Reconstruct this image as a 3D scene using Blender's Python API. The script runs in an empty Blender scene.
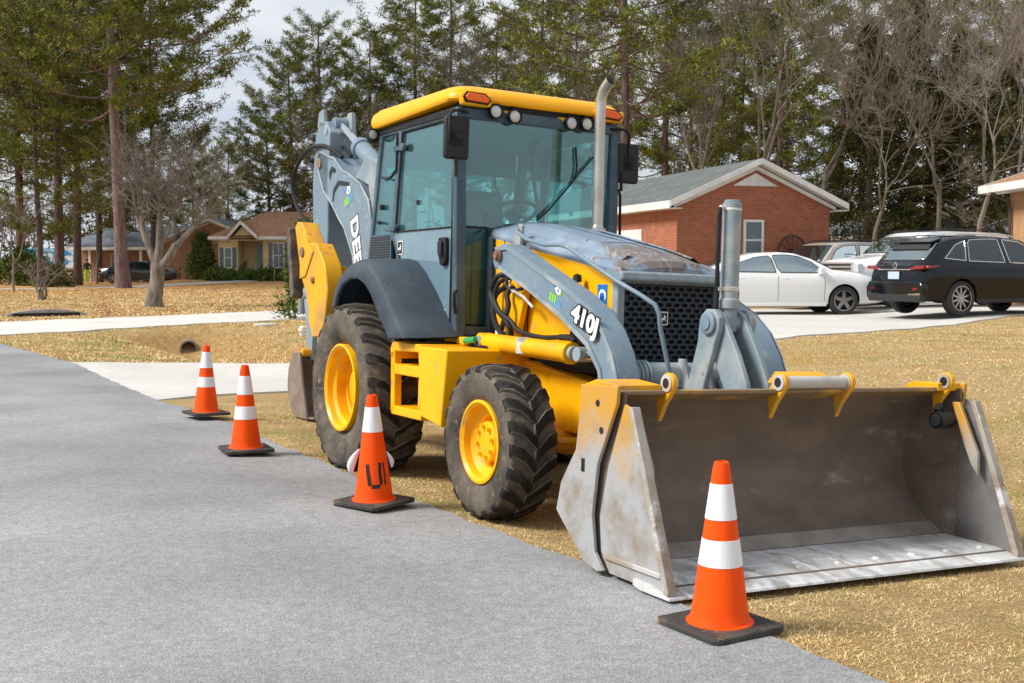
import bpy, bmesh, math, random
import numpy as np
from mathutils import Vector, Matrix
PI = math.pi
S = bpy.context.scene
COL = S.collection
def smooth01(a, b, x):
    t = min(1.0, max(0.0, (x-a)/(b-a))); return t*t*(3-2*t)
def ss(a, b, x):
    t = np.clip((x-a)/(b-a), 0, 1); return t*t*(3-2*t)

# ---------------------------------------------------------------- materials
MATS = {}
def mat(name, base, rough=0.6, metal=0.0, second=None, scale=4.0, lo=0.45, hi=0.6, third=None, scale3=20.0, lo3=0.55, hi3=0.65,
        bump=0.0, bscale=60.0, coat=0.0, spec=0.5, detail=6.0, stretch=None, island=0.0, trans=0.0, emit=None):
    if name in MATS: return MATS[name]
    m = bpy.data.materials.new(name); m.use_nodes = True
    nt = m.node_tree; N = nt.nodes; L = nt.links
    b = N['Principled BSDF']
    b.inputs['Roughness'].default_value = rough; b.inputs['Metallic'].default_value = metal
    b.inputs['Specular IOR Level'].default_value = spec
    b.inputs['Coat Weight'].default_value = coat
    if coat: b.inputs['Coat Roughness'].default_value = 0.08
    tc = N.new('ShaderNodeTexCoord'); src = tc.outputs['Object']
    if stretch:
        mp = N.new('ShaderNodeMapping'); mp.inputs['Scale'].default_value = stretch
        L.new(src, mp.inputs['Vector']); src = mp.outputs['Vector']
    cur = None
    rgb = N.new('ShaderNodeRGB'); rgb.outputs[0].default_value = (*base, 1); cur = rgb.outputs[0]
    def layer(cur, col, sc, lo, hi, seed):
        nz = N.new('ShaderNodeTexNoise'); nz.noise_dimensions = '4D'; nz.inputs['W'].default_value = seed
        nz.inputs['Scale'].default_value = sc; nz.inputs['Detail'].default_value = detail; nz.inputs['Roughness'].default_value = 0.65
        L.new(src, nz.inputs['Vector'])
        rp = N.new('ShaderNodeMapRange'); rp.inputs['From Min'].default_value = lo; rp.inputs['From Max'].default_value = hi
        L.new(nz.outputs['Fac'], rp.inputs['Value'])
        mx = N.new('ShaderNodeMix'); mx.data_type = 'RGBA'
        L.new(rp.outputs[0], mx.inputs['Factor']); L.new(cur, mx.inputs['A']); mx.inputs['B'].default_value = (*col, 1)
        return mx.outputs['Result']
    if second: cur = layer(cur, second, scale, lo, hi, 1.3)
    if third: cur = layer(cur, third, scale3, lo3, hi3, 7.7)
    if island:
        g = N.new('ShaderNodeNewGeometry'); hs = N.new('ShaderNodeHueSaturation')
        mr = N.new('ShaderNodeMapRange'); mr.inputs['To Min'].default_value = 1-island; mr.inputs['To Max'].default_value = 1+island
        L.new(g.outputs['Random Per Island'], mr.inputs['Value']); L.new(mr.outputs[0], hs.inputs['Value'])
        mr2 = N.new('ShaderNodeMapRange'); mr2.inputs['To Min'].default_value = 0.47; mr2.inputs['To Max'].default_value = 0.53
        wn = N.new('ShaderNodeMath'); wn.operation = 'FRACT'; ml = N.new('ShaderNodeMath'); ml.operation = 'MULTIPLY'; ml.inputs[1].default_value = 13.7
        L.new(g.outputs['Random Per Island'], ml.inputs[0]); L.new(ml.outputs[0], wn.inputs[0]); L.new(wn.outputs[0], mr2.inputs['Value'])
        L.new(mr2.outputs[0], hs.inputs['Hue']); L.new(cur, hs.inputs['Color']); cur = hs.outputs['Color']
    L.new(cur, b.inputs['Base Color'])
    if trans:
        b.inputs['Transmission Weight'].default_value = trans
    if emit:
        b.inputs['Emission Color'].default_value = (*emit, 1); b.inputs['Emission Strength'].default_value = 1
    if bump:
        nz = N.new('ShaderNodeTexNoise'); nz.inputs['Scale'].default_value = bscale; nz.inputs['Detail'].default_value = 5
        L.new(src, nz.inputs['Vector'])
        bp = N.new('ShaderNodeBump'); bp.inputs['Strength'].default_value = bump; bp.inputs['Distance'].default_value = 0.01
        L.new(nz.outputs['Fac'], bp.inputs['Height']); L.new(bp.outputs[0], b.inputs['Normal'])
    MATS[name] = m; return m

def glass_mat(name, tint, gloss=0.12, rough=0.02, dirt=0.08, dcol=(.5,.55,.55), fr=.75):
    if name in MATS: return MATS[name]
    m = bpy.data.materials.new(name); m.use_nodes = True
    nt = m.node_tree; N = nt.nodes; L = nt.links; N.clear()
    out = N.new('ShaderNodeOutputMaterial'); tr = N.new('ShaderNodeBsdfTransparent'); tr.inputs[0].default_value = (*tint, 1)
    gl = N.new('ShaderNodeBsdfGlossy'); gl.inputs['Roughness'].default_value = rough; gl.inputs['Color'].default_value = (.8,.9,.9,1)
    df = N.new('ShaderNodeBsdfDiffuse'); df.inputs[0].default_value = (*dcol, 1)
    lw = N.new('ShaderNodeLayerWeight'); lw.inputs['Blend'].default_value = 0.35
    ad = N.new('ShaderNodeMath'); ad.operation = 'MULTIPLY_ADD'; ad.inputs[1].default_value = fr; ad.inputs[2].default_value = gloss; ad.use_clamp = True
    L.new(lw.outputs['Fresnel'], ad.inputs[0])
    m1 = N.new('ShaderNodeMixShader'); m1.inputs[0].default_value = dirt
    L.new(tr.outputs[0], m1.inputs[1]); L.new(df.outputs[0], m1.inputs[2])
    m2 = N.new('ShaderNodeMixShader'); L.new(ad.outputs[0], m2.inputs[0]); L.new(m1.outputs[0], m2.inputs[1]); L.new(gl.outputs[0], m2.inputs[2])
    L.new(m2.outputs[0], out.inputs[0]); MATS[name] = m; return m

def brick_mat(name, c1, c2, mortar, bw=0.2, bh=0.067, rough=0.9):
    if name in MATS: return MATS[name]
    m = bpy.data.materials.new(name); m.use_nodes = True
    nt = m.node_tree; N = nt.nodes; L = nt.links; b = N['Principled BSDF']; b.inputs['Roughness'].default_value = rough
    tc = N.new('ShaderNodeTexCoord'); sp = N.new('ShaderNodeSeparateXYZ'); L.new(tc.outputs['Object'], sp.inputs[0])
    ad = N.new('ShaderNodeMath'); ad.operation = 'ADD'; L.new(sp.outputs['X'], ad.inputs[0]); L.new(sp.outputs['Y'], ad.inputs[1])
    cb = N.new('ShaderNodeCombineXYZ'); L.new(ad.outputs[0], cb.inputs['X']); L.new(sp.outputs['Z'], cb.inputs['Y'])
    br = N.new('ShaderNodeTexBrick'); L.new(cb.outputs[0], br.inputs['Vector'])
    br.inputs['Color1'].default_value = (*c1, 1); br.inputs['Color2'].default_value = (*c2, 1); br.inputs['Mortar'].default_value = (*mortar, 1)
    br.inputs['Scale'].default_value = 1.0; br.inputs['Mortar Size'].default_value = 0.008; br.inputs['Brick Width'].default_value = bw; br.inputs['Row Height'].default_value = bh
    nz = N.new('ShaderNodeTexNoise'); nz.inputs['Scale'].default_value = 3.0; nz.inputs['Detail'].default_value = 5; L.new(tc.outputs['Object'], nz.inputs['Vector'])
    hs = N.new('ShaderNodeHueSaturation'); mr = N.new('ShaderNodeMapRange'); mr.inputs['To Min'].default_value = 0.7; mr.inputs['To Max'].default_value = 1.3
    L.new(nz.outputs['Fac'], mr.inputs['Value']); L.new(mr.outputs[0], hs.inputs['Value']); L.new(br.outputs['Color'], hs.inputs['Color'])
    L.new(hs.outputs[0], b.inputs['Base Color']); MATS[name] = m; return m

# ---------------------------------------------------------------- mesh builder
class MB:
    def __init__(s): s.v = []; s.f = []; s.m = []; s.T = None
    def _add(s, vs, fs, mi=0):
        o = len(s.v)
        if s.T is not None: vs = [tuple(s.T @ Vector(p)) for p in vs]
        s.v += [tuple(p) for p in vs]; s.f += [tuple(i+o for i in f) for f in fs]; s.m += [mi]*len(fs); return s
    def box(s, a, b, mi=0):
        x0,y0,z0 = a; x1,y1,z1 = b
        vs = [(x0,y0,z0),(x1,y0,z0),(x1,y1,z0),(x0,y1,z0),(x0,y0,z1),(x1,y0,z1),(x1,y1,z1),(x0,y1,z1)]
        return s._add(vs, [(3,2,1,0),(4,5,6,7),(0,1,5,4),(1,2,6,5),(2,3,7,6),(3,0,4,7)], mi)
    def prism(s, poly, y0, y1, mi=0, axis='y', taper=None):
        """poly in the plane across axis; y: (x,z), x: (y,z), z: (x,y)"""
        n = len(poly); ar = sum(poly[i][0]*poly[(i+1)%n][1]-poly[(i+1)%n][0]*poly[i][1] for i in range(n))
        if ar < 0: poly = list(reversed(poly))
        def P(p, t):
            if axis == 'y': return (p[0], t, p[1])
            if axis == 'x': return (t, p[0], p[1])
            return (p[0], p[1], t)
        if y0 > y1: y0, y1 = y1, y0
        vs = [P(p, y0) for p in poly]+[P(p, y1) for p in poly]
        fs = [tuple(range(n)), tuple(reversed(range(n, 2*n)))]+[((i+1)%n, i, i+n, (i+1)%n+n) for i in range(n)]
        if axis != 'y': fs = [tuple(reversed(f)) for f in fs]
        return s._add(vs, fs, mi)
    def tube(s, pts, r, n=8, mi=0, caps=True, closed=False):
        pts = [Vector(p) for p in pts]; k = len(pts)
        rs = r if hasattr(r, '__len__') else [r]*k
        vs = []; fs = []; prev = None
        for i, p in enumerate(pts):
            if closed: t = pts[(i+1)%k]-pts[i-1]
            else: t = (pts[min(i+1,k-1)]-pts[max(i-1,0)])
            t = t.normalized() if t.length > 1e-9 else Vector((0,0,1))
            if prev is None:
                u = t.orthogonal().normalized()
            else:
                u = (prev - t*prev.dot(t)); u = u.normalized() if u.length > 1e-6 else t.orthogonal().normalized()
            prev = u; w = t.cross(u)
            for j in range(n):
                a = 2*PI*j/n; vs.append(p+(u*math.cos(a)+w*math.sin(a))*rs[i])
        for i in range(k if closed else k-1):
            for j in range(n):
                a = i*n+j; b = i*n+(j+1)%n; c = ((i+1)%k)*n+(j+1)%n; d = ((i+1)%k)*n+j
                fs.append((a,b,c,d))
        if caps and not closed: fs += [tuple(reversed(range(n))), tuple(range((k-1)*n, k*n))]
        return s._add(vs, fs, mi)
    def cyl(s, a, b, r, n=20, mi=0, r2=None):
        return s.tube([a, b], [r, r if r2 is None else r2], n, mi)
    def lathe(s, prof, c=(0,0,0), axis='z', n=32, mi=0, closed=False, caps=True):
        """prof: list of (radius, along)"""
        vs = []; fs = []; k = len(prof)
        for r, h in prof:
            for j in range(n):
                a = 2*PI*j/n; x, y = r*math.cos(a), r*math.sin(a)
                if axis == 'z': p = (x, y, h)
                elif axis == 'y': p = (y, h, x)
                else: p = (h, x, y)
                vs.append((p[0]+c[0], p[1]+c[1], p[2]+c[2]))
        for i in range(k if closed else k-1):
            for j in range(n):
                i2 = (i+1)%k
                fs.append((i*n+j, i*n+(j+1)%n, i2*n+(j+1)%n, i2*n+j))
        if not closed and caps:
            if prof[0][0] > 1e-6: fs.append(tuple(reversed(range(n))))
            if prof[-1][0] > 1e-6: fs.append(tuple(range((k-1)*n, k*n)))
        return s._add(vs, fs, mi)
    def grid(s, P, mi=0, closed_u=False):
        """P[i][j] points"""
        nu = len(P); nv = len(P[0]); vs = [p for row in P for p in row]; fs = []
        for i in range(nu if closed_u else nu-1):
            for j in range(nv-1):
                a = i*nv+j; b = ((i+1)%nu)*nv+j
                fs.append((a, b, b+1, a+1))
        return s._add(vs, fs, mi)
    def build(s, name, mats, parent=None, bevel=0.0, smooth=True, ang=35, seg=2, fix=True, solid=0.0):
        me = bpy.data.meshes.new(name); me.from_pydata(s.v, [], s.f)
        if not isinstance(mats, (list, tuple)): mats = [mats]
        for m in mats: me.materials.append(m)
        if len(mats) > 1: me.polygons.foreach_set('material_index', s.m)
        if fix:
            bm = bmesh.new(); bm.from_mesh(me); bmesh.ops.remove_doubles(bm, verts=bm.verts, dist=1e-5)
            bmesh.ops.recalc_face_normals(bm, faces=bm.faces); bm.to_mesh(me); bm.free()
        if smooth:
            me.polygons.foreach_set('use_smooth', [True]*len(me.polygons)); me.set_sharp_from_angle(angle=math.radians(ang))
        me.update()
        o = bpy.data.objects.new(name, me); COL.objects.link(o)
        if parent: o.parent = parent
        if solid:
            sm = o.modifiers.new('solid', 'SOLIDIFY'); sm.thickness = solid; sm.offset = 0
        if bevel:
            b = o.modifiers.new('bevel', 'BEVEL'); b.width = bevel; b.segments = seg; b.limit_method = 'ANGLE'; b.angle_limit = math.radians(40)
        return o
def fast_mesh(name, V, F, mats, parent=None, smooth=False, mi=None):
    """V (n,3), F (m,k) uniform arrays"""
    V = np.asarray(V, np.float32); F = np.asarray(F, np.int32); k = F.shape[1]
    me = bpy.data.meshes.new(name); me.vertices.add(len(V)); me.vertices.foreach_set('co', V.ravel())
    me.loops.add(F.size); me.loops.foreach_set('vertex_index', F.ravel())
    me.polygons.add(len(F)); me.polygons.foreach_set('loop_start', np.arange(0, F.size, k, dtype=np.int32))
    if not isinstance(mats, (list, tuple)): mats = [mats]
    for m in mats: me.materials.append(m)
    if mi is not None: me.polygons.foreach_set('material_index', np.asarray(mi, np.int32))
    me.polygons.foreach_set('use_smooth', np.full(len(F), bool(smooth)))
    me.update(calc_edges=True); me.validate()
    o = bpy.data.objects.new(name, me); COL.objects.link(o)
    if parent: o.parent = parent
    return o
def empty(name, loc=(0,0,0), rz=0):
    o = bpy.data.objects.new(name, None); COL.objects.link(o); o.location = loc; o.rotation_euler = (0,0,rz); o.empty_display_size = .3; return o
def tag(o, label=None, cat=None, group=None, kind=None):
    if label: o['label'] = label
    if cat: o['category'] = cat
    if group: o['group'] = group
    if kind: o['kind'] = kind
    return o
def children(o): return [c for c in bpy.data.objects if c.parent == o]
def copy_tree(o, parent=None, top=True):
    kids = children(o); c = o.copy(); COL.objects.link(c)
    c.parent = parent
    for ch in kids: copy_tree(ch, c, False)
    return c
def text_mesh(body, size, offset=0.0, extrude=0.001, bold=False, align='CENTER'):
    cu = bpy.data.curves.new('t', 'FONT'); cu.body = body; cu.size = size; cu.offset = offset; cu.extrude = extrude
    cu.align_x = align; cu.align_y = 'CENTER'; cu.resolution_u = 4
    ob = bpy.data.objects.new('t', cu); COL.objects.link(ob)
    dg = bpy.context.evaluated_depsgraph_get(); me = bpy.data.meshes.new_from_object(ob.evaluated_get(dg))
    bpy.data.objects.remove(ob); bpy.data.curves.remove(cu); return me
def text_obj(name, body, size, m, parent, org, xd, up, offset=0.0, extrude=0.001, sx=1.0):
    me = text_mesh(body, size, offset, extrude); me.materials.clear(); me.materials.append(m)
    xd = Vector(xd).normalized(); up = Vector(up); up = (up-xd*up.dot(xd)).normalized(); n = xd.cross(up)
    T = Matrix((( xd.x*sx, up.x, n.x, org[0]), (xd.y*sx, up.y, n.y, org[1]), (xd.z*sx, up.z, n.z, org[2]), (0,0,0,1)))
    me.transform(T); o = bpy.data.objects.new(name, me); COL.objects.link(o); o.parent = parent; return o
def apply_mods(o):
    dg = bpy.context.evaluated_depsgraph_get(); me = bpy.data.meshes.new_from_object(o.evaluated_get(dg))
    o.modifiers.clear(); o.data = me; return o

# ---------------------------------------------------------------- terrain
CAMH = 1.505
EDGE = np.array([(4.2,-.6),(2.6,2.1),(1.51,3.91),(1.34,4.25),(1.09,4.67),(.82,5.08),(.6,5.51),(.41,5.92),(.15,6.36),(-.08,6.83),(-.46,7.48),(-.82,8.03),(-1.21,8.75),(-1.58,9.51),(-2.06,10.29),(-2.8,11.66),(-3.49,12.76),(-4.05,13.54),(-5.13,15.43),(-6.67,18.12),(-8.07,20.19),(-10.01,23.08),(-13.5,27.5),(-19,33.5),(-27,40.5),(-45,54)], float)
def edge_dist(x, y):
    x = np.atleast_1d(np.asarray(x, float)); y = np.atleast_1d(np.asarray(y, float))
    best = np.full(x.shape, 1e9); sg = np.ones(x.shape)
    for (ax, ay), (bx, by) in zip(EDGE[:-1], EDGE[1:]):
        dx, dy = bx-ax, by-ay; L2 = dx*dx+dy*dy
        t = np.clip(((x-ax)*dx+(y-ay)*dy)/L2, 0, 1)
        ex, ey = x-(ax+t*dx), y-(ay+t*dy); d = np.hypot(ex, ey)
        cr = dx*(y-ay)-dy*(x-ax)    # >0 : left of travel direction (away) -> road side
        up = d < best; best = np.where(up, d, best); sg = np.where(up, np.where(cr > 0, -1.0, 1.0), sg)
    return best*sg
def seg_d(x, y, a, b):
    dx, dy = b[0]-a[0], b[1]-a[1]; t = ((x-a[0])*dx+(y-a[1])*dy)/(dx*dx+dy*dy); tc = np.clip(t, 0, 1)
    return np.hypot(x-(a[0]+tc*dx), y-(a[1]+tc*dy)), t
def rdz(x, y, s):
    return -.045*ss(-1.1, 0, s)*ss(5.6, 7.2, y)*(1-ss(15, 19, y))
def tz(x, y):
    x = np.atleast_1d(np.asarray(x, float)); y = np.atleast_1d(np.asarray(y, float))
    s = edge_dist(x, y)
    rz_ = rdz(x, y, s); near_ = 1-ss(5.6, 7.2, y)
    sh = np.where(s < 0, rz_-0.012, rz_-0.012-0.014*near_*ss(0, .5, s)-0.042*np.clip(s, 0, 2.5))
    right = sh*(1-ss(2.8, 9, s)) + 0.33*ss(3.5, 11.5, s)+0.10*ss(8, 11, x)*ss(20, 26, y)
    left = sh*(1-ss(2, 6, s))*ss(4, 12, 24-y)*0 + np.where(s < 0, rz_-.012, rz_-.012-.03*ss(0, 1, s)) + 0.27*ss(33, 66, y)+0.42*ss(66, 77, y)*ss(-27, -20, x)
    w = ss(-5.5, 1.5, x+0*y); w = np.where(y < 13, 1.0, w*ss(13, 20, y)+(1-ss(13, 20, y)))
    z = w*right+(1-w)*left
    d, t = seg_d(x, y, (-8.4, 29.2), (-3.6, 20.2))
    z = z - 0.62*np.exp(-(d/1.25)**2)*ss(0.0, .10, t)*(1-ss(.9, 1.02, t))
    d, t = seg_d(x, y, (-13.6, 36.2), (-17, 42))
    z = z - 0.30*np.exp(-(d/1.5)**2)*ss(-.05, .05, t)*(1-ss(.8, 1.1, t))
    n = 0.012*np.sin(x*1.7+np.sin(y*1.1)*2)*np.sin(y*1.3+x*.4)+0.02*np.sin(x*.41+1)*np.sin(y*.37)
    z = z + n*ss(.6, 2.5, s)
    return z
def gz(x, y): return float(tz(x, y)[0])
# ================================================================ GROUND
def axis_pts(segs):
    out = []
    for a, b, st in segs: out += list(np.arange(a, b, st))
    return np.array(out+[segs[-1][1]])
gx = axis_pts([(-400,-120,20),(-120,-50,3.5),(-50,-22,.9),(-22,-8,.4),(-8,8,.2),(8,20,.45),(20,60,2.),(60,400,17)])
gy = axis_pts([(-30,0,2.),(0,14,.2),(14,45,.4),(45,90,1.5),(90,180,6),(180,600,30)])
XX, YY = np.meshgrid(gx, gy, indexing='ij'); ZZ = tz(XX.ravel(), YY.ravel())
nu, nv = XX.shape; V = np.stack([XX.ravel(), YY.ravel(), ZZ], 1)
I = np.arange(nu*nv).reshape(nu, nv)
F = np.stack([I[:-1,:-1].ravel(), I[1:,:-1].ravel(), I[1:,1:].ravel(), I[:-1,1:].ravel()], 1)
def ground_material():
    m = bpy.data.materials.new('dormant_lawn'); m.use_nodes = True; nt = m.node_tree; N = nt.nodes; L = nt.links; b = N['Principled BSDF']
    b.inputs['Roughness'].default_value = .95; b.inputs['Specular IOR Level'].default_value = .1
    tc = N.new('ShaderNodeTexCoord'); P = tc.outputs['Object']
    def noise(sc, det=6, ro=.6, w=0):
        n = N.new('ShaderNodeTexNoise'); n.noise_dimensions = '4D'; n.inputs['Scale'].default_value = sc; n.inputs['Detail'].default_value = det; n.inputs['Roughness'].default_value = ro; n.inputs['W'].default_value = w
        L.new(P, n.inputs['Vector']); return n.outputs['Fac']
    def rng(f, a, c):
        r = N.new('ShaderNodeMapRange'); r.inputs['From Min'].default_value = a; r.inputs['From Max'].default_value = c; L.new(f, r.inputs['Value']); return r.outputs[0]
    def mix(f, A, B):
        x = N.new('ShaderNodeMix'); x.data_type = 'RGBA'; L.new(f, x.inputs['Factor'])
        for s_, v in (('A', A), ('B', B)):
            if isinstance(v, tuple): x.inputs[s_].default_value = (*v, 1)
            else: L.new(v, x.inputs[s_])
        return x.outputs['Result']
    def mul(a, c):
        x = N.new('ShaderNodeMath'); x.operation = 'MULTIPLY'; x.use_clamp = True
        L.new(a, x.inputs[0])
        if isinstance(c, float): x.inputs[1].default_value = c
        else: L.new(c, x.inputs[1])
        return x.outputs[0]
    c = mix(rng(noise(22, 8, .75), .35, .65), (.47, .325, .155), (.66, .48, .235))
    c = mix(rng(noise(75, 5, .8, 3), .46, .60), c, (.21, .135, .07))
    c = mix(rng(noise(1.3, 5, .6, 5), .5, .72), c, (.40, .25, .08))
    green = mul(rng(noise(.8, 5, .7, 9), .55, .68), rng(noise(9, 6, .7, 11), .42, .6))
    c = mix(mul(green, .75), c, (.17, .21, .035))
    # brown soil / pine straw under the far left trees and in the ditch
    sep = N.new('ShaderNodeSeparateXYZ'); L.new(P, sep.inputs[0])
    far = mul(rng(sep.outputs['Y'], 50., 60.), rng(sep.outputs['X'], 6., -4.))
    straw = mix(rng(noise(2.2, 8, .85, 2), .44, .56), (.30, .13, .05), (.62, .38, .14))
    nn = noise(.25, 4, .6, 4)
    c = mix(mul(far, rng(nn, .3, .5)), c, straw)
    low = rng(sep.outputs['Z'], -.07, -.24)
    lo2 = mul(low, rng(sep.outputs['X'], -1., -2.)) 
    c = mix(mul(lo2, .8), c, mix(rng(noise(6, 7, .8, 8), .4, .6), (.30, .17, .07), (.44, .28, .11)))
    L.new(c, b.inputs['Base Color'])
    bp = N.new('ShaderNodeBump'); bp.inputs['Strength'].default_value = .8; bp.inputs['Distance'].default_value = .04
    L.new(noise(45, 8, .8, 6), bp.inputs['Height']); L.new(bp.outputs[0], b.inputs['Normal'])
    return m
lawn = fast_mesh('ground', V, F, ground_material(), smooth=True); tag(lawn, kind='structure')

# ---- road: asphalt sheet, everything left of the edge polyline
def asphalt():
    m = bpy.data.materials.new('asphalt'); m.use_nodes = True; nt = m.node_tree; N = nt.nodes; L = nt.links; b = N['Principled BSDF']
    b.inputs['Roughness'].default_value = .88; b.inputs['Specular IOR Level'].default_value = .25
    tc = N.new('ShaderNodeTexCoord'); P = tc.outputs['Object']
    vo = N.new('ShaderNodeTexVoronoi'); vo.inputs['Scale'].default_value = 150; L.new(P, vo.inputs['Vector'])
    rp = N.new('ShaderNodeValToRGB'); L.new(vo.outputs['Color'], rp.inputs[0])
    e = rp.color_ramp.elements; e[0].position = 0.1; e[0].color = (.195,.198,.205,1); e[1].position = .95; e[1].color = (.37,.373,.38,1)
    k = e.new(.55); k.color = (.262,.266,.274,1)
    n1 = N.new('ShaderNodeTexNoise'); n1.inputs['Scale'].default_value = .55; n1.inputs['Detail'].default_value = 6; L.new(P, n1.inputs['Vector'])
    mr = N.new('ShaderNodeMapRange'); mr.inputs['From Min'].default_value = .3; mr.inputs['From Max'].default_value = .7; mr.inputs['To Min'].default_value = .78; mr.inputs['To Max'].default_value = 1.28
    L.new(n1.outputs['Fac'], mr.inputs['Value']); hs = N.new('ShaderNodeHueSaturation'); L.new(mr.outputs[0], hs.inputs['Value']); L.new(rp.outputs[0], hs.inputs['Color'])
    n3 = N.new('ShaderNodeTexNoise'); n3.inputs['Scale'].default_value = 14; n3.inputs['Detail'].default_value = 8; n3.inputs['Roughness'].default_value = .8; L.new(P, n3.inputs['Vector'])
    m3 = N.new('ShaderNodeMapRange'); m3.inputs['From Min'].default_value = .35; m3.inputs['From Max'].default_value = .65; m3.inputs['To Min'].default_value = .82; m3.inputs['To Max'].default_value = 1.16; L.new(n3.outputs['Fac'], m3.inputs['Value'])
    h2 = N.new('ShaderNodeHueSaturation'); L.new(m3.outputs[0], h2.inputs['Value']); L.new(hs.outputs[0], h2.inputs['Color'])
    # hairline cracks: thin lines of a large distorted voronoi, broken up by noise
    mp = N.new('ShaderNodeVectorMath'); mp.operation = 'ADD'; n2 = N.new('ShaderNodeTexNoise'); n2.inputs['Scale'].default_value = 1.6; n2.inputs['Detail'].default_value = 5; L.new(P, n2.inputs['Vector'])
    L.new(P, mp.inputs[0]); L.new(n2.outputs['Color'], mp.inputs[1])
    v2 = N.new('ShaderNodeTexVoronoi'); v2.feature = 'DISTANCE_TO_EDGE'; v2.inputs['Scale'].default_value = .35; L.new(mp.outputs[0], v2.inputs['Vector'])
    m4 = N.new('ShaderNodeMapRange'); m4.inputs['From Min'].default_value = .0025; m4.inputs['From Max'].default_value = .0; L.new(v2.outputs['Distance'], m4.inputs['Value'])
    m5 = N.new('ShaderNodeMath'); m5.operation = 'MULTIPLY'; L.new(m4.outputs[0], m5.inputs[0])
    m6 = N.new('ShaderNodeMapRange'); m6.inputs['From Min'].default_value = .52; m6.inputs['From Max'].default_value = .6; L.new(n1.outputs['Fac'], m6.inputs['Value']); m6.inputs['To Max'].default_value = .55; L.new(m6.outputs[0], m5.inputs[1])
    mx = N.new('ShaderNodeMix'); mx.data_type = 'RGBA'; L.new(m5.outputs[0], mx.inputs['Factor']); L.new(h2.outputs[0], mx.inputs['A']); mx.inputs['B'].default_value = (.06,.06,.065,1)
    L.new(mx.outputs['Result'], b.inputs['Base Color'])
    bp = N.new('ShaderNodeBump'); bp.inputs['Strength'].default_value = .5; bp.inputs['Distance'].default_value = .006; L.new(vo.outputs['Distance'], bp.inputs['Height']); L.new(bp.outputs[0], b.inputs['Normal'])
    return m
def resample(P, st):
    out = []
    for a, c in zip(P[:-1], P[1:]):
        n = max(1, int(np.hypot(*(np.array(c)-np.array(a)))/st))
        for i in range(n): out.append(np.array(a)+(np.array(c)-np.array(a))*i/n)
    out.append(np.array(P[-1])); return np.array(out)
rd = np.vstack([resample(np.array([(9,-8.6),(4.2,-.6)]), .3)[:-1], resample(EDGE, .07)])
R_ = np.random.RandomState(3)
k = np.cumsum(R_.randn(len(rd)))*.005; k -= np.linspace(k[0], k[-1], len(rd)); k = k-np.convolve(k, np.ones(40)/40, 'same')
jit = .010*R_.randn(len(rd))+k
W = 9.0
tan = np.gradient(rd, axis=0); tan /= np.linalg.norm(tan, axis=1)[:,None]; nl = np.stack([-tan[:,1], tan[:,0]], 1)
# constant outward direction keeps the wide sheet from folding on itself
d0 = np.stack([np.full(len(rd), -1.0), -0.35*np.ones(len(rd))], 1); d0 /= np.linalg.norm(d0, axis=1)[:,None]
rows = [rd-nl*jit[:,None], rd+nl*.15, rd+nl*.35, rd+nl*.6, rd+nl*.85, rd+nl*1.15, rd+nl*1.15+d0*W]
Zr = [rdz(r_[:,0], r_[:,1], np.full(len(rd), -o_)) for r_, o_ in zip(rows, (0,.15,.35,.6,.85,1.15,9))]; Zr[0] -= .002
Vr = np.concatenate([np.column_stack([r_, z_]) for r_, z_ in zip(rows, Zr)]+[np.column_stack([rows[0], Zr[0]-.09])]); nr_ = len(rows)
n_ = len(rd); a = np.arange(n_-1)
Fr = np.concatenate([np.stack([a+q*n_, a+q*n_+1, a+1+(q+1)*n_, a+(q+1)*n_], 1) for q in range(nr_-1)]+[np.stack([a+nr_*n_, a+1+nr_*n_, a+1, a], 1)])
road = fast_mesh('road', Vr, Fr, asphalt()); tag(road, kind='structure')

def drape(name, near, far, mt, n=90, k=26, dz=.02, jitter=0.0, skirt=.08):
    """strip between two polylines, laid on the terrain"""
    def par(P):
        P = np.array(P, float); d = np.r_[0, np.cumsum(np.hypot(*np.diff(P, axis=0).T))]; d /= d[-1]; t = np.linspace(0, 1, n)
        return np.stack([np.interp(t, d, P[:,0]), np.interp(t, d, P[:,1])], 1)
    A = par(near); B = par(far); R_ = np.random.RandomState(5)
    A = A+R_.randn(n, 2)*jitter; B = B+R_.randn(n, 2)*jitter
    t = np.linspace(0, 1, k)[None,:,None]; G = A[:,None,:]*(1-t)+B[:,None,:]*t
    gx_, gy_ = G[...,0].ravel(), G[...,1].ravel(); sd = edge_dist(gx_, gy_); q_ = ss(.0, .9, sd); Z = ((tz(gx_, gy_)+dz)*q_+(rdz(gx_, gy_, np.minimum(sd, 0))-.005)*(1-q_)).reshape(n, k)
    Gv = np.dstack([G, Z]); lo1 = Gv[:, :1].copy(); lo1[...,2] -= skirt; lo2 = Gv[:, -1:].copy(); lo2[...,2] -= skirt
    Gv = np.concatenate([lo1, Gv, lo2], 1); k2 = k+2
    I = np.arange(n*k2).reshape(n, k2); F = np.stack([I[:-1,:-1].ravel(), I[1:,:-1].ravel(), I[1:,1:].ravel(), I[:-1,1:].ravel()], 1)
    return fast_mesh(name, Gv.reshape(-1, 3), F, mt)
concrete = mat('drive_concrete', (.50,.48,.45), .9, second=(.58,.55,.51), scale=.6, lo=.4, hi=.65, third=(.36,.35,.33), scale3=9, lo3=.55, hi3=.75, bump=.3, bscale=80)
pale = mat('pale_gravel', (.56,.54,.51), .95, second=(.66,.64,.60), scale=1.1, lo=.4, hi=.6, third=(.42,.40,.37), scale3=40, lo3=.5, hi3=.7, bump=.6, bscale=120)
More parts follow.
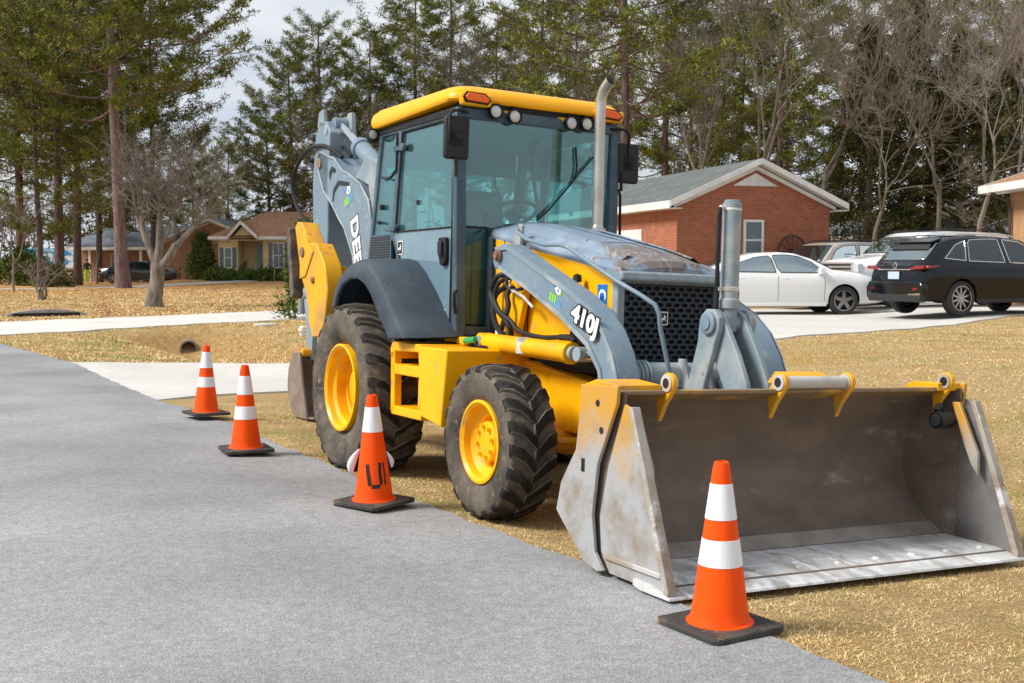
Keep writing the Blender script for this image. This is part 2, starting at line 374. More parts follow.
dw = drape('driveway', [(-4.6,12.9),(-3.6,14.5),(-2.3,15.7),(0.5,16.9),(4.06,18.9),(7.6,22.3),(11.4,26.0),(17,31.5),(26,40)], [(-7.9,18.4),(-5.4,18.7),(-3.4,18.9),(-.5,22.2),(3.6,27.4),(6,31),(10,34.5),(15,40),(20,46)], concrete, 120, 40, dz=.022, jitter=.02)
tag(dw, kind='structure')
dw2 = drape('side_road', [(-16,20.9),(-11.3,26.0),(-8.6,30.2),(-6.1,34.2),(-3,39.5),(0,45)], [(-22,25.6),(-14.2,32.0),(-10.5,36.2),(-7.3,40.4),(-3.5,46),(0,52)], pale, 80, 20, dz=.03, jitter=.03)
tag(dw2, kind='structure')
# thin pale path below the far trees (left)
dw3 = drape('path', [(-60,50.),(-30,62),(-22.2,67.6),(-15,74)], [(-61,51.2),(-30.5,63.2),(-23,69.2),(-15.5,75.2)], mat('path_grey', (.42,.41,.40), .9, second=(.5,.49,.47)), 60, 6, dz=.03)
tag(dw3, kind='structure')

# ---- grass blades (stuff)
def blades(name, n, sampler, h0, h1, w, mts, seed, lean=1.0):
    R = np.random.RandomState(seed); x, y = sampler(R, n); s = edge_dist(x, y)
    # ragged margin on the asphalt edge
    kp = s > -.05+.10*R.rand(len(s))*(R.rand(len(s)) < .7); x, y, s = x[kp], y[kp], s[kp]
    # keep off the driveway
    z = tz(x, y)-.004; n = len(x); a = R.rand(n)*2*PI; h = h0+(h1-h0)*R.rand(n)**1.5; l = lean*(0.35+1.1*R.rand(n))*h
    dx, dy = np.cos(a), np.sin(a); px, py = -dy*w*(.6+.8*R.rand(n)), dx*w*(.6+.8*R.rand(n))
    b = a+R.randn(n)*.5
    P0 = np.stack([x-px, y-py, z], 1); P1 = np.stack([x+px, y+py, z], 1)
    P2 = np.stack([x+px*.7+dx*l*.5, y+py*.7+dy*l*.5, z+h*.7], 1); P3 = np.stack([x-px*.7+dx*l*.5, y-py*.7+dy*l*.5, z+h*.7], 1)
    P4 = np.stack([x+dx*l*.5+np.cos(b)*l*.7, y+dy*l*.5+np.sin(b)*l*.7, z+h*(.75+.25*R.rand(n))], 1)
    V = np.stack([P0, P1, P2, P3, P4], 1).reshape(-1, 3); o = np.arange(n)[:,None]*5
    F = np.concatenate([o+np.array([[0,1,2]]), o+np.array([[0,2,3]]), o+np.array([[3,2,4]])])
    nz = np.sin(x*1.9+2*np.sin(y*1.3))*np.sin(y*2.3+x)+.35*R.randn(n)+1.2*(np.sin(x*6.1+3*np.sin(y*2.9))*np.sin(y*7.3+2*np.sin(x*3.7)) > .93)
    g = (nz > .72+.35*(y < 7))|((R.rand(n) < .025)); mi = np.where(g, 1, 0); mi = np.tile(mi, 3)
    o = fast_mesh(name, V, F, mts, mi=mi); tag(o, kind='stuff'); return o
dead = mat('dead_grass', (.80,.60,.30), .9, second=(.42,.28,.13), scale=2.6, lo=.42, hi=.62, island=.6, spec=.15)
live = mat('green_grass', (.17,.27,.04), .8, second=(.25,.33,.06), scale=2, island=.3, spec=.2)
def strip_sampler(y0, y1, wmax):
    def f(R, n):
        # points along the road edge, offset to the right
        P = resample(EDGE, .05); P = P[(P[:,1] > y0)&(P[:,1] < y1)]
        i = R.randint(0, len(P)-1, n); t = P[i+1]-P[i]; t /= np.linalg.norm(t, axis=1)[:,None]; nr = np.stack([t[:,1], -t[:,0]], 1)
        o = (R.rand(n)**1.25)*wmax-.06; q = P[i]+nr*o[:,None]+t*R.rand(n)[:,None]*.05; return q[:,0], q[:,1]
    return f
g1 = blades('grass', 380000, strip_sampler(2.2, 13.2, 4.2), .005, .018, .0013, [dead, live], 1, 2.2)
tag(g1, 'short straw coloured dormant grass along the road edge and around the backhoe', 'grass')
def right_sampler(R, n):
    x = -2.5+14*R.rand(n); y = 5+20.0*R.rand(n)**.9; s = edge_dist(x, y); ok = (s > 3.6-3.4*(y > 12))
    ny = np.interp(x, [-2.1,.5,4.06,7.6,11.4], [15.6,16.9,18.9,22.3,26]); ok &= y < ny-.1
    return x[ok], y[ok]
g2 = blades('grass', 190000, right_sampler, .008, .026, .0036, [dead, live], 2, 1.8)
tag(g2, 'tan dormant lawn grass between the backhoe and the driveway cars', 'grass')
def left_sampler(R, n):
    x = -12+11*R.rand(n); y = 15+19*R.rand(n); s = edge_dist(x, y); ok = (s > -.02)
    # between driveway far edge and the side road
    fy = np.interp(x, [-7.2,-5.4,-3.4,-.5], [18.6,18.7,18.9,22.2]); ny = np.interp(x, [-16,-11.3,-8.6,-6.1,-3], [20.9,26.0,30.2,34.2,39.5])
    ok &= (y > fy+.1)&(y < ny-.05); return x[ok], y[ok]
g3 = blades('grass', 90000, left_sampler, .018, .05, .006, [dead, live], 3)
tag(g3, 'dry grass in the ditch beyond the driveway', 'grass')
def far_sampler(R, n):
    y = 33+34*R.rand(n)**1.2; x = -.44*y+(.30*y)*R.rand(n); fy = np.interp(x, [-22,-14.2,-10.5,-7.3,-3.5], [25.6,32.0,36.2,40.4,46]); ok = y > fy+.15; return x[ok], y[ok]
g4 = blades('grass', 90000, far_sampler, .02, .06, .012, [dead, mat('leaf_litter', (.34,.14,.05), .9, second=(.45,.22,.08), scale=2, island=.5)], 4, 1.6)
tag(g4, 'dry grass and fallen leaves on the far lawn in front of the left houses', 'grass')
# ================================================================ BACKHOE LOADER
YEL = mat('yellow_paint', (.92,.455,.0), .42, spec=.3, second=(.80,.36,.004), scale=2.5, lo=.42, hi=.66, third=(.40,.25,.10), scale3=6, lo3=.57, hi3=.72, coat=.06)
YELD = mat('yellow_paint_worn', (.78,.37,.005), .5, spec=.3, second=(.42,.24,.07), scale=2.8, lo=.46, hi=.66, third=(.24,.17,.12), scale3=14, lo3=.60, hi3=.70)
ARM = mat('greyblue_paint', (.155,.225,.285), .45, spec=.35, second=(.20,.265,.32), scale=5, lo=.45, hi=.7, third=(.42,.36,.30), scale3=14, lo3=.58, hi3=.72, coat=.03)
ARMW = mat('greyblue_paint_worn', (.20,.26,.30), .5, spec=.35, second=(.33,.36,.37), scale=4, lo=.45, hi=.62, third=(.25,.17,.11), scale3=22, lo3=.62, hi3=.7)
HOODM = mat('hood_paint', (.17,.23,.31), .6, spec=.3, second=(.25,.315,.40), scale=4, lo=.45, hi=.6, third=(.17,.12,.09), scale3=8, lo3=.60, hi3=.63)
CABM = mat('cab_paint', (.045,.078,.108), .45, spec=.3, second=(.08,.12,.155), scale=4, coat=.1)
DOORM = mat('door_panel', (.13,.22,.275), .12, second=(.16,.26,.31), scale=3, coat=.7)
FENM = mat('fender_plastic', (.040,.055,.073), .6, spec=.2, second=(.062,.08,.10), scale=3, third=(.25,.26,.26), scale3=12, lo3=.66, hi3=.8, bump=.25, bscale=300)
BLK = mat('black_rubber', (.010,.010,.011), .6, spec=.3, second=(.018,.018,.019), scale=9)
BLKP = mat('black_plastic', (.018,.019,.022), .5, spec=.3, bump=.2, bscale=200)
STEEL = mat('worn_steel', (.60,.60,.60), .45, .15, second=(.30,.27,.24), scale=4, lo=.46, hi=.62, third=(.78,.79,.81), scale3=7, lo3=.50, hi3=.60, stretch=(.6,1.3,1), detail=9)
BIN = mat('bucket_inside', (.20,.155,.12), .65, .0, spec=.3, second=(.125,.098,.078), scale=3.2, lo=.38, hi=.66, third=(.33,.29,.25), scale3=4.2, lo3=.58, hi3=.72, bump=.4, bscale=25, stretch=(1,.8,1.6), detail=10)
BSIDE = mat('bucket_side', (.34,.28,.22), .5, .15, second=(.50,.49,.47), scale=2.4, lo=.42, hi=.55, third=(.60,.36,.10), scale3=5, lo3=.6, hi3=.66)
def worn_z(name, lo_col, hi_col, z0, z1, patch):
    m = mat(name, lo_col, .5, .1, second=patch, scale=3.4, lo=.40, hi=.54, third=(.26,.21,.16), scale3=15, lo3=.60, hi3=.70, detail=9); nt = m.node_tree; N = nt.nodes; L = nt.links; bs = N['Principled BSDF']
    cur = bs.inputs['Base Color'].links[0].from_socket; tc = [n for n in N if n.type == 'TEX_COORD'][0]
    sp = N.new('ShaderNodeSeparateXYZ'); L.new(tc.outputs['Object'], sp.inputs[0]); nz = N.new('ShaderNodeTexNoise'); nz.inputs['Scale'].default_value = 7; nz.inputs['Detail'].default_value = 8; nz.inputs['Roughness'].default_value = .75; L.new(tc.outputs['Object'], nz.inputs['Vector'])
    ma = N.new('ShaderNodeMath'); ma.operation = 'MULTIPLY_ADD'; ma.inputs[1].default_value = .75; L.new(nz.outputs['Fac'], ma.inputs[0]); L.new(sp.outputs['Z'], ma.inputs[2])
    mr = N.new('ShaderNodeMapRange'); mr.inputs['From Min'].default_value = z0+.375; mr.inputs['From Max'].default_value = z1+.375; L.new(ma.outputs[0], mr.inputs['Value'])
    mx = N.new('ShaderNodeMix'); mx.data_type = 'RGBA'; L.new(mr.outputs[0], mx.inputs['Factor']); L.new(cur, mx.inputs['A']); mx.inputs['B'].default_value = (*hi_col, 1); L.new(mx.outputs['Result'], bs.inputs['Base Color']); return m
SIDEW = worn_z('bucket_plate_worn', (.27,.225,.18), (.56,.29,.035), .52, .84, (.36,.37,.38))
def worn_x(m, x0, x1, col, flake):
    nt = m.node_tree; N = nt.nodes; L = nt.links; bs = N['Principled BSDF']; cur = bs.inputs['Base Color'].links[0].from_socket; tc = [n for n in N if n.type == 'TEX_COORD'][0]
    sp = N.new('ShaderNodeSeparateXYZ'); L.new(tc.outputs['Object'], sp.inputs[0])
    def nz(sc, st, w):
        mp = N.new('ShaderNodeMapping'); mp.inputs['Scale'].default_value = st; L.new(tc.outputs['Object'], mp.inputs[0]); n = N.new('ShaderNodeTexNoise'); n.noise_dimensions = '4D'; n.inputs['W'].default_value = w; n.inputs['Scale'].default_value = sc; n.inputs['Detail'].default_value = 9; n.inputs['Roughness'].default_value = .78; L.new(mp.outputs[0], n.inputs['Vector']); return n.outputs['Fac']
    g = N.new('ShaderNodeMapRange'); g.inputs['From Min'].default_value = x0; g.inputs['From Max'].default_value = x1; g.inputs['To Max'].default_value = .30; L.new(sp.outputs['X'], g.inputs['Value'])
    zt = N.new('ShaderNodeMath'); zt.operation = 'MULTIPLY_ADD'; zt.inputs[1].default_value = .32; L.new(sp.outputs['X'], zt.inputs[0]); L.new(sp.outputs['Z'], zt.inputs[2])   # height above the sloping lower edge
    gz_ = N.new('ShaderNodeMapRange'); gz_.inputs['From Min'].default_value = 2.40; gz_.inputs['From Max'].default_value = 2.47; gz_.inputs['To Min'].default_value = -.22; gz_.inputs['To Max'].default_value = 0; L.new(zt.outputs[0], gz_.inputs['Value'])
    a = N.new('ShaderNodeMath'); L.new(nz(5.5, (.8,1.3,1), 3), a.inputs[0]); L.new(g.outputs[0], a.inputs[1]); a2 = N.new('ShaderNodeMath'); L.new(a.outputs[0], a2.inputs[0]); L.new(gz_.outputs[0], a2.inputs[1])
    r = N.new('ShaderNodeMapRange'); r.inputs['From Min'].default_value = .66; r.inputs['From Max'].default_value = .72; L.new(a2.outputs[0], r.inputs['Value'])
    f = N.new('ShaderNodeMapRange'); f.inputs['From Min'].default_value = .53; f.inputs['From Max'].default_value = .57; L.new(nz(16, (.8,1.2,1), 8), f.inputs['Value'])
    m1 = N.new('ShaderNodeMix'); m1.data_type = 'RGBA'; L.new(f.outputs[0], m1.inputs['Factor']); m1.inputs['A'].default_value = (*col, 1); m1.inputs['B'].default_value = (*flake, 1)
    m2 = N.new('ShaderNodeMix'); m2.data_type = 'RGBA'; L.new(r.outputs[0], m2.inputs['Factor']); L.new(cur, m2.inputs['A']); L.new(m1.outputs['Result'], m2.inputs['B']); L.new(m2.outputs['Result'], bs.inputs['Base Color'])
worn_x(HOODM, 1.6, 2.5, (.17,.14,.125), (.29,.30,.325))
CHR = mat('exhaust_steel', (.55,.52,.48), .35, .75, second=(.40,.36,.31), scale=6, lo=.4, hi=.7)
ROD = mat('polished_rod', (.75,.76,.78), .15, 1.0)
RUST = mat('rusty_iron', (.18,.11,.07), .8, second=(.27,.17,.10), scale=8)
TYR = mat('tyre_rubber', (.042,.037,.033), .8, spec=.25, second=(.135,.112,.088), scale=3.5, lo=.38, hi=.60, third=(.22,.175,.13), scale3=18, lo3=.55, hi3=.68, bump=.4, bscale=60)
LUG = mat('tyre_lug', (.013,.012,.012), .7, spec=.2, second=(.06,.05,.043), scale=9, lo=.5, hi=.7)
WHT = mat('white_vinyl', (.85,.85,.85), .4); BLKV = mat('black_vinyl', (.01,.01,.012), .4)
GLS = glass_mat('cab_glass', (.70,.93,.93), gloss=.08, dirt=.05, dcol=(.25,.50,.52), fr=.5)
GLSD = glass_mat('cab_glass_lower', (.34,.62,.60), gloss=.03, dirt=.16, dcol=(.09,.28,.28), fr=.25)

bh = empty('backhoe_loader')
Rm = [[0.48355186,0.87476026,0.03117826],[-0.87523045,0.48270079,0.03117057],[0.012217,-0.04236075,0.99902768]]
bh.matrix_world = Matrix((( *Rm[0], -.3847), (*Rm[1], 9.6101), (*Rm[2], -.1091), (0,0,0,1)))
tag(bh, 'big yellow and grey backhoe loader parked on the grass at the road edge', 'backhoe loader')
def part(mb, name, m, parent=bh, **k): return mb.build(name, m, parent, **k)

# ---- wheels -------------------------------------------------
def tyre(name, R, w, rim, nl, lh, lw, parent, side):
    """axis along y; tyre centre at origin"""
    b = MB(); hw = w/2
    prof = [(rim, -hw*.62), (rim+.012, -hw*.74), (rim+(R-rim)*.35, -hw*.96), (rim+(R-rim)*.62, -hw*.99), (R-.045-lh*.4, -hw*.955), (R-lh-.006, -hw*.86),
            (R-lh, -hw*.45), (R-lh+.004, 0), (R-lh, hw*.45), (R-lh-.006, hw*.86), (R-.045-lh*.4, hw*.955), (rim+(R-rim)*.62, hw*.99), (rim+(R-rim)*.35, hw*.96), (rim+.012, hw*.74), (rim, hw*.62)]
    b.lathe(prof, axis='y', n=72, caps=False)
    rnd = random.Random(nl)
    for sgn in (-1, 1):
        for k_ in range(nl):
            a0 = 2*PI*(k_+(.5 if sgn > 0 else 0))/nl
            # path from sidewall shoulder to past the centre: (axial, radius of base, angle offset)
            path = [(hw*.955, R-.075-lh, 0, .30), (hw*.955, R-.030-lh*.5, .0, .75), (hw*.86, R-lh*.2, .0, 1), (hw*.5, R-lh, .55/nl*2, 1), (hw*.12, R-lh, 1.9/nl*2, 1.0), (-hw*.06, R-lh, 2.3/nl*2, .8)]
            vs = []
            for i, (ax, rb, da, sc) in enumerate(path):
                wv = lw*(1.0 if i > 1 else 1.08)*(.95+.1*rnd.random()); ang = a0+da
                top = [R-.060, R-.028, R-.010, R+.004, R+.005, R+.003][i] if i > 0 else rb+.012
                bot = rb-.02
                for rr, ww in ((bot, wv*.62), (top, wv*.5)):
                    for sg in (-1, 1):
                        th = ang+sg*ww/R; vs.append((rr*math.sin(th), sgn*ax, rr*math.cos(th)))
            fs = []; tf = []
            for i in range(len(path)-1):
                o = 4*i; n = o+4
                fs += [(o, o+2, n+2, n), (o+3, o+1, n+1, n+3)]; tf.append((o+2, o+3, n+3, n+2))
            e = 4*(len(path)-1); fs += [(0,1,3,2), (e,e+2,e+3,e+1)]
            b._add(vs, fs); b._add(vs, tf, 1)
    o = b.build(name, [TYR, LUG], parent, bevel=.006, ang=40, seg=1, fix=True); return o
def wheel(name, x, yc, zc, R, w, rim, nl, lh, lw, outer, dish, front):
    sg = outer  # -1 right side, +1 left side
    b = MB(); hw = w/2*(.80 if front else .90)
    def Y(v): return sg*v
    pr = [(rim*.99, -hw), (rim-.02, -hw+.02), (rim-.035, -hw*.4), (rim-.035, hw*.30), (rim-.05, hw*.34), (rim-.05, hw*.62), (rim-.022, hw*.66), (rim-.022, hw-.02), (rim+.004, hw-.008), (rim+.016, hw+.008), (rim+.004, hw+.012), (rim-.012, hw), (rim-.03, hw-.012)]
    full = [(rim+.012, Y(hw+.006)), (rim-.004, Y(hw+.01)), (rim-.022, Y(hw-.008)), (rim-.03, Y(hw-.05)), (rim-.06, Y(hw-.07)), (rim-.065, Y(dish+.06)), (rim-.085, Y(dish+.05)), (rim-.09, Y(dish+.02))]
    if front: full += [(rim*.60, Y(dish-.02)), (rim*.52, Y(dish)), (.125, Y(dish+.005)), (.125, Y(hw-.055)), (.118, Y(hw-.045)), (.05, Y(hw-.04)), (0.0, Y(hw-.04))]
    else: full += [(rim*.62, Y(dish-.04)), (rim*.50, Y(dish-.04)), (rim*.46, Y(dish-.01)), (.15, Y(dish-.01)), (.15, Y(dish+.07)), (.13, Y(dish+.08)), (0, Y(dish+.08))]
    back = [(rim+.012, Y(hw+.006)), (rim-.0, Y(-hw)), (rim+.015, Y(-hw-.01)), (.1, Y(-hw+.1)), (0, Y(-hw+.1))]
    b.lathe(full, axis='y', n=64, caps=False); b.lathe(back, axis='y', n=64, caps=False)
    nb = 8; rb = .095 if front else rim*.56
    hy = (hw-.04) if front else dish-.02
    for k_ in range(nb):
        a = 2*PI*k_/nb+.2; cx, cz = rb*math.cos(a), rb*math.sin(a); b.cyl((cx, Y(hy-.01), cz), (cx, Y(hy+.022), cz), .013, 6)
    wobj = b.build(name, YEL, bh, ang=30); wobj.location = (x, yc, zc)
    tyre('tyre', R, w, rim, nl, lh, lw, wobj, sg); return wobj
for sg in (-1, 1):
    wheel('rear_wheel', 0, sg*.875, .632, .652, .50, .325, 22, .030, .062, sg, .02, False)
    wheel('front_wheel', 2.16, sg*.868, .462, .480, .335, .248, 20, .020, .078, sg, .0, True)

# ---- chassis ------------------------------------------------
b = MB()
for s_ in (-1, 1):
    b.prism([(-1.6,.55),(-1.6,.95),(1.2,1.0),(2.0,.90),(3.0,.80),(3.0,.58),(2.5,.52),(1.3,.5)], s_*.30, s_*.42)
b.box((-1.65,-.42,.5),(-1.5,.42,1.1)); b.box((2.85,-.40,.50),(3.05,.40,.84)); b.prism([(1.5,.98),(2.8,.80),(2.8,.62),(1.5,.7)], -.30, .30)
part(b, 'main_frame', YEL, bevel=.012)
b = MB(); b.box((-1.5,-.34,.45),(1.7,.34,.95)); b.box((1.1,-.40,1.0),(2.4,.40,1.1)); b.box((-1.2,-.6,.95),(.8,.6,1.08)); part(b, 'drivetrain', BLK, bevel=.02)
b = MB(); b.tube([(2.16,-.72,.46),(2.16,-.5,.46),(2.16,-.25,.44),(2.16,.25,.44),(2.16,.5,.46),(2.16,.72,.46)], [.07,.07,.10,.10,.07,.07], 14)
b.box((2.08,-.30,.46),(2.24,.30,.60)); b.tube([(2.32,-.62,.47),(2.32,.62,.47)], .025, 8); b.cyl((2.28,-.35,.47),(2.28,.35,.47),.045,12)
for s_ in (-1, 1): b.prism([(2.0,.36),(2.0,.56),(2.34,.56),(2.34,.36)], s_*.62, s_*.70)
part(b, 'front_axle', YELD, bevel=.01)
b = MB(); b.tube([(0,-.62,.63),(0,-.3,.63),(0,.3,.63),(0,.62,.63)], [.11,.17,.17,.11], 16); part(b, 'rear_axle', YELD)
# ladder and battery box (right), fuel tank (left)
b = MB()
b.prism([(1.20,1.01),(1.655,1.005),(1.60,.49),(1.27,.53)], -1.0, -.36)
part(b, 'battery_box', YEL, bevel=.012)
lad = MB()
lad.prism([(.72,.97),(.76,1.02),(1.22,1.02),(1.22,.965),(.80,.955),(.80,.90),(.74,.90)], -1.0, -.62)
lad.prism([(.735,.95),(.80,.96),(.82,.55),(.78,.50),(.755,.53)], -1.0, -.94)
lad.box((.77,-1.0,.50),(1.28,-.62,.565)); lad.box((.77,-1.0,.79),(1.24,-.74,.865)); lad.box((1.18,-.98,.55),(1.22,-.62,.97))
lad.prism([(.78,.97),(1.23,.97),(1.23,.52),(.80,.52)], -.66, -.64)
part(lad, 'step_frame', YEL, bevel=.008)
b = MB(); b.prism([(.98,.81),(1.18,.81),(1.14,.55),(1.08,.55)], -.74, -.70); part(b, 'step_gap_shade', BLKP)  # black sheet paints in the shade inside the step opening
b = MB(); b.prism([(.8,1.0),(1.62,1.0),(1.58,.48),(.84,.5)], .40, 1.0); part(b, 'fuel_tank', YEL, bevel=.02)

# ---- engine side panels, hood, grille ------------------------
b = MB()
b.prism([(1.16,1.80),(2.02,1.655),(2.70,1.55),(2.66,1.0),(1.75,1.02),(1.20,1.02)], -.40, -.37)
b.prism([(1.16,1.80),(2.02,1.655),(2.70,1.55),(2.66,1.0),(1.75,1.02),(1.20,1.02)], .40, .37)
part(b, 'side_panel', YEL, bevel=.008)
b = MB(); b.box((1.66,-.4035,1.0),(1.672,-.4005,1.70)); b.box((1.30,-.404,1.0),(1.308,-.4005,1.76)); part(b, 'panel_seam', BLK)
b = MB(); b.box((1.2,-.36,.9),(2.6,.36,1.5)); b.box((2.58,-.385,.98),(2.68,.385,1.52)); part(b, 'engine_block', BLK)
# hood : lofted shell
H = []
hx = [1.10,1.16,1.40,1.70,2.02,2.35,2.60,2.72,2.75]
low = [1.79,1.775,1.735,1.685,1.635,1.58,1.535,1.505,1.50]; top = [1.90,1.905,1.88,1.825,1.765,1.70,1.64,1.60,1.56]
for x, zl, zt in zip(hx, low, top):
    w_ = .40; ch = [(-w_, zl), (-w_-.006, zl+.025), (-w_+.012, zl+.06), (-w_*.82, zl+(zt-zl)*.66), (-w_*.62, zt-.018), (-w_*.50, zt-.002), (-w_*.2, zt+.008), (0, zt+.010)]
    ch = ch+[(-y, z) for y, z in ch[-2::-1]]
    H.append([(x, y, z) for y, z in ch])
b = MB(); b.grid(H)
n_ = len(H[0])
b._add(H[-1], [tuple(range(n_))]); b._add(H[0], [tuple(reversed(range(n_)))])
hood = part(b, 'hood', HOODM, ang=25, bevel=.006)
b = MB()  # raised side panels, seams and vents on the hood
def hoodz(x): return float(np.interp(x, hx, top))
for s_ in (-1, 1):
    P = []
    for x in np.linspace(1.48, 2.62, 10):
        z = hoodz(x); P.append([(x, s_*y, z+dz) for y, dz in ((.35,-.09),(.33,-.05),(.255,.006),(.235,.010),(.22,.002))])
    b.grid(P)
part(b, 'hood_rib', HOODM, hood, ang=30)
b = MB()
P = [[(x, y, hoodz(x)+.0125-abs(y)*.012) for x in (2.20,2.215)] for y in np.linspace(-.20,.20,9)]; b.grid(P)
b.grid([[(x, y0-.005, hoodz(x)+.013), (x, y0+.005, hoodz(x)+.013)] for x, y0 in ((1.5,-.02),(1.8,.0),(2.2,.03),(2.5,.06),(2.78,.08))])
part(b, 'hood_seam', BLK, hood)
# front surround
b = MB()
b.box((2.675,-.405,.98),(2.735,-.345,1.50)); b.box((2.60,.345,.98),(2.735,.405,1.50)); b.prism([(2.60,1.50),(2.60,1.555),(2.775,1.535),(2.79,1.485),(2.735,1.46)], -.405, .405)
b.prism([(2.6,.92),(2.6,1.0),(2.74,.985),(2.74,.92)], -.405, .405)
part(b, 'grille_surround', ARMW, bevel=.012)
b = MB(); b.box((2.60,-.345,.99),(2.63,.345,1.49)); part(b, 'grille_backing', BLK)
# punched grille: each cell a ring between a brick-like cell and a hexagonal hole
b = MB(); cw, chh = .062, .0325; z0 = 1.0; row = 0; X = 2.70
while z0 < 1.47:
    y0 = -.34+(cw/2 if row % 2 else 0)
    while y0+cw <= .342:
        o = [(y0, z0), (y0+cw/2, z0), (y0+cw, z0), (y0+cw, z0+chh/2), (y0+cw, z0+chh), (y0+cw/2, z0+chh), (y0, z0+chh), (y0, z0+chh/2)]
        c = (y0+cw/2, z0+chh/2); a_, h_ = cw*.43, chh*.37
        i_ = [(c[0]-a_*.62, c[1]-h_), (c[0], c[1]-h_), (c[0]+a_*.62, c[1]-h_), (c[0]+a_, c[1]), (c[0]+a_*.62, c[1]+h_), (c[0], c[1]+h_), (c[0]-a_*.62, c[1]+h_), (c[0]-a_, c[1])]
        vs = [(X, *p) for p in o]+[(X, *p) for p in i_]+[(X-.012, *p) for p in i_]
        fs = [(k_, (k_+1)%8, (k_+1)%8+8, k_+8) for k_ in range(8)]+[(k_+8, (k_+1)%8+8, (k_+1)%8+16, k_+16) for k_ in range(8)]
        b._add(vs, fs); y0 += cw
    if row % 2:
        for ya in (-.34, .342-.031): b._add([(X,ya,z0),(X,ya+cw/2,z0),(X,ya+cw/2,z0+chh),(X,ya,z0+chh)], [(0,1,2,3)])
    z0 += chh; row += 1
part(b, 'grille', mat('grille_paint', (.032,.045,.060), .5, spec=.3), smooth=False, fix=False)
# leaping deer badge on the grille
def badge(parent, org, xd, up, s=1.0, name='badge'):
    xd = Vector(xd); up = Vector(up); n = xd.cross(up); org = Vector(org)
    def rr(w, h, r, k_=5):
        out = []
        for cx, cy, a0 in ((w-r, h-r, 0), (-w+r, h-r, 90), (-w+r, -h+r, 180), (w-r, -h+r, 270)):
            for i in range(k_): a = math.radians(a0+90*i/(k_-1)); out.append((cx+r*math.cos(a), cy+r*math.sin(a)))
        return out
    def plate(poly, d0, d1, m, nm, par):
        b = MB(); k_ = len(poly); vs = [org+xd*x*s+up*y*s+n*d0 for x, y in poly]+[org+xd*x*s+up*y*s+n*d1 for x, y in poly]
        b._add(vs, [tuple(range(k_)), tuple(reversed(range(k_, 2*k_)))]+[(i, (i+1)%k_, (i+1)%k_+k_, i+k_) for i in range(k_)])
        return b.build(nm, m, par, smooth=False)
    o = plate(rr(.034, .036, .010), 0, .004, WHT, name, parent)
    plate(rr(.029, .031, .008), .0041, .0055, BLKV, 'badge_field', o)
    deer = [(-.024,-.012),(-.018,-.002),(-.008,.000),(.004,.004),(.007,.012),(.004,.021),(.009,.020),(.011,.012),(.019,.010),(.020,.006),(.013,.004),(.012,-.002),(.019,-.010),(.021,-.018),(.017,-.012),(.008,-.006),(-.002,-.008),(-.006,-.014),(-.004,-.022),(-.009,-.013),(-.012,-.007),(-.020,-.010)]
    plate(deer, .006, .0072, WHT, 'badge_emblem', o); return o
badge(bh, (2.706,-.045,1.258), (0,1,0), (0,0,1), 1.15)

# ---- exhaust stack ------------------------------------------
b = MB(); P = [(1.36,.33,1.83),(1.35,.33,2.72),(1.352,.33,2.78)]
for i in range(1, 8): a = i/7*math.radians(62); P.append((1.352+.15*(1-math.cos(a)), .33, 2.78+.15*math.sin(a)))
P.append((P[-1][0]+.045, .33, P[-1][2]+.026))
b.tube(P, .0385, 20, caps=False); b.tube(P, .035, 20, caps=False); b.lathe([(.062,0),(.062,.02),(.045,.03),(.0386,.05)], (1.36,.33,1.86), n=20)
part(b, 'exhaust_stack', CHR, fix=False)

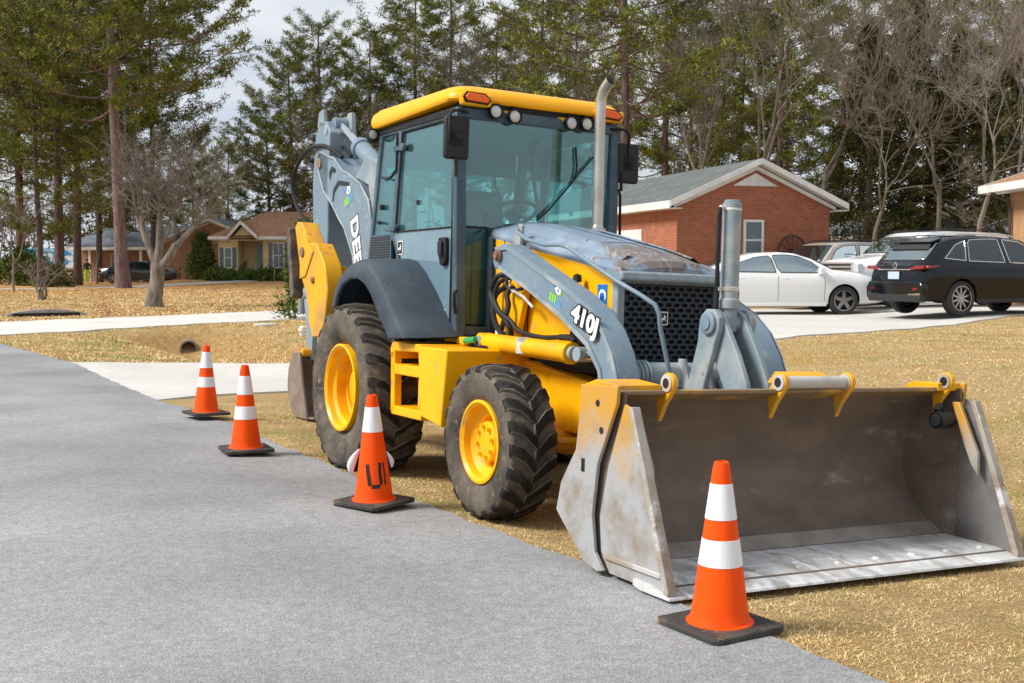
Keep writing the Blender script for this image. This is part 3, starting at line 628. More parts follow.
# ---- loader arms --------------------------------------------
AO = [(1.60,1.60),(1.64,1.69),(1.73,1.715),(1.80,1.70),(2.30,1.515),(2.60,1.41),(2.83,1.305),(2.98,1.19),(3.08,1.06),(3.14,.93),(3.17,.72),(3.14,.42),(3.36,.28),(3.38,.16),(3.28,.12),(3.02,.30),(2.96,.55),(2.98,.80),(2.94,.95),(2.80,1.09),(2.50,1.245),(2.10,1.405),(1.70,1.545),(1.63,1.55)]
def armpoly(d): return [(x, z) for x, z in AO]
b = MB()
for s_ in (-1, 1):
    b2 = MB(); b2.prism(AO, s_*.50, s_*.65) if s_ < 0 else b2.prism(AO, .43, .58)
    arm = part(b2, 'loader_arm', ARM, bevel=.008)
    # raised edge flange on the outside face, like welded plate edges
    f_ = MB(); n_ = 10
    up_ = [(1.66,1.665),(1.80,1.672),(2.31,1.487),(2.60,1.382),(2.815,1.28),(2.955,1.175),(3.05,1.05),(3.11,.92),(3.138,.72)]
    outr = [(1.64,1.69),(1.80,1.70),(2.30,1.515),(2.60,1.41),(2.83,1.305),(2.98,1.19),(3.08,1.06),(3.14,.93),(3.17,.72)]
    f_.grid([[(u[0], s_*.652, u[1]), (u[0], s_*.662, u[1]), (o_[0], s_*.662, o_[1]), (o_[0], s_*.652, o_[1])] for u, o_ in zip(up_, outr)])
    lo_ = [(1.70,1.545),(2.10,1.405),(2.50,1.245),(2.80,1.09),(2.94,.95),(2.98,.80)]; li = [(1.71,1.57),(2.11,1.43),(2.515,1.27),(2.82,1.115),(2.965,.965),(3.006,.80)]
    f_.grid([[(u[0], s_*.652, u[1]), (u[0], s_*.662, u[1]), (o_[0], s_*.662, o_[1]), (o_[0], s_*.652, o_[1])] for u, o_ in zip(lo_, li)])
    fo = part(f_, 'arm_flange', ARMW, arm, fix=True); fo.location.y = -.07 if s_ > 0 else 0
    p_ = MB(); p_.cyl((1.70,s_*.44,1.635),(1.70,s_*.675,1.635),.042,18); p_.cyl((1.70,s_*.675,1.635),(1.70,s_*.69,1.635),.028,14); part(p_, 'arm_pin', RUST, arm, bevel=.004)
    c_ = MB(); c_.cyl((1.40,s_*.56,1.05),(2.50,s_*.56,1.03),.062,22); c_.cyl((1.36,s_*.51,1.05),(1.36,s_*.61,1.05),.062,18); c_.cyl((2.46,s_*.56,1.03),(2.50,s_*.56,1.03),.07,22)
    lc = part(c_, 'lift_cylinder', YEL, bevel=.006)
    r_ = MB(); r_.cyl((2.50,s_*.56,1.03),(2.78,s_*.56,1.03),.03,14); part(r_, 'piston_rod', ROD, lc)
    g_ = MB(); g_.cyl((2.50,s_*.56,1.03),(2.53,s_*.56,1.03),.045,16); g_.cyl((2.64,s_*.50,1.03),(2.64,s_*.62,1.03),.045,16); part(g_, 'cylinder_cap', ARMW, lc, bevel=.004); g_ = MB(); g_.cyl((1.36,s_*.50,1.05),(1.36,s_*.625,1.05),.04,16); part(g_, 'cylinder_pin', ARMW, lc, bevel=.004)
    t_ = MB(); t_.prism([(1.42,1.02),(1.46,1.60),(1.56,1.70),(1.70,1.70),(1.78,1.62),(1.80,1.56),(1.62,1.02)], s_*.43, s_*.475)
    part(t_, 'arm_tower', YEL if s_ > 0 else YEL, bevel=.008)
t_ = MB(); t_.prism([(1.50,1.68),(1.53,1.80),(1.58,1.865),(1.63,1.85),(1.62,1.78),(1.60,1.68)], -.45, -.425); part(t_, 'tower_bracket', ARMW, bevel=.006)
# torque tube and brackets
b = MB(); b.cyl((3.02,-.50,.93),(3.02,.50,.93),.075,28)
for y in (-.16, .0, .16): b.prism([(3.0,.80),(3.05,1.03),(3.10,1.03),(3.20,.80)], y-.012, y+.012)
for y in (-.455,-.425,-.395): b.lathe([(.086,y-.008),(.092,y),(.086,y+.008)], (3.02,0,.93), 'y', 24)
part(b, 'torque_tube', ARMW, bevel=.003)
# bell crank links (A: back to the arms, B: forward to the bucket)
YC = -.035
lk = []
for s_ in (-1, 1):
    b = MB(); y0, y1 = YC+s_*.095, YC+s_*.135
    b.prism([(3.24,1.285),(3.29,1.325),(3.36,1.325),(3.40,1.28),(3.405,1.22),(3.38,1.15),(3.29,.90),(3.26,.72),(3.12,.72),(3.14,.90),(3.22,1.14),(3.225,1.22)], y0, y1)
    a_ = part(b, 'bell_crank_link', ARMW, bevel=.007)
    p_ = MB(); p_.lathe([(0,y1-s_*.01),(.064,y1-s_*.01),(.064,y1+s_*.018),(.052,y1+s_*.024),(.038,y1+s_*.024),(.038,y1+s_*.032),(.02,y1+s_*.034),(0,y1+s_*.034)], (3.32,0,1.245), 'y', 28); part(p_, 'pivot_pin', ARM, a_)
    b = MB(); y0, y1 = YC+s_*.057, YC+s_*.093
    b.prism([(3.27,1.29),(3.32,1.32),(3.37,1.30),(3.52,1.08),(3.60,.93),(3.62,.85),(3.48,.80),(3.40,.90),(3.30,1.08),(3.25,1.20)], y0, y1)
    part(b, 'bucket_link', ARMW, bevel=.007)
# tilt cylinder standing upright
b = MB(); b.cyl((3.32,YC,1.33),(3.32,YC,1.93),.053,30); b.cyl((3.32,YC,1.93),(3.32,YC,1.945),.045,24); b.lathe([(.062,0),(.062,.05),(.054,.06)], (3.32,YC,1.33), n=28)
b.cyl((3.32,YC-.12,1.245),(3.32,YC+.12,1.245),.048,20); b.cyl((3.32,YC,1.20),(3.32,YC,1.36),.05,20); b.cyl((3.32,YC,.80),(3.32,YC,1.2),.03,16)
tc_ = part(b, 'tilt_cylinder', ARMW, bevel=.003)
b = MB(); b.lathe([(.0545,0),(.057,.003),(.057,.02),(.0545,.023)], (3.32,YC,1.43), n=28); b.lathe([(.054,0),(.055,.002),(.055,.012),(.054,.014)], (3.32,YC,1.885), n=28); b.cyl((3.32,YC-.05,1.90),(3.32,YC-.085,1.90),.014,10); b.box((3.31,YC-.09,1.43),(3.335,YC-.05,1.45)); part(b, 'clamp_band', STEEL, tc_)
b = MB(); b.tube([(3.32,YC-.085,1.90),(3.32,YC-.092,1.85),(3.32,YC-.092,1.60),(3.32,YC-.085,1.35),(3.30,YC-.075,1.30)], .0125, 10)
b.tube([(3.32,YC+.03,1.44),(3.30,YC+.075,1.42),(3.29,YC+.08,1.38),(3.29,YC+.075,1.34)], .014, 10); part(b, 'hose', BLK, tc_)
# hard hydraulic line running from the tower over to the linkage
b = MB(); b.tube([(1.56,-.455,1.83),(1.66,-.5,1.80),(1.78,-.5,1.75),(2.02,-.5,1.705),(2.22,-.5,1.70),(2.32,-.5,1.68),(2.55,-.49,1.585),(2.80,-.46,1.475),(2.98,-.40,1.39),(3.06,-.36,1.34),(3.08,-.345,1.29),(3.08,-.33,1.2),(3.08,-.27,1.0),(3.08,-.24,.91),(3.08,-.20,.875),(3.09,-.15,.87),(3.12,-.08,.87)], .0135, 12)
b.cyl((3.12,-.09,.845),(3.12,-.09,.895),.03,14)
part(b, 'guard_rail', ARM)

# ---- front bucket (4 in 1) ----------------------------------
bk = MB()
HB = 1.185
prof = [(4.30,.035),(4.05,.04),(3.86,.045),(3.76,.10),(3.66,.17),(3.575,.28),(3.53,.42),(3.53,.56),(3.58,.70),(3.68,.81),(3.80,.885),(3.92,.915)]
inn = [(3.92,.905),(3.81,.87),(3.70,.80),(3.60,.69),(3.552,.56),(3.552,.42),(3.595,.29),(3.675,.19),(3.775,.12),(3.87,.066),(4.05,.060),(4.30,.052)]
bk.prism(prof+inn, -HB+.02, HB-.02)
for s_ in (-1, 1): bk.prism(prof[3:]+[(3.955,.915),(3.955,.05),(3.80,.05)], s_*(HB-.0205), s_*(HB-.036))
part_bucket = part(bk, 'loader_bucket', BIN, ang=25)
b = MB(); b.prism([(4.12,.062),(4.24,.060),(4.40,.030),(4.405,.018),(4.18,.018),(4.12,.03)], -HB-.012, HB+.012)
b.prism([(3.872,.067),(3.875,.0705),(4.13,.066),(4.13,.060)], -HB+.03, HB-.03)
ce = part(b, 'cutting_edge', STEEL, part_bucket, bevel=.003)
b = MB()
for i in range(9): y = -1.05+i*.2625; b = MB(); b.lathe([(0,.012),(.014,.012),(.024,.004),(.026,0)], (4.215,y,.060), n=10); part(b, 'edge_bolt', STEEL, ce)
b = MB(); b.prism([(3.775,.123),(3.872,.071),(3.874,.0745),(3.778,.127)], -HB+.03, HB-.03); part(b, 'floor_wear_plate', mat('dusty_plate', (.36,.33,.30), .5, .2, second=(.24,.21,.185), scale=3, lo=.4, hi=.6), part_bucket)
b = MB(); b.prism([(3.60,.80),(3.70,.905),(3.905,.922),(3.922,.918),(3.922,.900),(3.80,.86)], -HB+.03, HB-.04); part(b, 'top_lip', mat('lip_brown', (.22,.15,.08), .6, second=(.45,.26,.05), scale=2.2, lo=.52, hi=.6), part_bucket, bevel=.003)
for s_ in (-1, 1):
    # rear side plate with its own outline
    b = MB(); b.prism([(3.63,.93),(3.955,.945),(3.95,.86),(3.80,.55),(3.765,.30),(3.80,.12),(3.88,.045),(3.83,.03),(3.70,.06),(3.43,.27),(3.47,.42),(3.60,.60),(3.62,.75)], s_*HB, s_*(HB+.022))
    sp_ = part(b, 'side_plate', SIDEW, part_bucket, bevel=.004)
    h_ = MB()
    for x, z in ((3.79,.85),(3.83,.72)): h_ = MB(); h_.cyl((x, s_*(HB+.0225), z), (x, s_*(HB+.0245), z), .017, 14); part(h_, 'bolt_hole', BLK, sp_)
    h_ = MB()
    h_.box((3.66,min(s_*(HB+.0222),s_*(HB+.0245)),.50),(3.69,max(s_*(HB+.0222),s_*(HB+.0245)),.565)); part(h_, 'bolt_hole', BLK, sp_)
    # clam side wall
    b = MB(); b.prism([(3.98,.86),(4.05,.84),(4.16,.58),(4.20,.50),(4.36,.06),(4.37,.03),(3.90,.035),(3.82,.13),(3.80,.30),(3.86,.55)], s_*(HB-.022), s_*(HB-.004))
    cw_ = part(b, 'clam_side', SIDEW if s_ < 0 else mat('clam_inside_worn', (.24,.235,.23), .45, .3, second=(.15,.14,.135), scale=3), part_bucket, bevel=.003)
    b = MB(); b.prism([(4.03,.85),(4.06,.855),(4.175,.585),(4.21,.50),(4.39,.055),(4.385,.03),(4.352,.04),(4.18,.48),(4.148,.57)], s_*(HB-.040), s_*(HB+.010)); part(b, 'edge_flange', mat('flange_worn', (.38,.35,.31), .5, .1, second=(.28,.22,.16), scale=5, lo=.45, hi=.6, third=(.62,.62,.62), scale3=9, lo3=.56, hi3=.66, detail=9), cw_, bevel=.004)
    b = MB(); b.prism([(3.94,.84),(3.99,.84),(4.13,.57),(4.14,.44),(4.09,.50),(4.04,.60)], s_*(HB-.085), s_*(HB-.06)); part(b, 'inner_gusset', SIDEW, cw_, bevel=.004)
    b = MB(); b.prism([(3.86,.10),(4.32,.10),(4.32,.125),(3.85,.125)], s_*(HB-.004), s_*(HB+.008)); part(b, 'side_rib', BSIDE, cw_, bevel=.003)
# lugs on the top edge
def lug(yc, w=.028):
    b = MB(); c = (3.93,.955); R0 = .052
    arc = [(c[0]+R0*math.cos(a), c[1]+R0*math.sin(a)) for a in np.linspace(math.radians(-30), math.radians(180), 12)]
    outer = arc+[(3.87,.94),(3.84,.90),(3.86,.76),(3.905,.84)]
    hole = [(c[0]+.024*math.cos(a), c[1]+.024*math.sin(a)) for a in np.linspace(0, 2*PI, 15)[:-1]]
    b.prism(outer, yc-w/2, yc+w/2)
    o = part(b, 'lug', YELD, part_bucket, bevel=.004)
    h_ = MB(); h_.lathe([(.043,yc-w/2-.008),(.043,yc+w/2+.008),(.026,yc+w/2+.009),(.026,yc-w/2-.009)], (c[0],0,c[1]), 'y', 22, closed=True); part(h_, 'lug_boss', BSIDE, o)
    k_ = MB(); k_.cyl((c[0], yc-w/2-.0085, c[1]), (c[0], yc+w/2+.0085, c[1]), .0262, 18); part(k_, 'pin_hole', BLK, o)
for y in (-.885, -.17, .295, 1.06): lug(y)
b = MB(); b.cyl((3.93,-.15,.955),(3.93,.275,.955),.033,20); part(b, 'cross_pipe', BSIDE, part_bucket)
b = MB(); b.prism([(3.74,.94),(3.80,1.005),(3.86,.985),(3.92,.93)], -.10, .22); part(b, 'hook_plate', YELD, part_bucket, bevel=.004)
b = MB(); b.cyl((3.96,.96,.74),(3.93,1.10,.74),.05,18); b.cyl((3.97,.93,.74),(3.955,.98,.74),.034,14); b.tube([(3.96,.96,.79),(3.95,.99,.82),(3.93,1.02,.80)], .02, 8); part(b, 'clam_cylinder_end', BLK, part_bucket, bevel=.004)
b = MB(); b.prism([(3.60,.93),(3.70,.96),(3.90,.945),(3.90,.90),(3.62,.86)], -HB+.02, -.91); part(b, 'corner_bracket', YELD, part_bucket, bevel=.005)
b = MB(); b.prism([(3.66,.90),(3.74,.945),(3.92,.945),(3.93,.90)], 1.0, HB); part(b, 'corner_bracket', YELD, part_bucket, bevel=.005)

# ---- cab ----------------------------------------------------
cab = MB()
def bar(a, b_, t=.05, u=None, w=None): cab.tube([a, b_], t/2*1.2, 4)
def post(b0, b1, hx_, hy_):
    """slanted square post between two centres"""
    (x0,y0,z0), (x1,y1,z1) = b0, b1
    vs = [(x0-hx_,y0-hy_,z0),(x0+hx_,y0-hy_,z0),(x0+hx_,y0+hy_,z0),(x0-hx_,y0+hy_,z0),(x1-hx_,y1-hy_,z1),(x1+hx_,y1-hy_,z1),(x1+hx_,y1+hy_,z1),(x1-hx_,y1+hy_,z1)]
    cab._add(vs, [(3,2,1,0),(4,5,6,7),(0,1,5,4),(1,2,6,5),(2,3,7,6),(3,0,4,7)])
for s_ in (-1, 1):
    post((1.075,s_*.63,1.08),(1.03,s_*.655,2.66),.045,.04)            # front posts
    post((-.53,s_*.645,1.62),(-.33,s_*.65,2.66),.03,.035)             # rear posts
    post((-.05,s_*.66,1.78),(.06,s_*.662,2.66),.035,.022)             # door hinge posts
    post((.47,s_*.66,1.08),(-.04,s_*.66,1.83),.03,.022)
    cab.box((.44,s_*.66-.025,1.08),(1.07,s_*.66+.025,1.125))          # sill
    cab.box((-.36,s_*.655-.03,2.625),(1.07,s_*.655+.03,2.70))
cab.box((1.0,-.66,1.08),(1.10,-.40,1.15)); cab.box((1.0,.40,1.08),(1.10,.66,1.15)); cab.box((.98,-.66,2.62),(1.07,.66,2.70)); cab.box((-.38,-.66,2.62),(-.30,.66,2.70)); cab.box((-.58,-.66,1.55),(-.50,.66,1.66))
cab.box((-.50,-.62,1.05),(1.05,.62,1.12))
cabo = part(cab, 'cab_frame', CABM, bevel=.010)
b = MB(); b.box((-.55,-.62,1.10),(.0,.62,1.60)); b.prism([(-.55,1.58),(-.05,1.80),(.45,1.12),(-.4,1.12)], -.64, -.6); b.prism([(-.55,1.58),(-.05,1.80),(.45,1.12),(-.4,1.12)], .6, .64); b.box((1.06,-.42,1.08),(1.12,.42,1.80)); part(b, 'cab_lower_body', CABM, bevel=.02)
def pane(name, poly, m, t=.004, parent=None, ax='y', v=0): 
    b = MB(); b.prism(poly, v-t/2, v+t/2, axis=ax); return b.build(name, m, parent or cabo, smooth=False)
for s_ in (-1, 1):
    Y = s_*.668
    pane('door_glass', [(.02,1.85),(1.03,1.85),(1.02,2.62),(.10,2.62)], GLS, v=Y)
    pane('rear_side_glass', [(-.50,1.84),(-.09,1.84),(-.01,2.62),(-.31,2.62)], GLS, v=Y)
    pane('rear_quarter_panel', [(-.56,1.62),(-.06,1.62),(-.08,1.84),(-.50,1.84)], CABM, v=Y, t=.02)
    dp = pane('door_panel', [(-.01,1.845),(1.03,1.845),(1.04,1.15),(.50,1.15),(.02,1.80)], DOORM, v=Y, t=.02)
    b = MB(); Z = s_*.682
    for i in range(9): b.box((-.50,min(Z,Z-s_*.012),1.655+i*.02),(-.10,max(Z,Z-s_*.012),1.665+i*.02))
    b.build('vent', BLKP, cabo)
    pane('door_lower_glass', [(.34,1.50),(.60,1.16),(.52,1.16),(.28,1.49)], GLSD, v=s_*.681, t=.003)
    # gasket lines
    b = MB()
    for p0, p1 in (((.02,1.85),(1.03,1.85)), ((1.035,1.15),(1.02,2.62)), ((.02,1.85),(.10,2.62)), ((.10,2.62),(1.02,2.62)), ((-.01,1.80),(.49,1.145)), ((.49,1.145),(1.035,1.15))):
        b.tube([(p0[0], s_*.682, p0[1]), (p1[0], s_*.682, p1[1])], .007, 6)
    b.build('door_gasket', BLK, cabo)
    # handle, hinges, stay
    b = MB(); b.prism([(.86,1.78),(.98,1.78),(.99,1.62),(.96,1.57),(.90,1.58),(.87,1.64)], s_*.68, s_*.712); dh = b.build('door_handle', BLK, cabo, bevel=.012)
    b = MB(); b.prism([(.895,1.75),(.955,1.75),(.965,1.64),(.905,1.65)], s_*.712, s_*.735); b.build('handle_grip', BLKP, dh, bevel=.008)
    b = MB()
    for x, z in ((.03,2.50),(-.09,1.88)):
        b.box((x-.06,min(s_*.682,s_*.70),z-.02),(x+.12,max(s_*.682,s_*.70),z+.02)); b.cyl((x+.13,s_*.682,z),(x+.13,s_*.715,z),.032,16)
    b.build('hinge', CABM, cabo, bevel=.006)
    b = MB(); b.tube([(-.27,s_*.685,2.30),(-.14,s_*.70,2.27),(-.04,s_*.70,2.29),(.0,s_*.69,2.33)], .011, 8); b.build('window_latch', BLK, cabo); b = MB(); b.cyl((-.26,s_*.67,2.06),(-.26,s_*.70,2.06),.022,12); b.build('window_latch', BLK, cabo); b = MB(); b.cyl((-.40,s_*.67,1.95),(-.26,s_*.70,1.93),.012,8)
    b.build('window_latch', BLK, cabo); b = MB(); b.cyl((.42,s_*.672,2.06),(.42,s_*.685,2.06),.02,10); b.build('window_latch', BLK, cabo); b = MB(); b.cyl((.02,s_*.69,2.32),(.02,s_*.69,2.62),.010,8)
    b.build('window_latch', BLK, cabo)
    b = MB(); b.tube([(1.10,s_*.665,1.40),(1.13,s_*.70,1.38),(1.14,s_*.70,1.30),(1.12,s_*.68,1.24)], .012, 8); b.build('post_bracket', BLK, cabo); b = MB(); b.tube([(1.10,s_*.70,2.20),(1.10,s_*.70,2.34)], .013, 8); b.build('post_bracket', BLK, cabo)
    
# windshield with lower wings
pane('windshield', [(-.60,1.86),(.60,1.86),(.605,2.63),(-.605,2.63)], GLS, v=1.052, ax='x')
pane('lower_front_glass', [(-.595,1.16),(-.39,1.16),(-.39,1.70),(-.41,1.855),(-.60,1.855)], GLSD, v=1.052, ax='x'); pane('lower_front_glass', [(.595,1.16),(.39,1.16),(.39,1.70),(.41,1.855),(.60,1.855)], GLSD, v=1.052, ax='x')
pane('rear_window', [(-.60,1.66),(.60,1.66),(.60,2.62),(-.60,2.62)], GLS, v=-.43, ax='x')
b = MB(); b.tube([(1.06,-.595,1.858),(1.06,-.42,1.858),(1.06,-.40,1.72),(1.06,-.395,1.16),(1.06,-.595,1.16)], .008, 6); b.build('front_gasket', BLK, cabo); b = MB(); b.tube([(1.06,.595,1.858),(1.06,.42,1.858),(1.06,.40,1.72),(1.06,.395,1.16),(1.06,.595,1.16)], .008, 6); b.build('front_gasket', BLK, cabo)
# roof
RP = []
def roof_outline(t, inset):
    # rounded rectangle in plan, corners r
    x0, x1, y1, r = -.52+inset, 1.10-inset, .735-inset, .13
    out = []
    for cx, cy, a0 in ((x1-r, y1-r, 0), (x0+r, y1-r, 90), (x0+r, -y1+r, 180), (x1-r, -y1+r, 270)):
        for i in range(6): a = math.radians(a0+90*i/5); out.append((cx+r*math.cos(a), cy+r*math.sin(a)))
    return out
b = MB(); L_ = []
for inset, z, fx in ((.012,2.695,1),(.0,2.71,1),(.0,2.76,1),(.012,2.80,1),(.05,2.835,1),(.12,2.858,1),(.30,2.872,1)):
    L_.append([(x, y, z+(.02*math.cos((x-.3)*1.6) if z > 2.72 else .045*smooth01(.75, 1.0, x))) for x, y in roof_outline(0, inset)])
n_ = len(L_[0]); vs = [p for r in L_ for p in r]; fs = [(i*n_+j, i*n_+(j+1)%n_, (i+1)*n_+(j+1)%n_, (i+1)*n_+j) for i in range(len(L_)-1) for j in range(n_)]
fs += [tuple(range((len(L_)-1)*n_, len(L_)*n_)), tuple(reversed(range(n_)))]
b._add(vs, fs); roof = part(b, 'cab_roof', mat('roof_yellow', (.96,.43,.0), .38, second=(.92,.40,.0), scale=2, third=(.62,.42,.18), scale3=1.2, lo3=.62, hi3=.8, coat=.08, spec=.3), ang=40)
b = MB(); b.box((-.44,-.69,2.63),(1.02,.69,2.705)); b.box((.90,-.64,2.66),(1.062,.64,2.765)); part(b, 'roof_gasket', BLK, bevel=.02)
# visor bosses, lights
for y in (-.56, .56): b = MB(); b.prism([(y-.11,2.705),(y+.11,2.705),(y+.13,2.79),(y-.13,2.79)], 1.06, 1.135, axis='x'); part(b, 'visor_boss', YEL, roof, bevel=.015)
for y in (-.25,.22): b = MB(); b.prism([(y-.09,2.71),(y+.09,2.71),(y+.04,2.655),(y-.04,2.655)], 1.0, 1.07, axis='x'); part(b, 'visor_boss', YEL, roof, bevel=.015)
AMB = mat('amber_lens', (.90,.13,.0), .25, coat=.1, spec=.4)
LENS = mat('lamp_lens', (.62,.61,.58), .08, .0, second=(.5,.49,.47), scale=30, coat=1.0); CHRM = mat('chrome', (.8,.8,.8), .08, 1.0)
for s_ in (-1, 1):
    b = MB(); b.prism([(s_*.56-.085,2.735),(s_*.56+.07,2.728),(s_*.56+.095,2.752),(s_*.56+.05,2.785),(s_*.56-.08,2.79),(s_*.56-.10,2.76)], 1.13, 1.150, axis='x'); am = part(b, 'marker_lamp', AMB, roof, bevel=.006)
    b = MB(); b.prism([(s_*.56-.10,2.722),(s_*.56+.08,2.715),(s_*.56+.112,2.752),(s_*.56+.06,2.797),(s_*.56-.09,2.80),(s_*.56-.118,2.76)], 1.128, 1.138, axis='x'); b.build('lamp_bezel', BLK, am, bevel=.003)
def lamp(x, y, z, dx, r=.05):
    b = MB(); c = Vector((x, y, z)); s_ = 1 if dx > 0 else -1
    b.lathe([(0,0),(r*.75,0),(r*1.0,s_*.02),(r*1.08,s_*.05),(r*1.08,s_*.066),(r*.98,s_*.068),(r*.93,s_*.055)], (x,y,z), 'x', 26)
    o = part(b, 'work_lamp', BLK, roof); b = MB(); b.lathe([(r*.95,s_*.052),(r*.6,s_*.062),(0,s_*.066)], (x,y,z), 'x', 24); b.build('lens', LENS, o)
    b = MB(); b.tube([(x+.02*s_,y,z+r),(x-.0,y,z+r+.03)], .012, 8); b.build('lamp_stem', BLK, o); return o
for y, z in ((-.40,2.685),(-.245,2.665),(.235,2.665),(.37,2.672)): lamp(1.06, y, z, 1)
for y in (-.66, .66): lamp(-.50, y, 2.655, -1)
# rear-right lamp as seen hanging from the roof corner
o = lamp(-.42, -.74, 2.65, 1, .045)
# mirrors
for s_ in (-1, 1):
    b = MB(); y0 = s_*.70
    b.tube([(1.06,s_*.60,2.66),(1.10,y0-s_*.02,2.665),(1.10,y0+s_*.03,2.66),(1.10,y0+s_*.06,2.63),(1.10,y0+s_*.06,2.45)], .011, 10)
    mr_ = part(b, 'mirror_arm', BLK)
    b = MB(); cy = s_*.765; 
    out = []
    for cx_, cz_, a0 in ((.068,.125,0),(-.068,.125,90),(-.068,-.125,180),(.068,-.125,270)):
        for i in range(5): a = math.radians(a0+90*i/4); out.append((cy-s_*.075+ (cx_+.027*math.cos(a)) , 2.475+cz_+.027*math.sin(a)))
    if s_ > 0: out = [(y+.08, z-.06) for y, z in out]
    b.prism(out, 1.045, 1.095, axis='x'); mh = part(b, 'mirror_head', BLKP, mr_, bevel=.014)
    b = MB(); o0 = out; b.prism([(sum(p[0] for p in out)/len(out)+(p[0]-sum(q[0] for q in out)/len(out))*.85, sum(q[1] for q in out)/len(out)+(p[1]-sum(q[1] for q in out)/len(out))*.88) for p in out], 1.040, 1.044, axis='x'); b.build('mirror_glass', CHRM, mh)
    cyy = sum(p[0] for p in out)/len(out); czz = sum(p[1] for p in out)/len(out)
    b = MB(); b.box((1.095,cyy-.028,czz-.03),(1.12,cyy+.028,czz+.03)); b.cyl((1.12,cyy,czz),(1.135,cyy,czz),.016,12); b.box((1.10,cyy-.045,czz-.05),(1.106,cyy+.045,czz+.045)); b.build('mirror_clamp', BLK, mh, bevel=.004)
# grab rail on the left side of the cab, wiper
b = MB(); b.tube([(1.0,.68,2.21),(.98,.72,2.225),(.97,.765,2.22),(.965,.785,2.18),(.955,.80,1.95),(.95,.805,1.70)], .011, 10); part(b, 'grab_rail', BLK)
b = MB(); b.tube([(1.07,.30,2.50),(1.075,.315,2.35),(1.075,.30,2.26),(1.085,.08,2.02),(1.08,-.02,1.935)], .008, 6); b.tube([(1.072,.46,2.44),(1.075,.10,2.04)], .006, 6)
b.tube([(1.07,.515,2.52),(1.07,.49,2.47),(1.07,.49,2.36),(1.07,.51,2.30)], .008, 6); part(b, 'wiper', BLK)
# interior
INT = mat('interior_plastic', (.11,.14,.155), .6); SEATM = mat('seat_vinyl', (.12,.13,.14), .6)
b = MB(); b.box((.05,-.26,1.45),(.55,.26,1.60)); b.prism([(.02,1.55),(.15,1.55),(.06,2.22),(-.06,2.22)], -.25, .25); b.box((.1,-.2,1.12),(.45,.2,1.45)); b.box((.05,-.34,1.68),(.40,-.28,1.73)); b.box((.05,.28,1.68),(.40,.34,1.73)); part(b, 'operator_seat', SEATM, bevel=.03)
b = MB(); b.prism([(.82,1.12),(1.02,1.12),(1.02,1.86),(.86,1.90),(.74,1.82),(.78,1.6)], -.20, .20); b.box((.75,.36,1.12),(1.0,.56,1.80)); dsh = part(b, 'dash_console', INT, bevel=.02)
b = MB(); C_ = Vector((.68,-.02,2.0)); ax_ = Vector((-.45,0,1)).normalized(); u_ = Vector((0,1,0)); v_ = ax_.cross(u_)
b.tube([C_+(u_*math.cos(a)+v_*math.sin(a))*.20 for a in np.linspace(0, 2*PI, 33)[:-1]], .014, 8, closed=True)
for a in (.3, 2.4, 4.5): b.tube([C_, C_+(u_*math.cos(a)+v_*math.sin(a))*.20], .012, 6)
b.cyl(C_-ax_*.25, C_, .025, 10); b.cyl(C_-ax_*.01, C_+ax_*.02, .045, 16); part(b, 'steering_wheel', BLK)
b = MB(); b.tube([(.80,.17,1.86),(.78,.15,2.1),(.76,.11,2.35),(.76,.10,2.45)], .014, 8); b.tube([(.76,.10,2.44),(.765,.105,2.50),(.78,.13,2.57)], .028, 10); b.tube([(.75,-.24,1.7),(.72,-.28,1.98)], .01, 6); b.lathe([(0,-.025),(.025,0),(0,.025)], (.72,-.28,2.0), n=12); part(b, 'control_lever', BLK)
b = MB(); b.box((-.42,-.60,2.40),(-.38,.60,2.60)); b.box((-.42,-.05,1.66),(-.38,.05,2.4)); b.box((-.3,-.55,1.15),(-.05,-.30,1.75)); b.box((-.3,.30,1.15),(-.05,.55,1.75)); part(b, 'rear_console', INT, bevel=.01)
b = MB(); b.box((-.38,-.62,2.595),(1.0,.62,2.635)); part(b, 'headliner', mat('headliner', (.20,.24,.26), .9))

# ---- rear fenders -------------------------------------------
for s_ in (-1, 1):
    outer = [(-.30,1.24),(-.26,1.36),(-.14,1.50),(.04,1.585),(.26,1.625),(.45,1.60),(.62,1.51),(.82,1.36),(1.00,1.20),(1.16,1.06)]
    inner = [(-.17,1.25),(-.13,1.34),(-.03,1.42),(.12,1.465),(.28,1.47),(.42,1.43),(.55,1.35),(.70,1.21),(.83,1.10),(.90,1.045)]
    b = MB(); P = []
    for (xo, zo), (xi, zi) in zip(outer, inner):
        cx, cz = xi-xo, zi-zo; n = math.hypot(cx, cz); cx /= n; cz /= n
        P.append([(xo+cx*.02, s_*.62, zo+cz*.0+.02), (xo, s_*.74, zo+.01), (xo, s_*.98, zo), (xo+cx*.012, s_*1.06, zo+cz*.012), (xo+cx*.035, s_*1.085, zo+cz*.035), (xi-cx*.02, s_*1.10, zi-cz*.02), (xi, s_*1.09, zi), (xi, s_*1.065, zi), (xi-cx*.03, s_*1.06, zi-cz*.03), (xo+cx*.05, s_*1.04, zo+cz*.05), (xo+cx*.04, s_*.62, zo+cz*.04)])
    b.grid(P); b._add(P[0], [tuple(range(11))]); b._add(P[-1], [tuple(reversed(range(11)))])
    part(b, 'rear_fender', FENM, ang=45, bevel=.006)

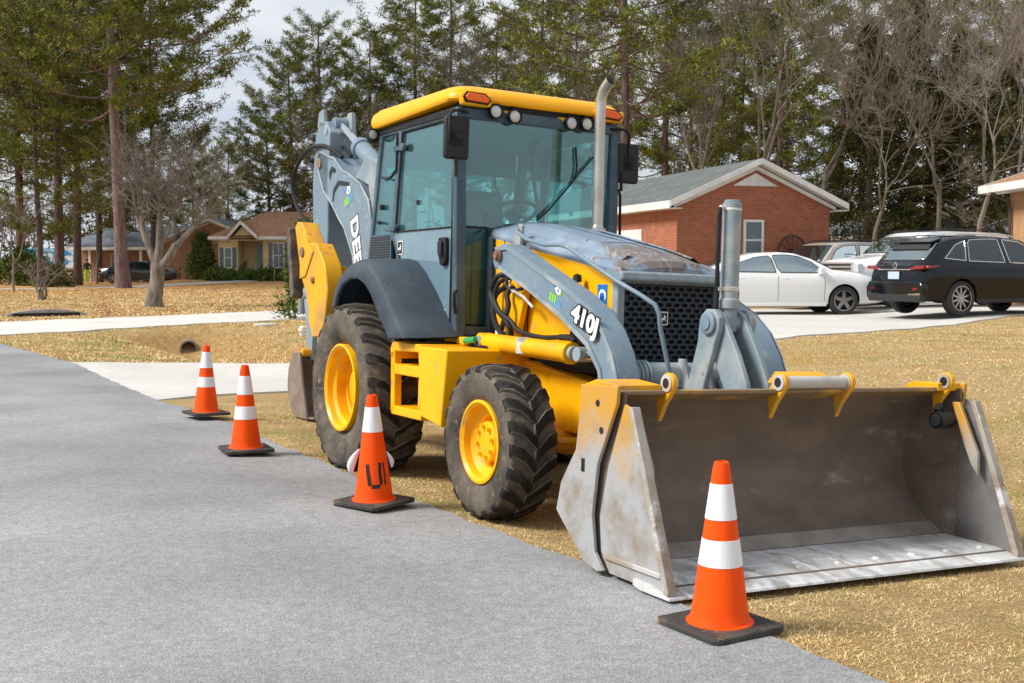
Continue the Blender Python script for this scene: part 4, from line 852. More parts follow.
# ---- hoses and small things between cab and hood --------------
b = MB()
def hose(P, r=.014):
    out = []; P = [Vector(p) for p in P]
    for i in range(len(P)-1):
        p0, p1, p2, p3 = P[max(i-1,0)], P[i], P[i+1], P[min(i+2,len(P)-1)]
        for t in np.linspace(0, 1, 7)[:-1]:
            out.append(.5*((2*p1)+(-p0+p2)*t+(2*p0-5*p1+4*p2-p3)*t*t+(-p0+3*p1-3*p2+p3)*t**3))
    out.append(P[-1]); b.tube(out, r, 8)
hose([(1.52,-.48,1.52),(1.45,-.53,1.50),(1.40,-.55,1.40),(1.48,-.56,1.30),(1.60,-.55,1.22),(1.66,-.53,1.14),(1.60,-.50,1.08)], .02)
hose([(1.55,-.48,1.50),(1.50,-.54,1.46),(1.47,-.56,1.36),(1.56,-.56,1.26),(1.70,-.55,1.20),(1.80,-.54,1.14),(2.05,-.53,1.11),(2.30,-.53,1.12)], .016)
hose([(1.60,-.48,1.44),(1.58,-.52,1.38),(1.62,-.53,1.30),(1.60,-.55,1.20),(1.52,-.53,1.12),(1.46,-.50,1.08)], .018)
hose([(1.48,-.47,1.44),(1.42,-.52,1.38),(1.44,-.55,1.28),(1.50,-.56,1.18),(1.58,-.54,1.10)], .02)
hose([(1.75,-.50,1.42),(1.66,-.53,1.41),(1.60,-.54,1.44),(1.57,-.52,1.48)], .012)
hose([(2.30,-.53,1.12),(2.45,-.54,1.12),(2.50,-.545,1.10)], .02)
part(b, 'hydraulic_hose', BLK)
b = MB(); b.tube([(1.56,-.50,1.47),(1.62,-.53,1.42),(1.70,-.53,1.40),(1.80,-.52,1.37),(1.90,-.50,1.30)], .010, 8); b.box((1.46,-.54,1.09),(1.56,-.48,1.13)); b.cyl((1.93,-.56,1.0),(1.935,-.56,1.10),.066,20); part(b, 'hose_clamp', STEEL)
b = MB(); b.cyl((1.36,-.56,1.01),(1.36,-.56,1.055),.07,18); b.box((.95,-.62,1.0),(1.5,-.40,1.03)); part(b, 'filler_neck', BLK, bevel=.005)
b = MB(); b.tube([(1.24,-.66,1.05),(1.36,-.64,1.065)], .022, 10); part(b, 'filler_cap', mat('green_cap', (.02,.35,.12), .4), bevel=.005)
b = MB(); b.prism([(.82,1.03),(1.12,1.03),(1.05,1.10),(.88,1.10)], -.62, -.45); b.prism([(1.10,1.02),(1.22,1.02),(1.22,1.075),(1.10,1.075)], -.66, -.60); part(b, 'cab_mount', YEL, bevel=.01)
b = MB(); b.prism([(2.30,1.12),(2.34,1.22),(2.55,1.18),(2.60,1.10),(2.55,1.07),(2.33,1.07)], -.47, -.41); part(b, 'rubber_boot', BLK, bevel=.01)
b = MB(); b.cyl((2.60,-.36,1.0),(2.60,-.40,1.0),.03,10); b.lathe([(0,.03),(.025,.02),(.03,-.02),(0,-.03)], (2.37,-.46,1.49), n=12); part(b, 'side_knob', BLK)

# ---- markings -----------------------------------------------
arm_dir = Vector((.36,0,-.125)).normalized(); 
def arm_text(s_):
    xd = arm_dir*(1 if s_ < 0 else -1); up = Vector((0,0,1))
    c = Vector((2.80,s_*.668,1.235)) if s_ < 0 else Vector((2.80,s_*.668,1.235))
    a1 = text_obj('model_number', '410J', .145, BLKV, bh, c, xd, up, offset=.016, extrude=.0006, sx=1.18)
    text_obj('number_face', '410J', .145, WHT, a1, c+Vector((0,s_*.0016,0)), xd, up, offset=.006, extrude=.0006, sx=1.18)
arm_text(-1)
BLUE = mat('blue_vinyl', (.02,.12,.55), .4); LBLUE = mat('light_blue_vinyl', (.12,.35,.62), .4); GRN = mat('green_vinyl', (.25,.62,.04), .4)
def flat(name, org, xd, up, polys, m, par=bh, d=.0012):
    b = MB(); xd = Vector(xd).normalized(); up = Vector(up); up = (up-xd*up.dot(xd)).normalized(); n = xd.cross(up); org = Vector(org)
    for poly in polys:
        k_ = len(poly); vs = [org+xd*x+up*y for x, y in poly]+[org+xd*x+up*y+n*d for x, y in poly]
        b._add(vs, [tuple(reversed(range(k_))), tuple(range(k_, 2*k_))]+[(i, (i+1)%k_, (i+1)%k_+k_, i+k_) for i in range(k_)])
    return b.build(name, m, par, smooth=False)
def circ(cx, cy, r, n=16, a0=0, a1=360): return [(cx+r*math.cos(math.radians(a0+(a1-a0)*i/(n-1))), cy+r*math.sin(math.radians(a0+(a1-a0)*i/(n-1)))) for i in range(n)]
def city_logo(org, xd, up, s=1.0, par=bh):
    sc = lambda P: [(x*s, y*s) for x, y in P]
    o = flat('town_decal', org, xd, up, [sc([(-.03,.03),(-.005,.065),(.03,.06),(.045,.035),(.03,.005),(.0,.01)])], WHT, par)
    flat('decal_blue', Vector(org), xd, up, [sc([(-.06,.035),(-.02,.068),(.0,.062),(-.02,.035)]), sc([(.005,.02),(.02,.05),(.03,.02)])], BLUE, o, .0018)
    flat('decal_green', Vector(org), xd, up, [sc([(.03,.005),(.045,.03),(.06,.035),(.055,.01)]), *[sc([(-.065+.028*i,-.055),(-.045+.028*i,-.055),(-.05+.028*i,-.005),(-.068+.028*i,-.01)]) for i in range(3)]], GRN, o, .0018)
    flat('decal_letters', Vector(org), xd, up, [*[sc([(.02+.02*i,-.052),(.033+.02*i,-.052),(.033+.02*i,-.015),(.02+.02*i,-.015)]) for i in range(3)], sc([(-.065,-.068),(.08,-.068),(.08,-.062),(-.065,-.062)])], LBLUE, o, .0018)
city_logo((2.44,-.651,1.385), arm_dir, (0,0,1), 1.0)
o = flat('ring_sign', (2.57,-.401,1.39), (1,0,0), (0,0,1), [[(-.055,-.07),(.055,-.07),(.055,.065),(-.055,.065)]], mat('sign_blue', (.01,.16,.52), .4))
flat('sign_ring', (2.57,-.4023,1.39), (1,0,0), (0,0,1), [circ(0,-.005,.040)], WHT, o); flat('sign_centre', (2.57,-.4037,1.39), (1,0,0), (0,0,1), [circ(0,-.01,.026), [(-.026,-.06),(.026,-.06),(.026,-.01),(-.026,-.01)]], BLUE, o)
badge(bh, (.12,-.679,1.725), (1,0,0), (0,0,1), 1.5, 'door_badge')
o = flat('warning_label', (.90,-.679,1.21), (1,0,0), (0,0,1), [[(-.05,-.055),(.05,-.055),(.05,.055),(-.05,.055)]], WHT); flat('label_header', (.90,-.6805,1.21), (1,0,0), (0,0,1), [[(-.045,.02),(.045,.02),(.045,.045),(-.045,.045)]], mat('label_red', (.5,.06,.05), .5), o)

# ---- backhoe end --------------------------------------------
BP = [(-3.26,2.84),(-2.98,2.76),(-2.84,2.735),(-2.58,2.58),(-2.45,2.55),(-2.10,2.42),(-1.88,2.25),(-1.80,2.05),(-1.72,1.80),(-1.62,1.40),(-1.60,1.15),(-1.95,1.12),(-2.12,1.40),(-2.25,1.75),(-2.50,2.02),(-2.66,2.12),(-2.86,2.27),(-3.12,2.42),(-3.27,2.62),(-3.32,2.78)]
b = MB(); b.prism(BP, -.15, .15); boom = part(b, 'boom', ARM, bevel=.01)
b = MB()
inner_edge = []
cxy = Vector((sum(p[0] for p in BP)/len(BP), sum(p[1] for p in BP)/len(BP)))
edge_pts = [Vector(p) for p in BP]; 
for s_ in (-1, 1):
    b.tube([(p[0], s_*.152, p[1]) for p in BP], .013, 6, closed=True)
part(b, 'boom_edge', ARMW, boom)
b = MB(); 
for sh in ([(-2.98,2.60),(-2.90,2.66),(-2.78,2.62),(-2.80,2.58),(-2.88,2.60),(-2.95,2.52)], [(-2.86,2.30),(-2.84,2.42),(-2.70,2.50),(-2.40,2.46),(-2.40,2.42),(-2.68,2.45),(-2.80,2.38),(-2.82,2.30)]): b.prism(sh, -.1535, -.1515)
part(b, 'boom_recess', BLKP, boom)
b = MB(); b.prism([(-2.30,2.50),(-2.05,2.68),(-1.75,2.62),(-1.62,2.40),(-1.70,2.15),(-1.85,2.10),(-1.95,2.40)], -.13, -.09); b.prism([(-2.30,2.50),(-2.05,2.68),(-1.75,2.62),(-1.62,2.40),(-1.70,2.15),(-1.85,2.10),(-1.95,2.40)], .09, .13); b.cyl((-1.72,-.16,2.40),(-1.72,.16,2.40),.07,18); part(b, 'boom_bracket', ARMW, boom, bevel=.008)
xd = Vector((-2.02-(-2.40), 0, 1.62-2.10)).normalized()
xd = Vector((.30,0,-.95)).normalized(); upv = xd.cross(Vector((0,-1,0))); upv = -upv if upv.x < 0 else upv
BT = Vector((-2.02,-.1515,1.87))
BT = Vector((-2.13,-.1515,1.72))
t1 = text_obj('boom_lettering', 'DEERE', .26, BLKV, boom, BT, xd, upv, offset=.022, extrude=.0008, sx=1.1); text_obj('letter_face', 'DEERE', .26, WHT, t1, BT+Vector((0,-.002,0)), xd, upv, offset=.010, extrude=.0008, sx=1.1)
city_logo((-2.42,-.1515,2.33), Vector((.8,0,.25)), (0,0,1), 1.5, boom)
# dipper
b = MB(); b.prism([(-3.42,3.02),(-3.30,3.16),(-3.10,3.14),(-2.99,3.02),(-3.02,2.55),(-2.98,2.0),(-3.05,1.3),(-3.15,1.05),(-3.40,1.05),(-3.47,1.3),(-3.43,2.0),(-3.48,2.55)], -.15, .15); dip = part(b, 'dipper', ARM, bevel=.012)
b = MB(); b.prism([(-3.38,3.10),(-3.34,3.26),(-3.22,3.28),(-3.16,3.10)], -.15, -.11); b.prism([(-3.18,3.02),(-3.08,3.24),(-2.98,3.24),(-2.94,3.0)], .07, .12); b.cyl((-3.10,-.16,3.05),(-3.10,.16,3.05),.055,16); part(b, 'dipper_ear', ARMW, dip, bevel=.008)
b = MB(); b.cyl((-3.27,-.165,2.72),(-3.27,.165,2.72),.06,16); part(b, 'dipper_pin', RUST, dip)
c0 = Vector((-3.10,0,3.12)); c1 = Vector((-1.72,0,2.44)); d_ = (c1-c0)
b = MB(); b.cyl(c0+d_*.45, c1, .085, 24); b.cyl(c0+d_*.42, c0+d_*.47, .10, 24); crowd = part(b, 'dipper_cylinder', ARM, bevel=.005)
b = MB(); b.cyl(c0, c0+d_*.45, .042, 16); part(b, 'piston_rod', ROD, crowd); b = MB(); b.cyl((-3.10,-.07,3.12),(-3.10,.07,3.12),.07,16); part(b, 'rod_eye', ARM, crowd)
b = MB(); hose([(-2.75,-.10,2.74),(-2.95,-.14,2.84),(-3.25,-.17,2.90),(-3.60,-.2,2.86),(-3.90,-.2,2.70),(-3.98,-.2,2.50),(-3.85,-.19,2.30),(-3.60,-.17,2.12),(-3.46,-.16,2.0)], .022); hose([(-2.75,.0,2.76),(-2.95,.0,2.86),(-3.25,.0,2.93),(-3.55,.05,2.9),(-3.8,.05,2.72),(-3.85,.05,2.5),(-3.7,.04,2.3)], .018); part(b, 'loop_hose', BLK, dip)
# bucket linkage and digging bucket
b = MB(); b.tube([(-3.66,-.16,1.15),(-3.62,-.16,1.32),(-3.45,-.16,1.38),(-3.30,-.16,1.30),(-3.24,-.16,1.10)], [.05,.07,.075,.07,.05], 12); b.prism([(-3.52,1.30),(-3.30,1.30),(-3.22,.90),(-3.24,.66),(-3.38,.66),(-3.42,.95)], -.20, -.14); b.prism([(-3.52,1.30),(-3.30,1.30),(-3.22,.90),(-3.24,.66),(-3.38,.66),(-3.42,.95)], .14, .20); b.cyl((-3.3,-.2,.72),(-3.3,.2,.72),.05,16); part(b, 'bucket_linkage', ARMW, bevel=.008)
prof = [(-3.28,.72),(-3.48,.70),(-3.56,.55),(-3.58,.36),(-3.50,.18),(-3.36,.09),(-3.10,.06),(-2.85,.07),(-2.85,.09),(-3.10,.085),(-3.34,.115),(-3.47,.20),(-3.55,.36),(-3.53,.54),(-3.46,.67),(-3.28,.69)]
b = MB(); b.prism(prof, -.30, .30); DIG = mat('digging_bucket_rust', (.19,.14,.115), .6, .1, second=(.26,.20,.16), scale=5)
dbk = part(b, 'digging_bucket', DIG, bevel=.004)
for s_ in (-1, 1):
    b = MB(); b.prism([(-3.26,.74),(-3.46,.73),(-3.60,.55),(-3.62,.36),(-3.54,.16),(-3.38,.06),(-2.98,.06),(-3.05,.20),(-3.16,.45)], s_*.30, s_*.325); b.build('bucket_cheek', DIG, dbk, bevel=.004)
for k_ in range(4):
    b = MB(); y = -.25+k_*.155; b.prism([(-2.90,.055),(-2.90,.10),(-2.68,.085),(-2.68,.07)], y, y+.055); b.build('bucket_tooth', STEEL, dbk, bevel=.003)
b = MB(); b.cyl((-3.28,-.29,.74),(-3.28,.29,.74),.045,14); b.prism([(-3.40,.70),(-3.30,.80),(-3.20,.80),(-3.18,.70)], -.12,-.08); b.prism([(-3.40,.70),(-3.30,.80),(-3.20,.80),(-3.18,.70)], .08,.12); b.build('bucket_ear', YELD, dbk, bevel=.004)
# swing frame
b = MB(); b.prism([(-1.55,.60),(-1.55,1.45),(-1.70,1.50),(-1.98,1.30),(-2.0,.62)], -.28, -.20); b.prism([(-1.55,.60),(-1.55,1.45),(-1.70,1.50),(-1.98,1.30),(-2.0,.62)], .20, .28); b.box((-1.75,-.28,.55),(-1.55,.28,.9)); b.cyl((-1.8,-.30,1.25),(-1.8,.30,1.25),.06,16); part(b, 'swing_frame', YELD, bevel=.01)
b = MB(); b.box((-1.62,-.70,.50),(-1.42,.70,.78)); part(b, 'stabilizer_beam', YELD, bevel=.015)
for s_ in (-1, 1):
    y0, y1 = s_*.72, s_*.88
    b = MB(); b.prism([(-1.84,1.95),(-1.78,2.0),(-1.66,1.99),(-1.45,1.80),(-1.26,1.79),(-1.05,1.62),(-.95,1.40),(-1.00,1.12),(-1.10,.98),(-1.30,.97),(-1.40,1.10),(-1.42,1.22),(-1.52,1.38),(-1.64,1.50)], y0, y1)
    st_ = part(b, 'stabilizer_leg', YELD, bevel=.012)
    b = MB(); yo = s_*.885; b.prism([(-1.66,1.86),(-1.58,1.90),(-1.30,1.72),(-1.50,1.50),(-1.64,1.48)], y1, y1+s_*.012); b.build('leg_gusset', YELD, st_, bevel=.006)
    b = MB(); b.cyl((-1.57,s_*.70,1.72),(-1.57,s_*.91,1.72),.045,18); b.build('leg_pin', RUST, st_, bevel=.004); b = MB(); b.cyl((-1.30,s_*.85,1.47),(-1.30,s_*.90,1.47),.03,14); b.build('leg_pin', RUST, st_, bevel=.004)
    b = MB(); b.prism([(-1.93,1.90),(-1.90,1.95),(-1.86,1.94),(-1.70,1.34),(-1.74,1.30),(-1.79,1.32)], s_*.83, s_*.93); b.build('stabilizer_pad', mat('pad_rubber', (.05,.045,.04), .8, second=(.16,.12,.09), scale=9), st_, bevel=.01)
    b = MB(); b.cyl((-1.30,s_*.62,1.60),(-1.36,s_*.62,.75),.045,14); b.build('stabilizer_cylinder', YEL, st_)
# ================================================================ CONES
ORG = mat('cone_orange', (.93,.082,.0), .5, spec=.22, second=(.88,.07,.0), scale=5, third=(.55,.10,.04), scale3=11, lo3=.68, hi3=.8)
REF = mat('reflective_collar', (.80,.80,.82), .35, second=(.66,.66,.68), scale=12, lo=.5, hi=.7, third=(.45,.42,.40), scale3=22, lo3=.66, hi3=.72)
CBASE = mat('cone_base_rubber', (.035,.033,.032), .8, second=(.10,.08,.06), scale=7, lo=.46, hi=.62, third=(.38,.22,.06), scale3=9, lo3=.60, hi3=.66, bump=.4, bscale=80)
HC = .70; rb_, rt_ = .124, .032
def cone_r(z): return rb_+(rt_-rb_)*(z-.03)/(HC-.03)
def make_cone(name, loc, rz, bands, label, tilt=(0,0), seed=1):
    t = empty(name, loc, rz); t.rotation_euler = (tilt[0], tilt[1], rz)
    tag(t, label, 'traffic cone', 'orange traffic cones along the road edge')
    b = MB(); z = np.linspace(.03, HC, 24); pr = [(.142,.026),(.140,.032),(.129,.036)]+[(cone_r(q), q) for q in z[1:-1]]+[(rt_-.002, HC-.004),(rt_-.008, HC),(rt_-.011, HC),(rt_-.011, HC-.05)]
    b.lathe(pr, n=48, caps=False); b.build('cone_body', ORG, t, fix=True)
    b = MB(); h = .195; c = .022
    b.prism([(-h+c,-h),(h-c,-h),(h,-h+c),(h,h-c),(h-c,h),(-h+c,h),(-h,h-c),(-h,-h+c)], .0, .028, axis='z'); bo = b.build('cone_base', CBASE, t, bevel=.007)
    R = random.Random(seed)
    for f0, f1 in bands:  # fractions measured from the tip
        z1, z0 = HC*(1-f0), HC*(1-f1); b = MB()
        b.lathe([(cone_r(z0)+.0005, z0), (cone_r(z0)+.002, z0+.001), (cone_r((z0+z1)/2)+.002, (z0+z1)/2), (cone_r(z1)+.002, z1-.001), (cone_r(z1)+.0005, z1)], n=48, caps=False); b.build('reflective_band', REF, t)
    return t
c1 = make_cone('traffic_cone', (.868,4.86,-.002), math.radians(32), [(.13,.34),(.457,.615)], 'nearest and largest orange traffic cone, standing in front of the loader bucket', seed=1)
c2 = make_cone('traffic_cone', (-.884,7.50,-.012), math.radians(52), [(.11,.335)], 'orange traffic cone with torn white flaps and black letters beside the front wheel', tilt=(math.radians(0), math.radians(-1)))
c3 = make_cone('traffic_cone', (-2.174,9.597,0), math.radians(25), [(.125,.34),(.475,.625)], 'orange traffic cone with two whole bands, second farthest, left of the rear wheel')
c4 = make_cone('traffic_cone', (-3.114,11.974,0), math.radians(35), [(.095,.325),(.455,.60)], 'farthest orange traffic cone by the driveway corner, leaning a little', tilt=(0, math.radians(1.5)))
b = MB(); x_, y_ = -.30, .30
# marker letters wrapped round the second cone, facing the camera
camdir = math.atan2(0-7.50, 0+.884)-math.radians(52)
b = MB()
for (a0, a1), (b0_, b1_), zt_, zb_ in (((-.052,-.028),(-.038,-.014),.268,.134), ((-.010,.046),(-.014,.040),.140,.116), ((.029,.050),(.040,.060),.276,.138), ((.062,.073),(.078,.092),.276,.134)):
    P = []
    for i in range(7):
        t_ = i/6; z = zt_+(zb_-zt_)*t_; r = cone_r(z)+.0022; row = []
        for j in range(5):
            x = (a0+(b0_-a0)*t_)*(1-j/4)+(a1+(b1_-a1)*t_)*j/4; x += .0015*math.sin(i*5+j*3+a0*90); an = camdir+x/r; row.append((r*math.cos(an), r*math.sin(an), z))
        P.append(row)
    b.grid(P)
b.build('marker_lettering', mat('marker_black', (.012,.008,.008), .6), c2, fix=False)
for k_, (a0, z0, z1, wd, cv) in enumerate(((camdir-1.50, .19, .355, .07, .04), (camdir+1.62, .225, .33, .04, .02))):
    b = MB(); P = []
    for i in range(7):
        t = i/6; z = z1+(z0-z1)*t; r = cone_r(z)+.004+cv*math.sin(t*2.2)*.9; a = a0; w_ = wd*math.sin(.25+t*2.6)*.8
        c = Vector((r*math.cos(a), r*math.sin(a), z)); u = Vector((-math.sin(a), math.cos(a), 0)).lerp(Vector((math.cos(a), math.sin(a), 0)), 1.0 if k_ == 0 else .9).normalized(); P.append([tuple(c-u*w_*.35), tuple(c+u*w_*.65)])
    b.grid(P); b.build('torn_reflector', REF, c2, solid=.002)
# ================================================================ CARS
CG = glass_mat('car_glass', (.10,.13,.14), gloss=.06, dirt=.02)
CGB = glass_mat('car_glass_sky_tint', (.12,.28,.38), gloss=.42, dirt=.03)  # reflected blue sky is put into the pane tint
CGD = glass_mat('car_glass_dark', (.03,.035,.04), gloss=.10, dirt=.02)
PLB = mat('car_black_trim', (.015,.015,.016), .5); CHROME = MATS['chrome']
RIMM = mat('alloy', (.42,.42,.43), .3, .8); RIMD = mat('dark_alloy', (.10,.10,.105), .3, .7)
CTY = mat('car_tyre', (.028,.028,.028), .8)
RED = mat('tail_lens', (.22,.008,.006), .15, coat=.6); HDL = mat('head_lens', (.55,.57,.6), .08, .3, coat=1)
def car(name, loc, rz, sp, label, cat='car', group=None):
    """x forward, nose at +L/2; sp: dict of the side profile"""
    t = empty(name, loc, rz); tag(t, label, cat, group)
    L, Wd = sp['L'], sp['W']/2; paint = sp['paint']; xr, xf = sp['axles']; Rw = sp['Rw']
    topx, topz = zip(*sp['top']); bx, bz = zip(*sp['belt']); wx, ww = zip(*sp['width'])
    T = lambda x: float(np.interp(x, topx, topz)); B = lambda x: min(float(np.interp(x, bx, bz)), T(x)-.012); Wf = lambda x: Wd*float(np.interp(x, wx, ww))
    gc = sp.get('clear', .20); tum = sp.get('tumble', .30)
    def wt(x): return Wf(x)*.955-tum*max(0, T(x)-B(x)-.02)-.03
    def section(x):
        w_, zb, zt = Wf(x), B(x), T(x); lo = gc+sp.get('rise', .0)*max(0, abs(x)/(L/2)-.8)*5
        lo = min(lo, zb-.12)
        h = zb-lo
        S_ = [(0, lo), (w_*.82, lo), (w_*.93, lo+.03), (w_*.965, lo+h*.20), (w_*.985, lo+h*.42), (w_, lo+h*.62), (w_*.995, lo+h*.80), (w_*.975, zb-.03), (w_*.955, zb)]
        tw = wt(x)
        S_ += [(w_*.955*.5+tw*.5+.006, zb*.5+(zt-.035)*.5), (tw, zt-.035 if zt-zb > .06 else zb+(zt-zb)*.6), (tw*.93, zt-.008), (tw*.55, zt+.012), (0, zt+.018)]
        return S_
    xs = sorted(set(list(np.linspace(-L/2, L/2, 54))+[p for p in topx if abs(p) < L/2]))
    G = []
    for x in xs:
        s_ = section(x); G.append([(x, y, z) for y, z in s_]+[(x, -y, z) for y, z in s_[-2:0:-1]])
    b = MB(); k_ = len(G[0])
    vs = [p for r in G for p in r]; fs = [(i*k_+j, (i+1)*k_+j, (i+1)*k_+(j+1)%k_, i*k_+(j+1)%k_) for i in range(len(G)-1) for j in range(k_)]
    fs += [tuple(range(k_)), tuple(reversed(range((len(G)-1)*k_, len(G)*k_)))]
    b._add(vs, fs); body = b.build('body', [paint, PLB], t, ang=40)
    # wheel arches
    for xa in (xr, xf):
        for s_ in (-1, 1):
            cb = MB(); cb.cyl((xa, s_*(Wd-.30), Rw), (xa, s_*(Wd+.3), Rw), Rw*1.13, 40); co = cb.build('archtool', [PLB], t, smooth=False)
            md = body.modifiers.new('b', 'BOOLEAN'); md.operation = 'DIFFERENCE'; md.object = co; md.solver = 'EXACT'; md.material_mode = 'TRANSFER'
    apply_mods(body)
    for o in [o for o in bpy.data.objects if o.name.startswith('archtool')]: bpy.data.objects.remove(o)
    # greenhouse panes
    def sidey(x, z):
        zb, zt = B(x), T(x)-.035; tw = wt(x); f = np.clip((z-zb)/max(.01, zt-zb), 0, 1); mid = .006*(1-abs(2*f-1)); return Wf(x)*.955*(1-f)+tw*f+mid
    for poly in sp['side_glass']:
        px = [p[0] for p in poly]
        for s_ in (-1, 1):
            P = []
            for x in np.linspace(min(px)+.004, max(px)-.004, 16):
                zs = []
                for (x0, z0), (x1, z1) in zip(poly, poly[1:]+poly[:1]):
                    if (x0-x)*(x1-x) <= 0 and abs(x1-x0) > 1e-6: zs.append(z0+(z1-z0)*(x-x0)/(x1-x0))
                if len(zs) < 2: continue
                lo, hi = min(zs), min(max(zs), T(x)-.03); hi = max(hi, lo+.001)
                P.append([(x, s_*(sidey(x, lo+(hi-lo)*f)+.007), lo+(hi-lo)*f) for f in (0, .33, .66, 1)])
            b = MB(); b.grid(P); b.build('side_window', sp['glass'], t, fix=False)
            bb = MB(); P2 = [[(x, s_*(sidey(x, lo)+.003), lo) for (x, _, lo) in r] for r in P]; # dark backing frame
            bb.tube([(r[0][0], s_*(sidey(r[0][0], r[0][2])+.006), r[0][2]) for r in P]+[(r[-1][0], s_*(sidey(r[-1][0], r[-1][2])+.006), r[-1][2]) for r in reversed(P)], .011, 5, closed=True); bb.build('window_trim', sp.get('trim', PLB), t)
    def toppane(x0, x1, nm, gl, inset=.10):
        P = []
        for x in np.linspace(x0, x1, 12):
            tw = wt(x)*(1-inset); P.append([(x, f*tw, T(x)+.0235+(.018-.012)*0-(abs(f)*.0-0)-.030*max(0, abs(f)-.55)**1.0*1.0*0+(-.006*abs(f))) for f in np.linspace(-1, 1, 9)])
        b = MB(); b.grid(P); b.build(nm, gl, t, fix=False, solid=.004)
    toppane(*sp['windshield'], 'windshield', sp.get('wsglass', sp['glass'])); toppane(*sp['backlight'], 'rear_window', sp.get('rwglass', sp['glass']), .12)
    # cabin floor / seats seen through the glass
    b = MB(); xc0, xc1 = sp['cabin']
    for x in (xc0+.25, xc1-.75):
        for y in (-.38, .38): b.prism([(x,.6),(x+.12,.6),(x-.02,B(0)+.28),(x-.14,B(0)+.28)], y-.22, y+.22)
    b.build('seats', SEATM, t, bevel=.03)
    # door seams, sill, handles
    b = MB()
    for x in sp['doors']:
        for s_ in (-1, 1):
            P = []
            for f in np.linspace(.12, 1, 10):
                z = gc+(B(x)-gc)*f; s4 = section(x); ys = np.interp(z, [q[1] for q in s4[2:9]], [q[0] for q in s4[2:9]]); P.append((x, s_*(ys-.001), z))
            b.tube(P, .006, 4)
    b.build('door_seam', PLB, t)
    for x in sp['doors'][:-1] if len(sp['doors']) > 1 else []:
        for s_ in (-1, 1):
            z = B(x)-.12; b = MB(); b.box((x+.08, s_*Wf(x)*.985-.012, z-.015), (x+.26, s_*Wf(x)*.985+.022, z+.015)); b.build('door_handle', sp.get('handle', paint), t, bevel=.008)
    for s_ in (-1, 1):
        b = MB(); b.box((xr+Rw*1.2, s_*Wd*.90-.05, gc-.03), (xf-Rw*1.2, s_*Wd*.90+.05, gc+.06)); b.build('sill', sp.get('sillm', paint), t, bevel=.02)
    # mirrors
    for s_ in (-1, 1):
        x = sp['mirror']; z = B(x)+.06; b = MB(); y = s_*(Wf(x)*.96+.09); b.tube([(x-.03, y-s_*.09, z-.04), (x, y, z)], .025, 8); b.box((x-.06, y-.08, z-.06), (x+.06, y+.10, z+.09)); b.build('wing_mirror', paint, t, bevel=.035, seg=3)
    # wheels
    for xa in (xr, xf):
        for s_ in (-1, 1):
            w_ = .115; rr = Rw*.70; b = MB(); b.lathe([(rr-.01,-w_),(Rw-.03,-w_),(Rw-.006,-w_*.8),(Rw,-w_*.4),(Rw,w_*.4),(Rw-.006,w_*.8),(Rw-.03,w_),(rr,w_),(rr-.015,w_-.02)], axis='y', n=36, caps=False)
            wl = empty('wheel') if False else None
            m_ = MB(); o_ = s_*(w_-.02)
            m_.lathe([(rr+.004, s_*w_*.98), (rr-.02, s_*w_*.98), (rr-.03, s_*w_*.4), (rr-.05, 0), (.0, 0)], axis='y', n=36, caps=False, mi=1)
            ns = sp.get('spokes', 5)
            for k2 in range(ns):
                a = 2*PI*k2/ns+.3; ca, sa = math.cos(a), math.sin(a); hw_ = .045 if ns <= 5 else .022
                q = [(.045, -hw_), (rr-.015, -hw_*.8), (rr-.015, hw_*.8), (.045, hw_)]
                vs = [(r_*ca-h_*sa, o_-s_*.01, r_*sa+h_*ca) for r_, h_ in q]+[(r_*ca-h_*sa, o_-s_*.05, r_*sa+h_*ca) for r_, h_ in q]
                m_._add(vs, [(0,1,2,3),(7,6,5,4),(0,4,5,1),(1,5,6,2),(2,6,7,3),(3,7,4,0)])
            m_.lathe([(0, o_), (.05, o_), (.06, o_-s_*.04)], axis='y', n=20, caps=False)
            m_.lathe([(rr+.004, s_*w_), (rr-.012, s_*(w_+.002)), (rr-.02, s_*w_*.8)], axis='y', n=36, caps=False)
            wo = m_.build('wheel', [sp.get('rimm', RIMM), PLB], t, ang=30); wo.location = (xa, s_*(Wd-w_-.03), Rw)
            b.build('tyre', CTY, wo)
    return t, T, B, Wf, section
def quad_on_end(nm, x, pts, m, t, d=.02, bevel=.006):
    b = MB(); b.prism(pts, x-d, x+d, axis='x'); return b.build(nm, m, t, bevel=bevel)

WHITE = mat('car_white', (.78,.78,.77), .22, coat=.8); SILV = mat('car_champagne', (.42,.38,.33), .35, .35, coat=.6); BLACKP = mat('car_black', (.004,.005,.008), .07, coat=.0, spec=.42); NAVY = mat('car_navy', (.012,.022,.035), .2, coat=.8)
# --- white sedan, side on
sedan = dict(L=5.15, W=1.87, paint=WHITE, axles=(-1.62,1.50), Rw=.345, clear=.24, tumble=.34, rise=.05,
  top=[(-2.58,.62),(-2.55,.95),(-2.45,1.03),(-1.75,1.10),(-1.05,1.36),(-.5,1.455),(0,1.475),(.35,1.45),(.75,1.33),(1.25,1.07),(1.9,.99),(2.3,.88),(2.5,.74),(2.58,.52)],
  belt=[(-2.58,.60),(-1.9,1.00),(-1.2,1.0),(.9,.96),(1.3,.95),(2.2,.80),(2.58,.48)], width=[(-2.58,.72),(-2.45,.86),(-2.0,.96),(-1.2,1.),(1.3,1.),(2.0,.95),(2.42,.80),(2.58,.62)],
  side_glass=[[(-1.35,1.03),(-1.0,1.24),(-.62,1.36),(-.25,1.40),(-.15,1.01)], [(-.08,1.01),(-.20,1.405),(.10,1.42),(.42,1.38),(.72,1.25),(1.05,1.00)]],
  windshield=(.48,1.22), backlight=(-1.72,-1.0), cabin=(-1.2,.9), doors=[-1.15,-.10,1.02], mirror=.92, glass=CGB, wsglass=CG, trim=PLB, spokes=5)
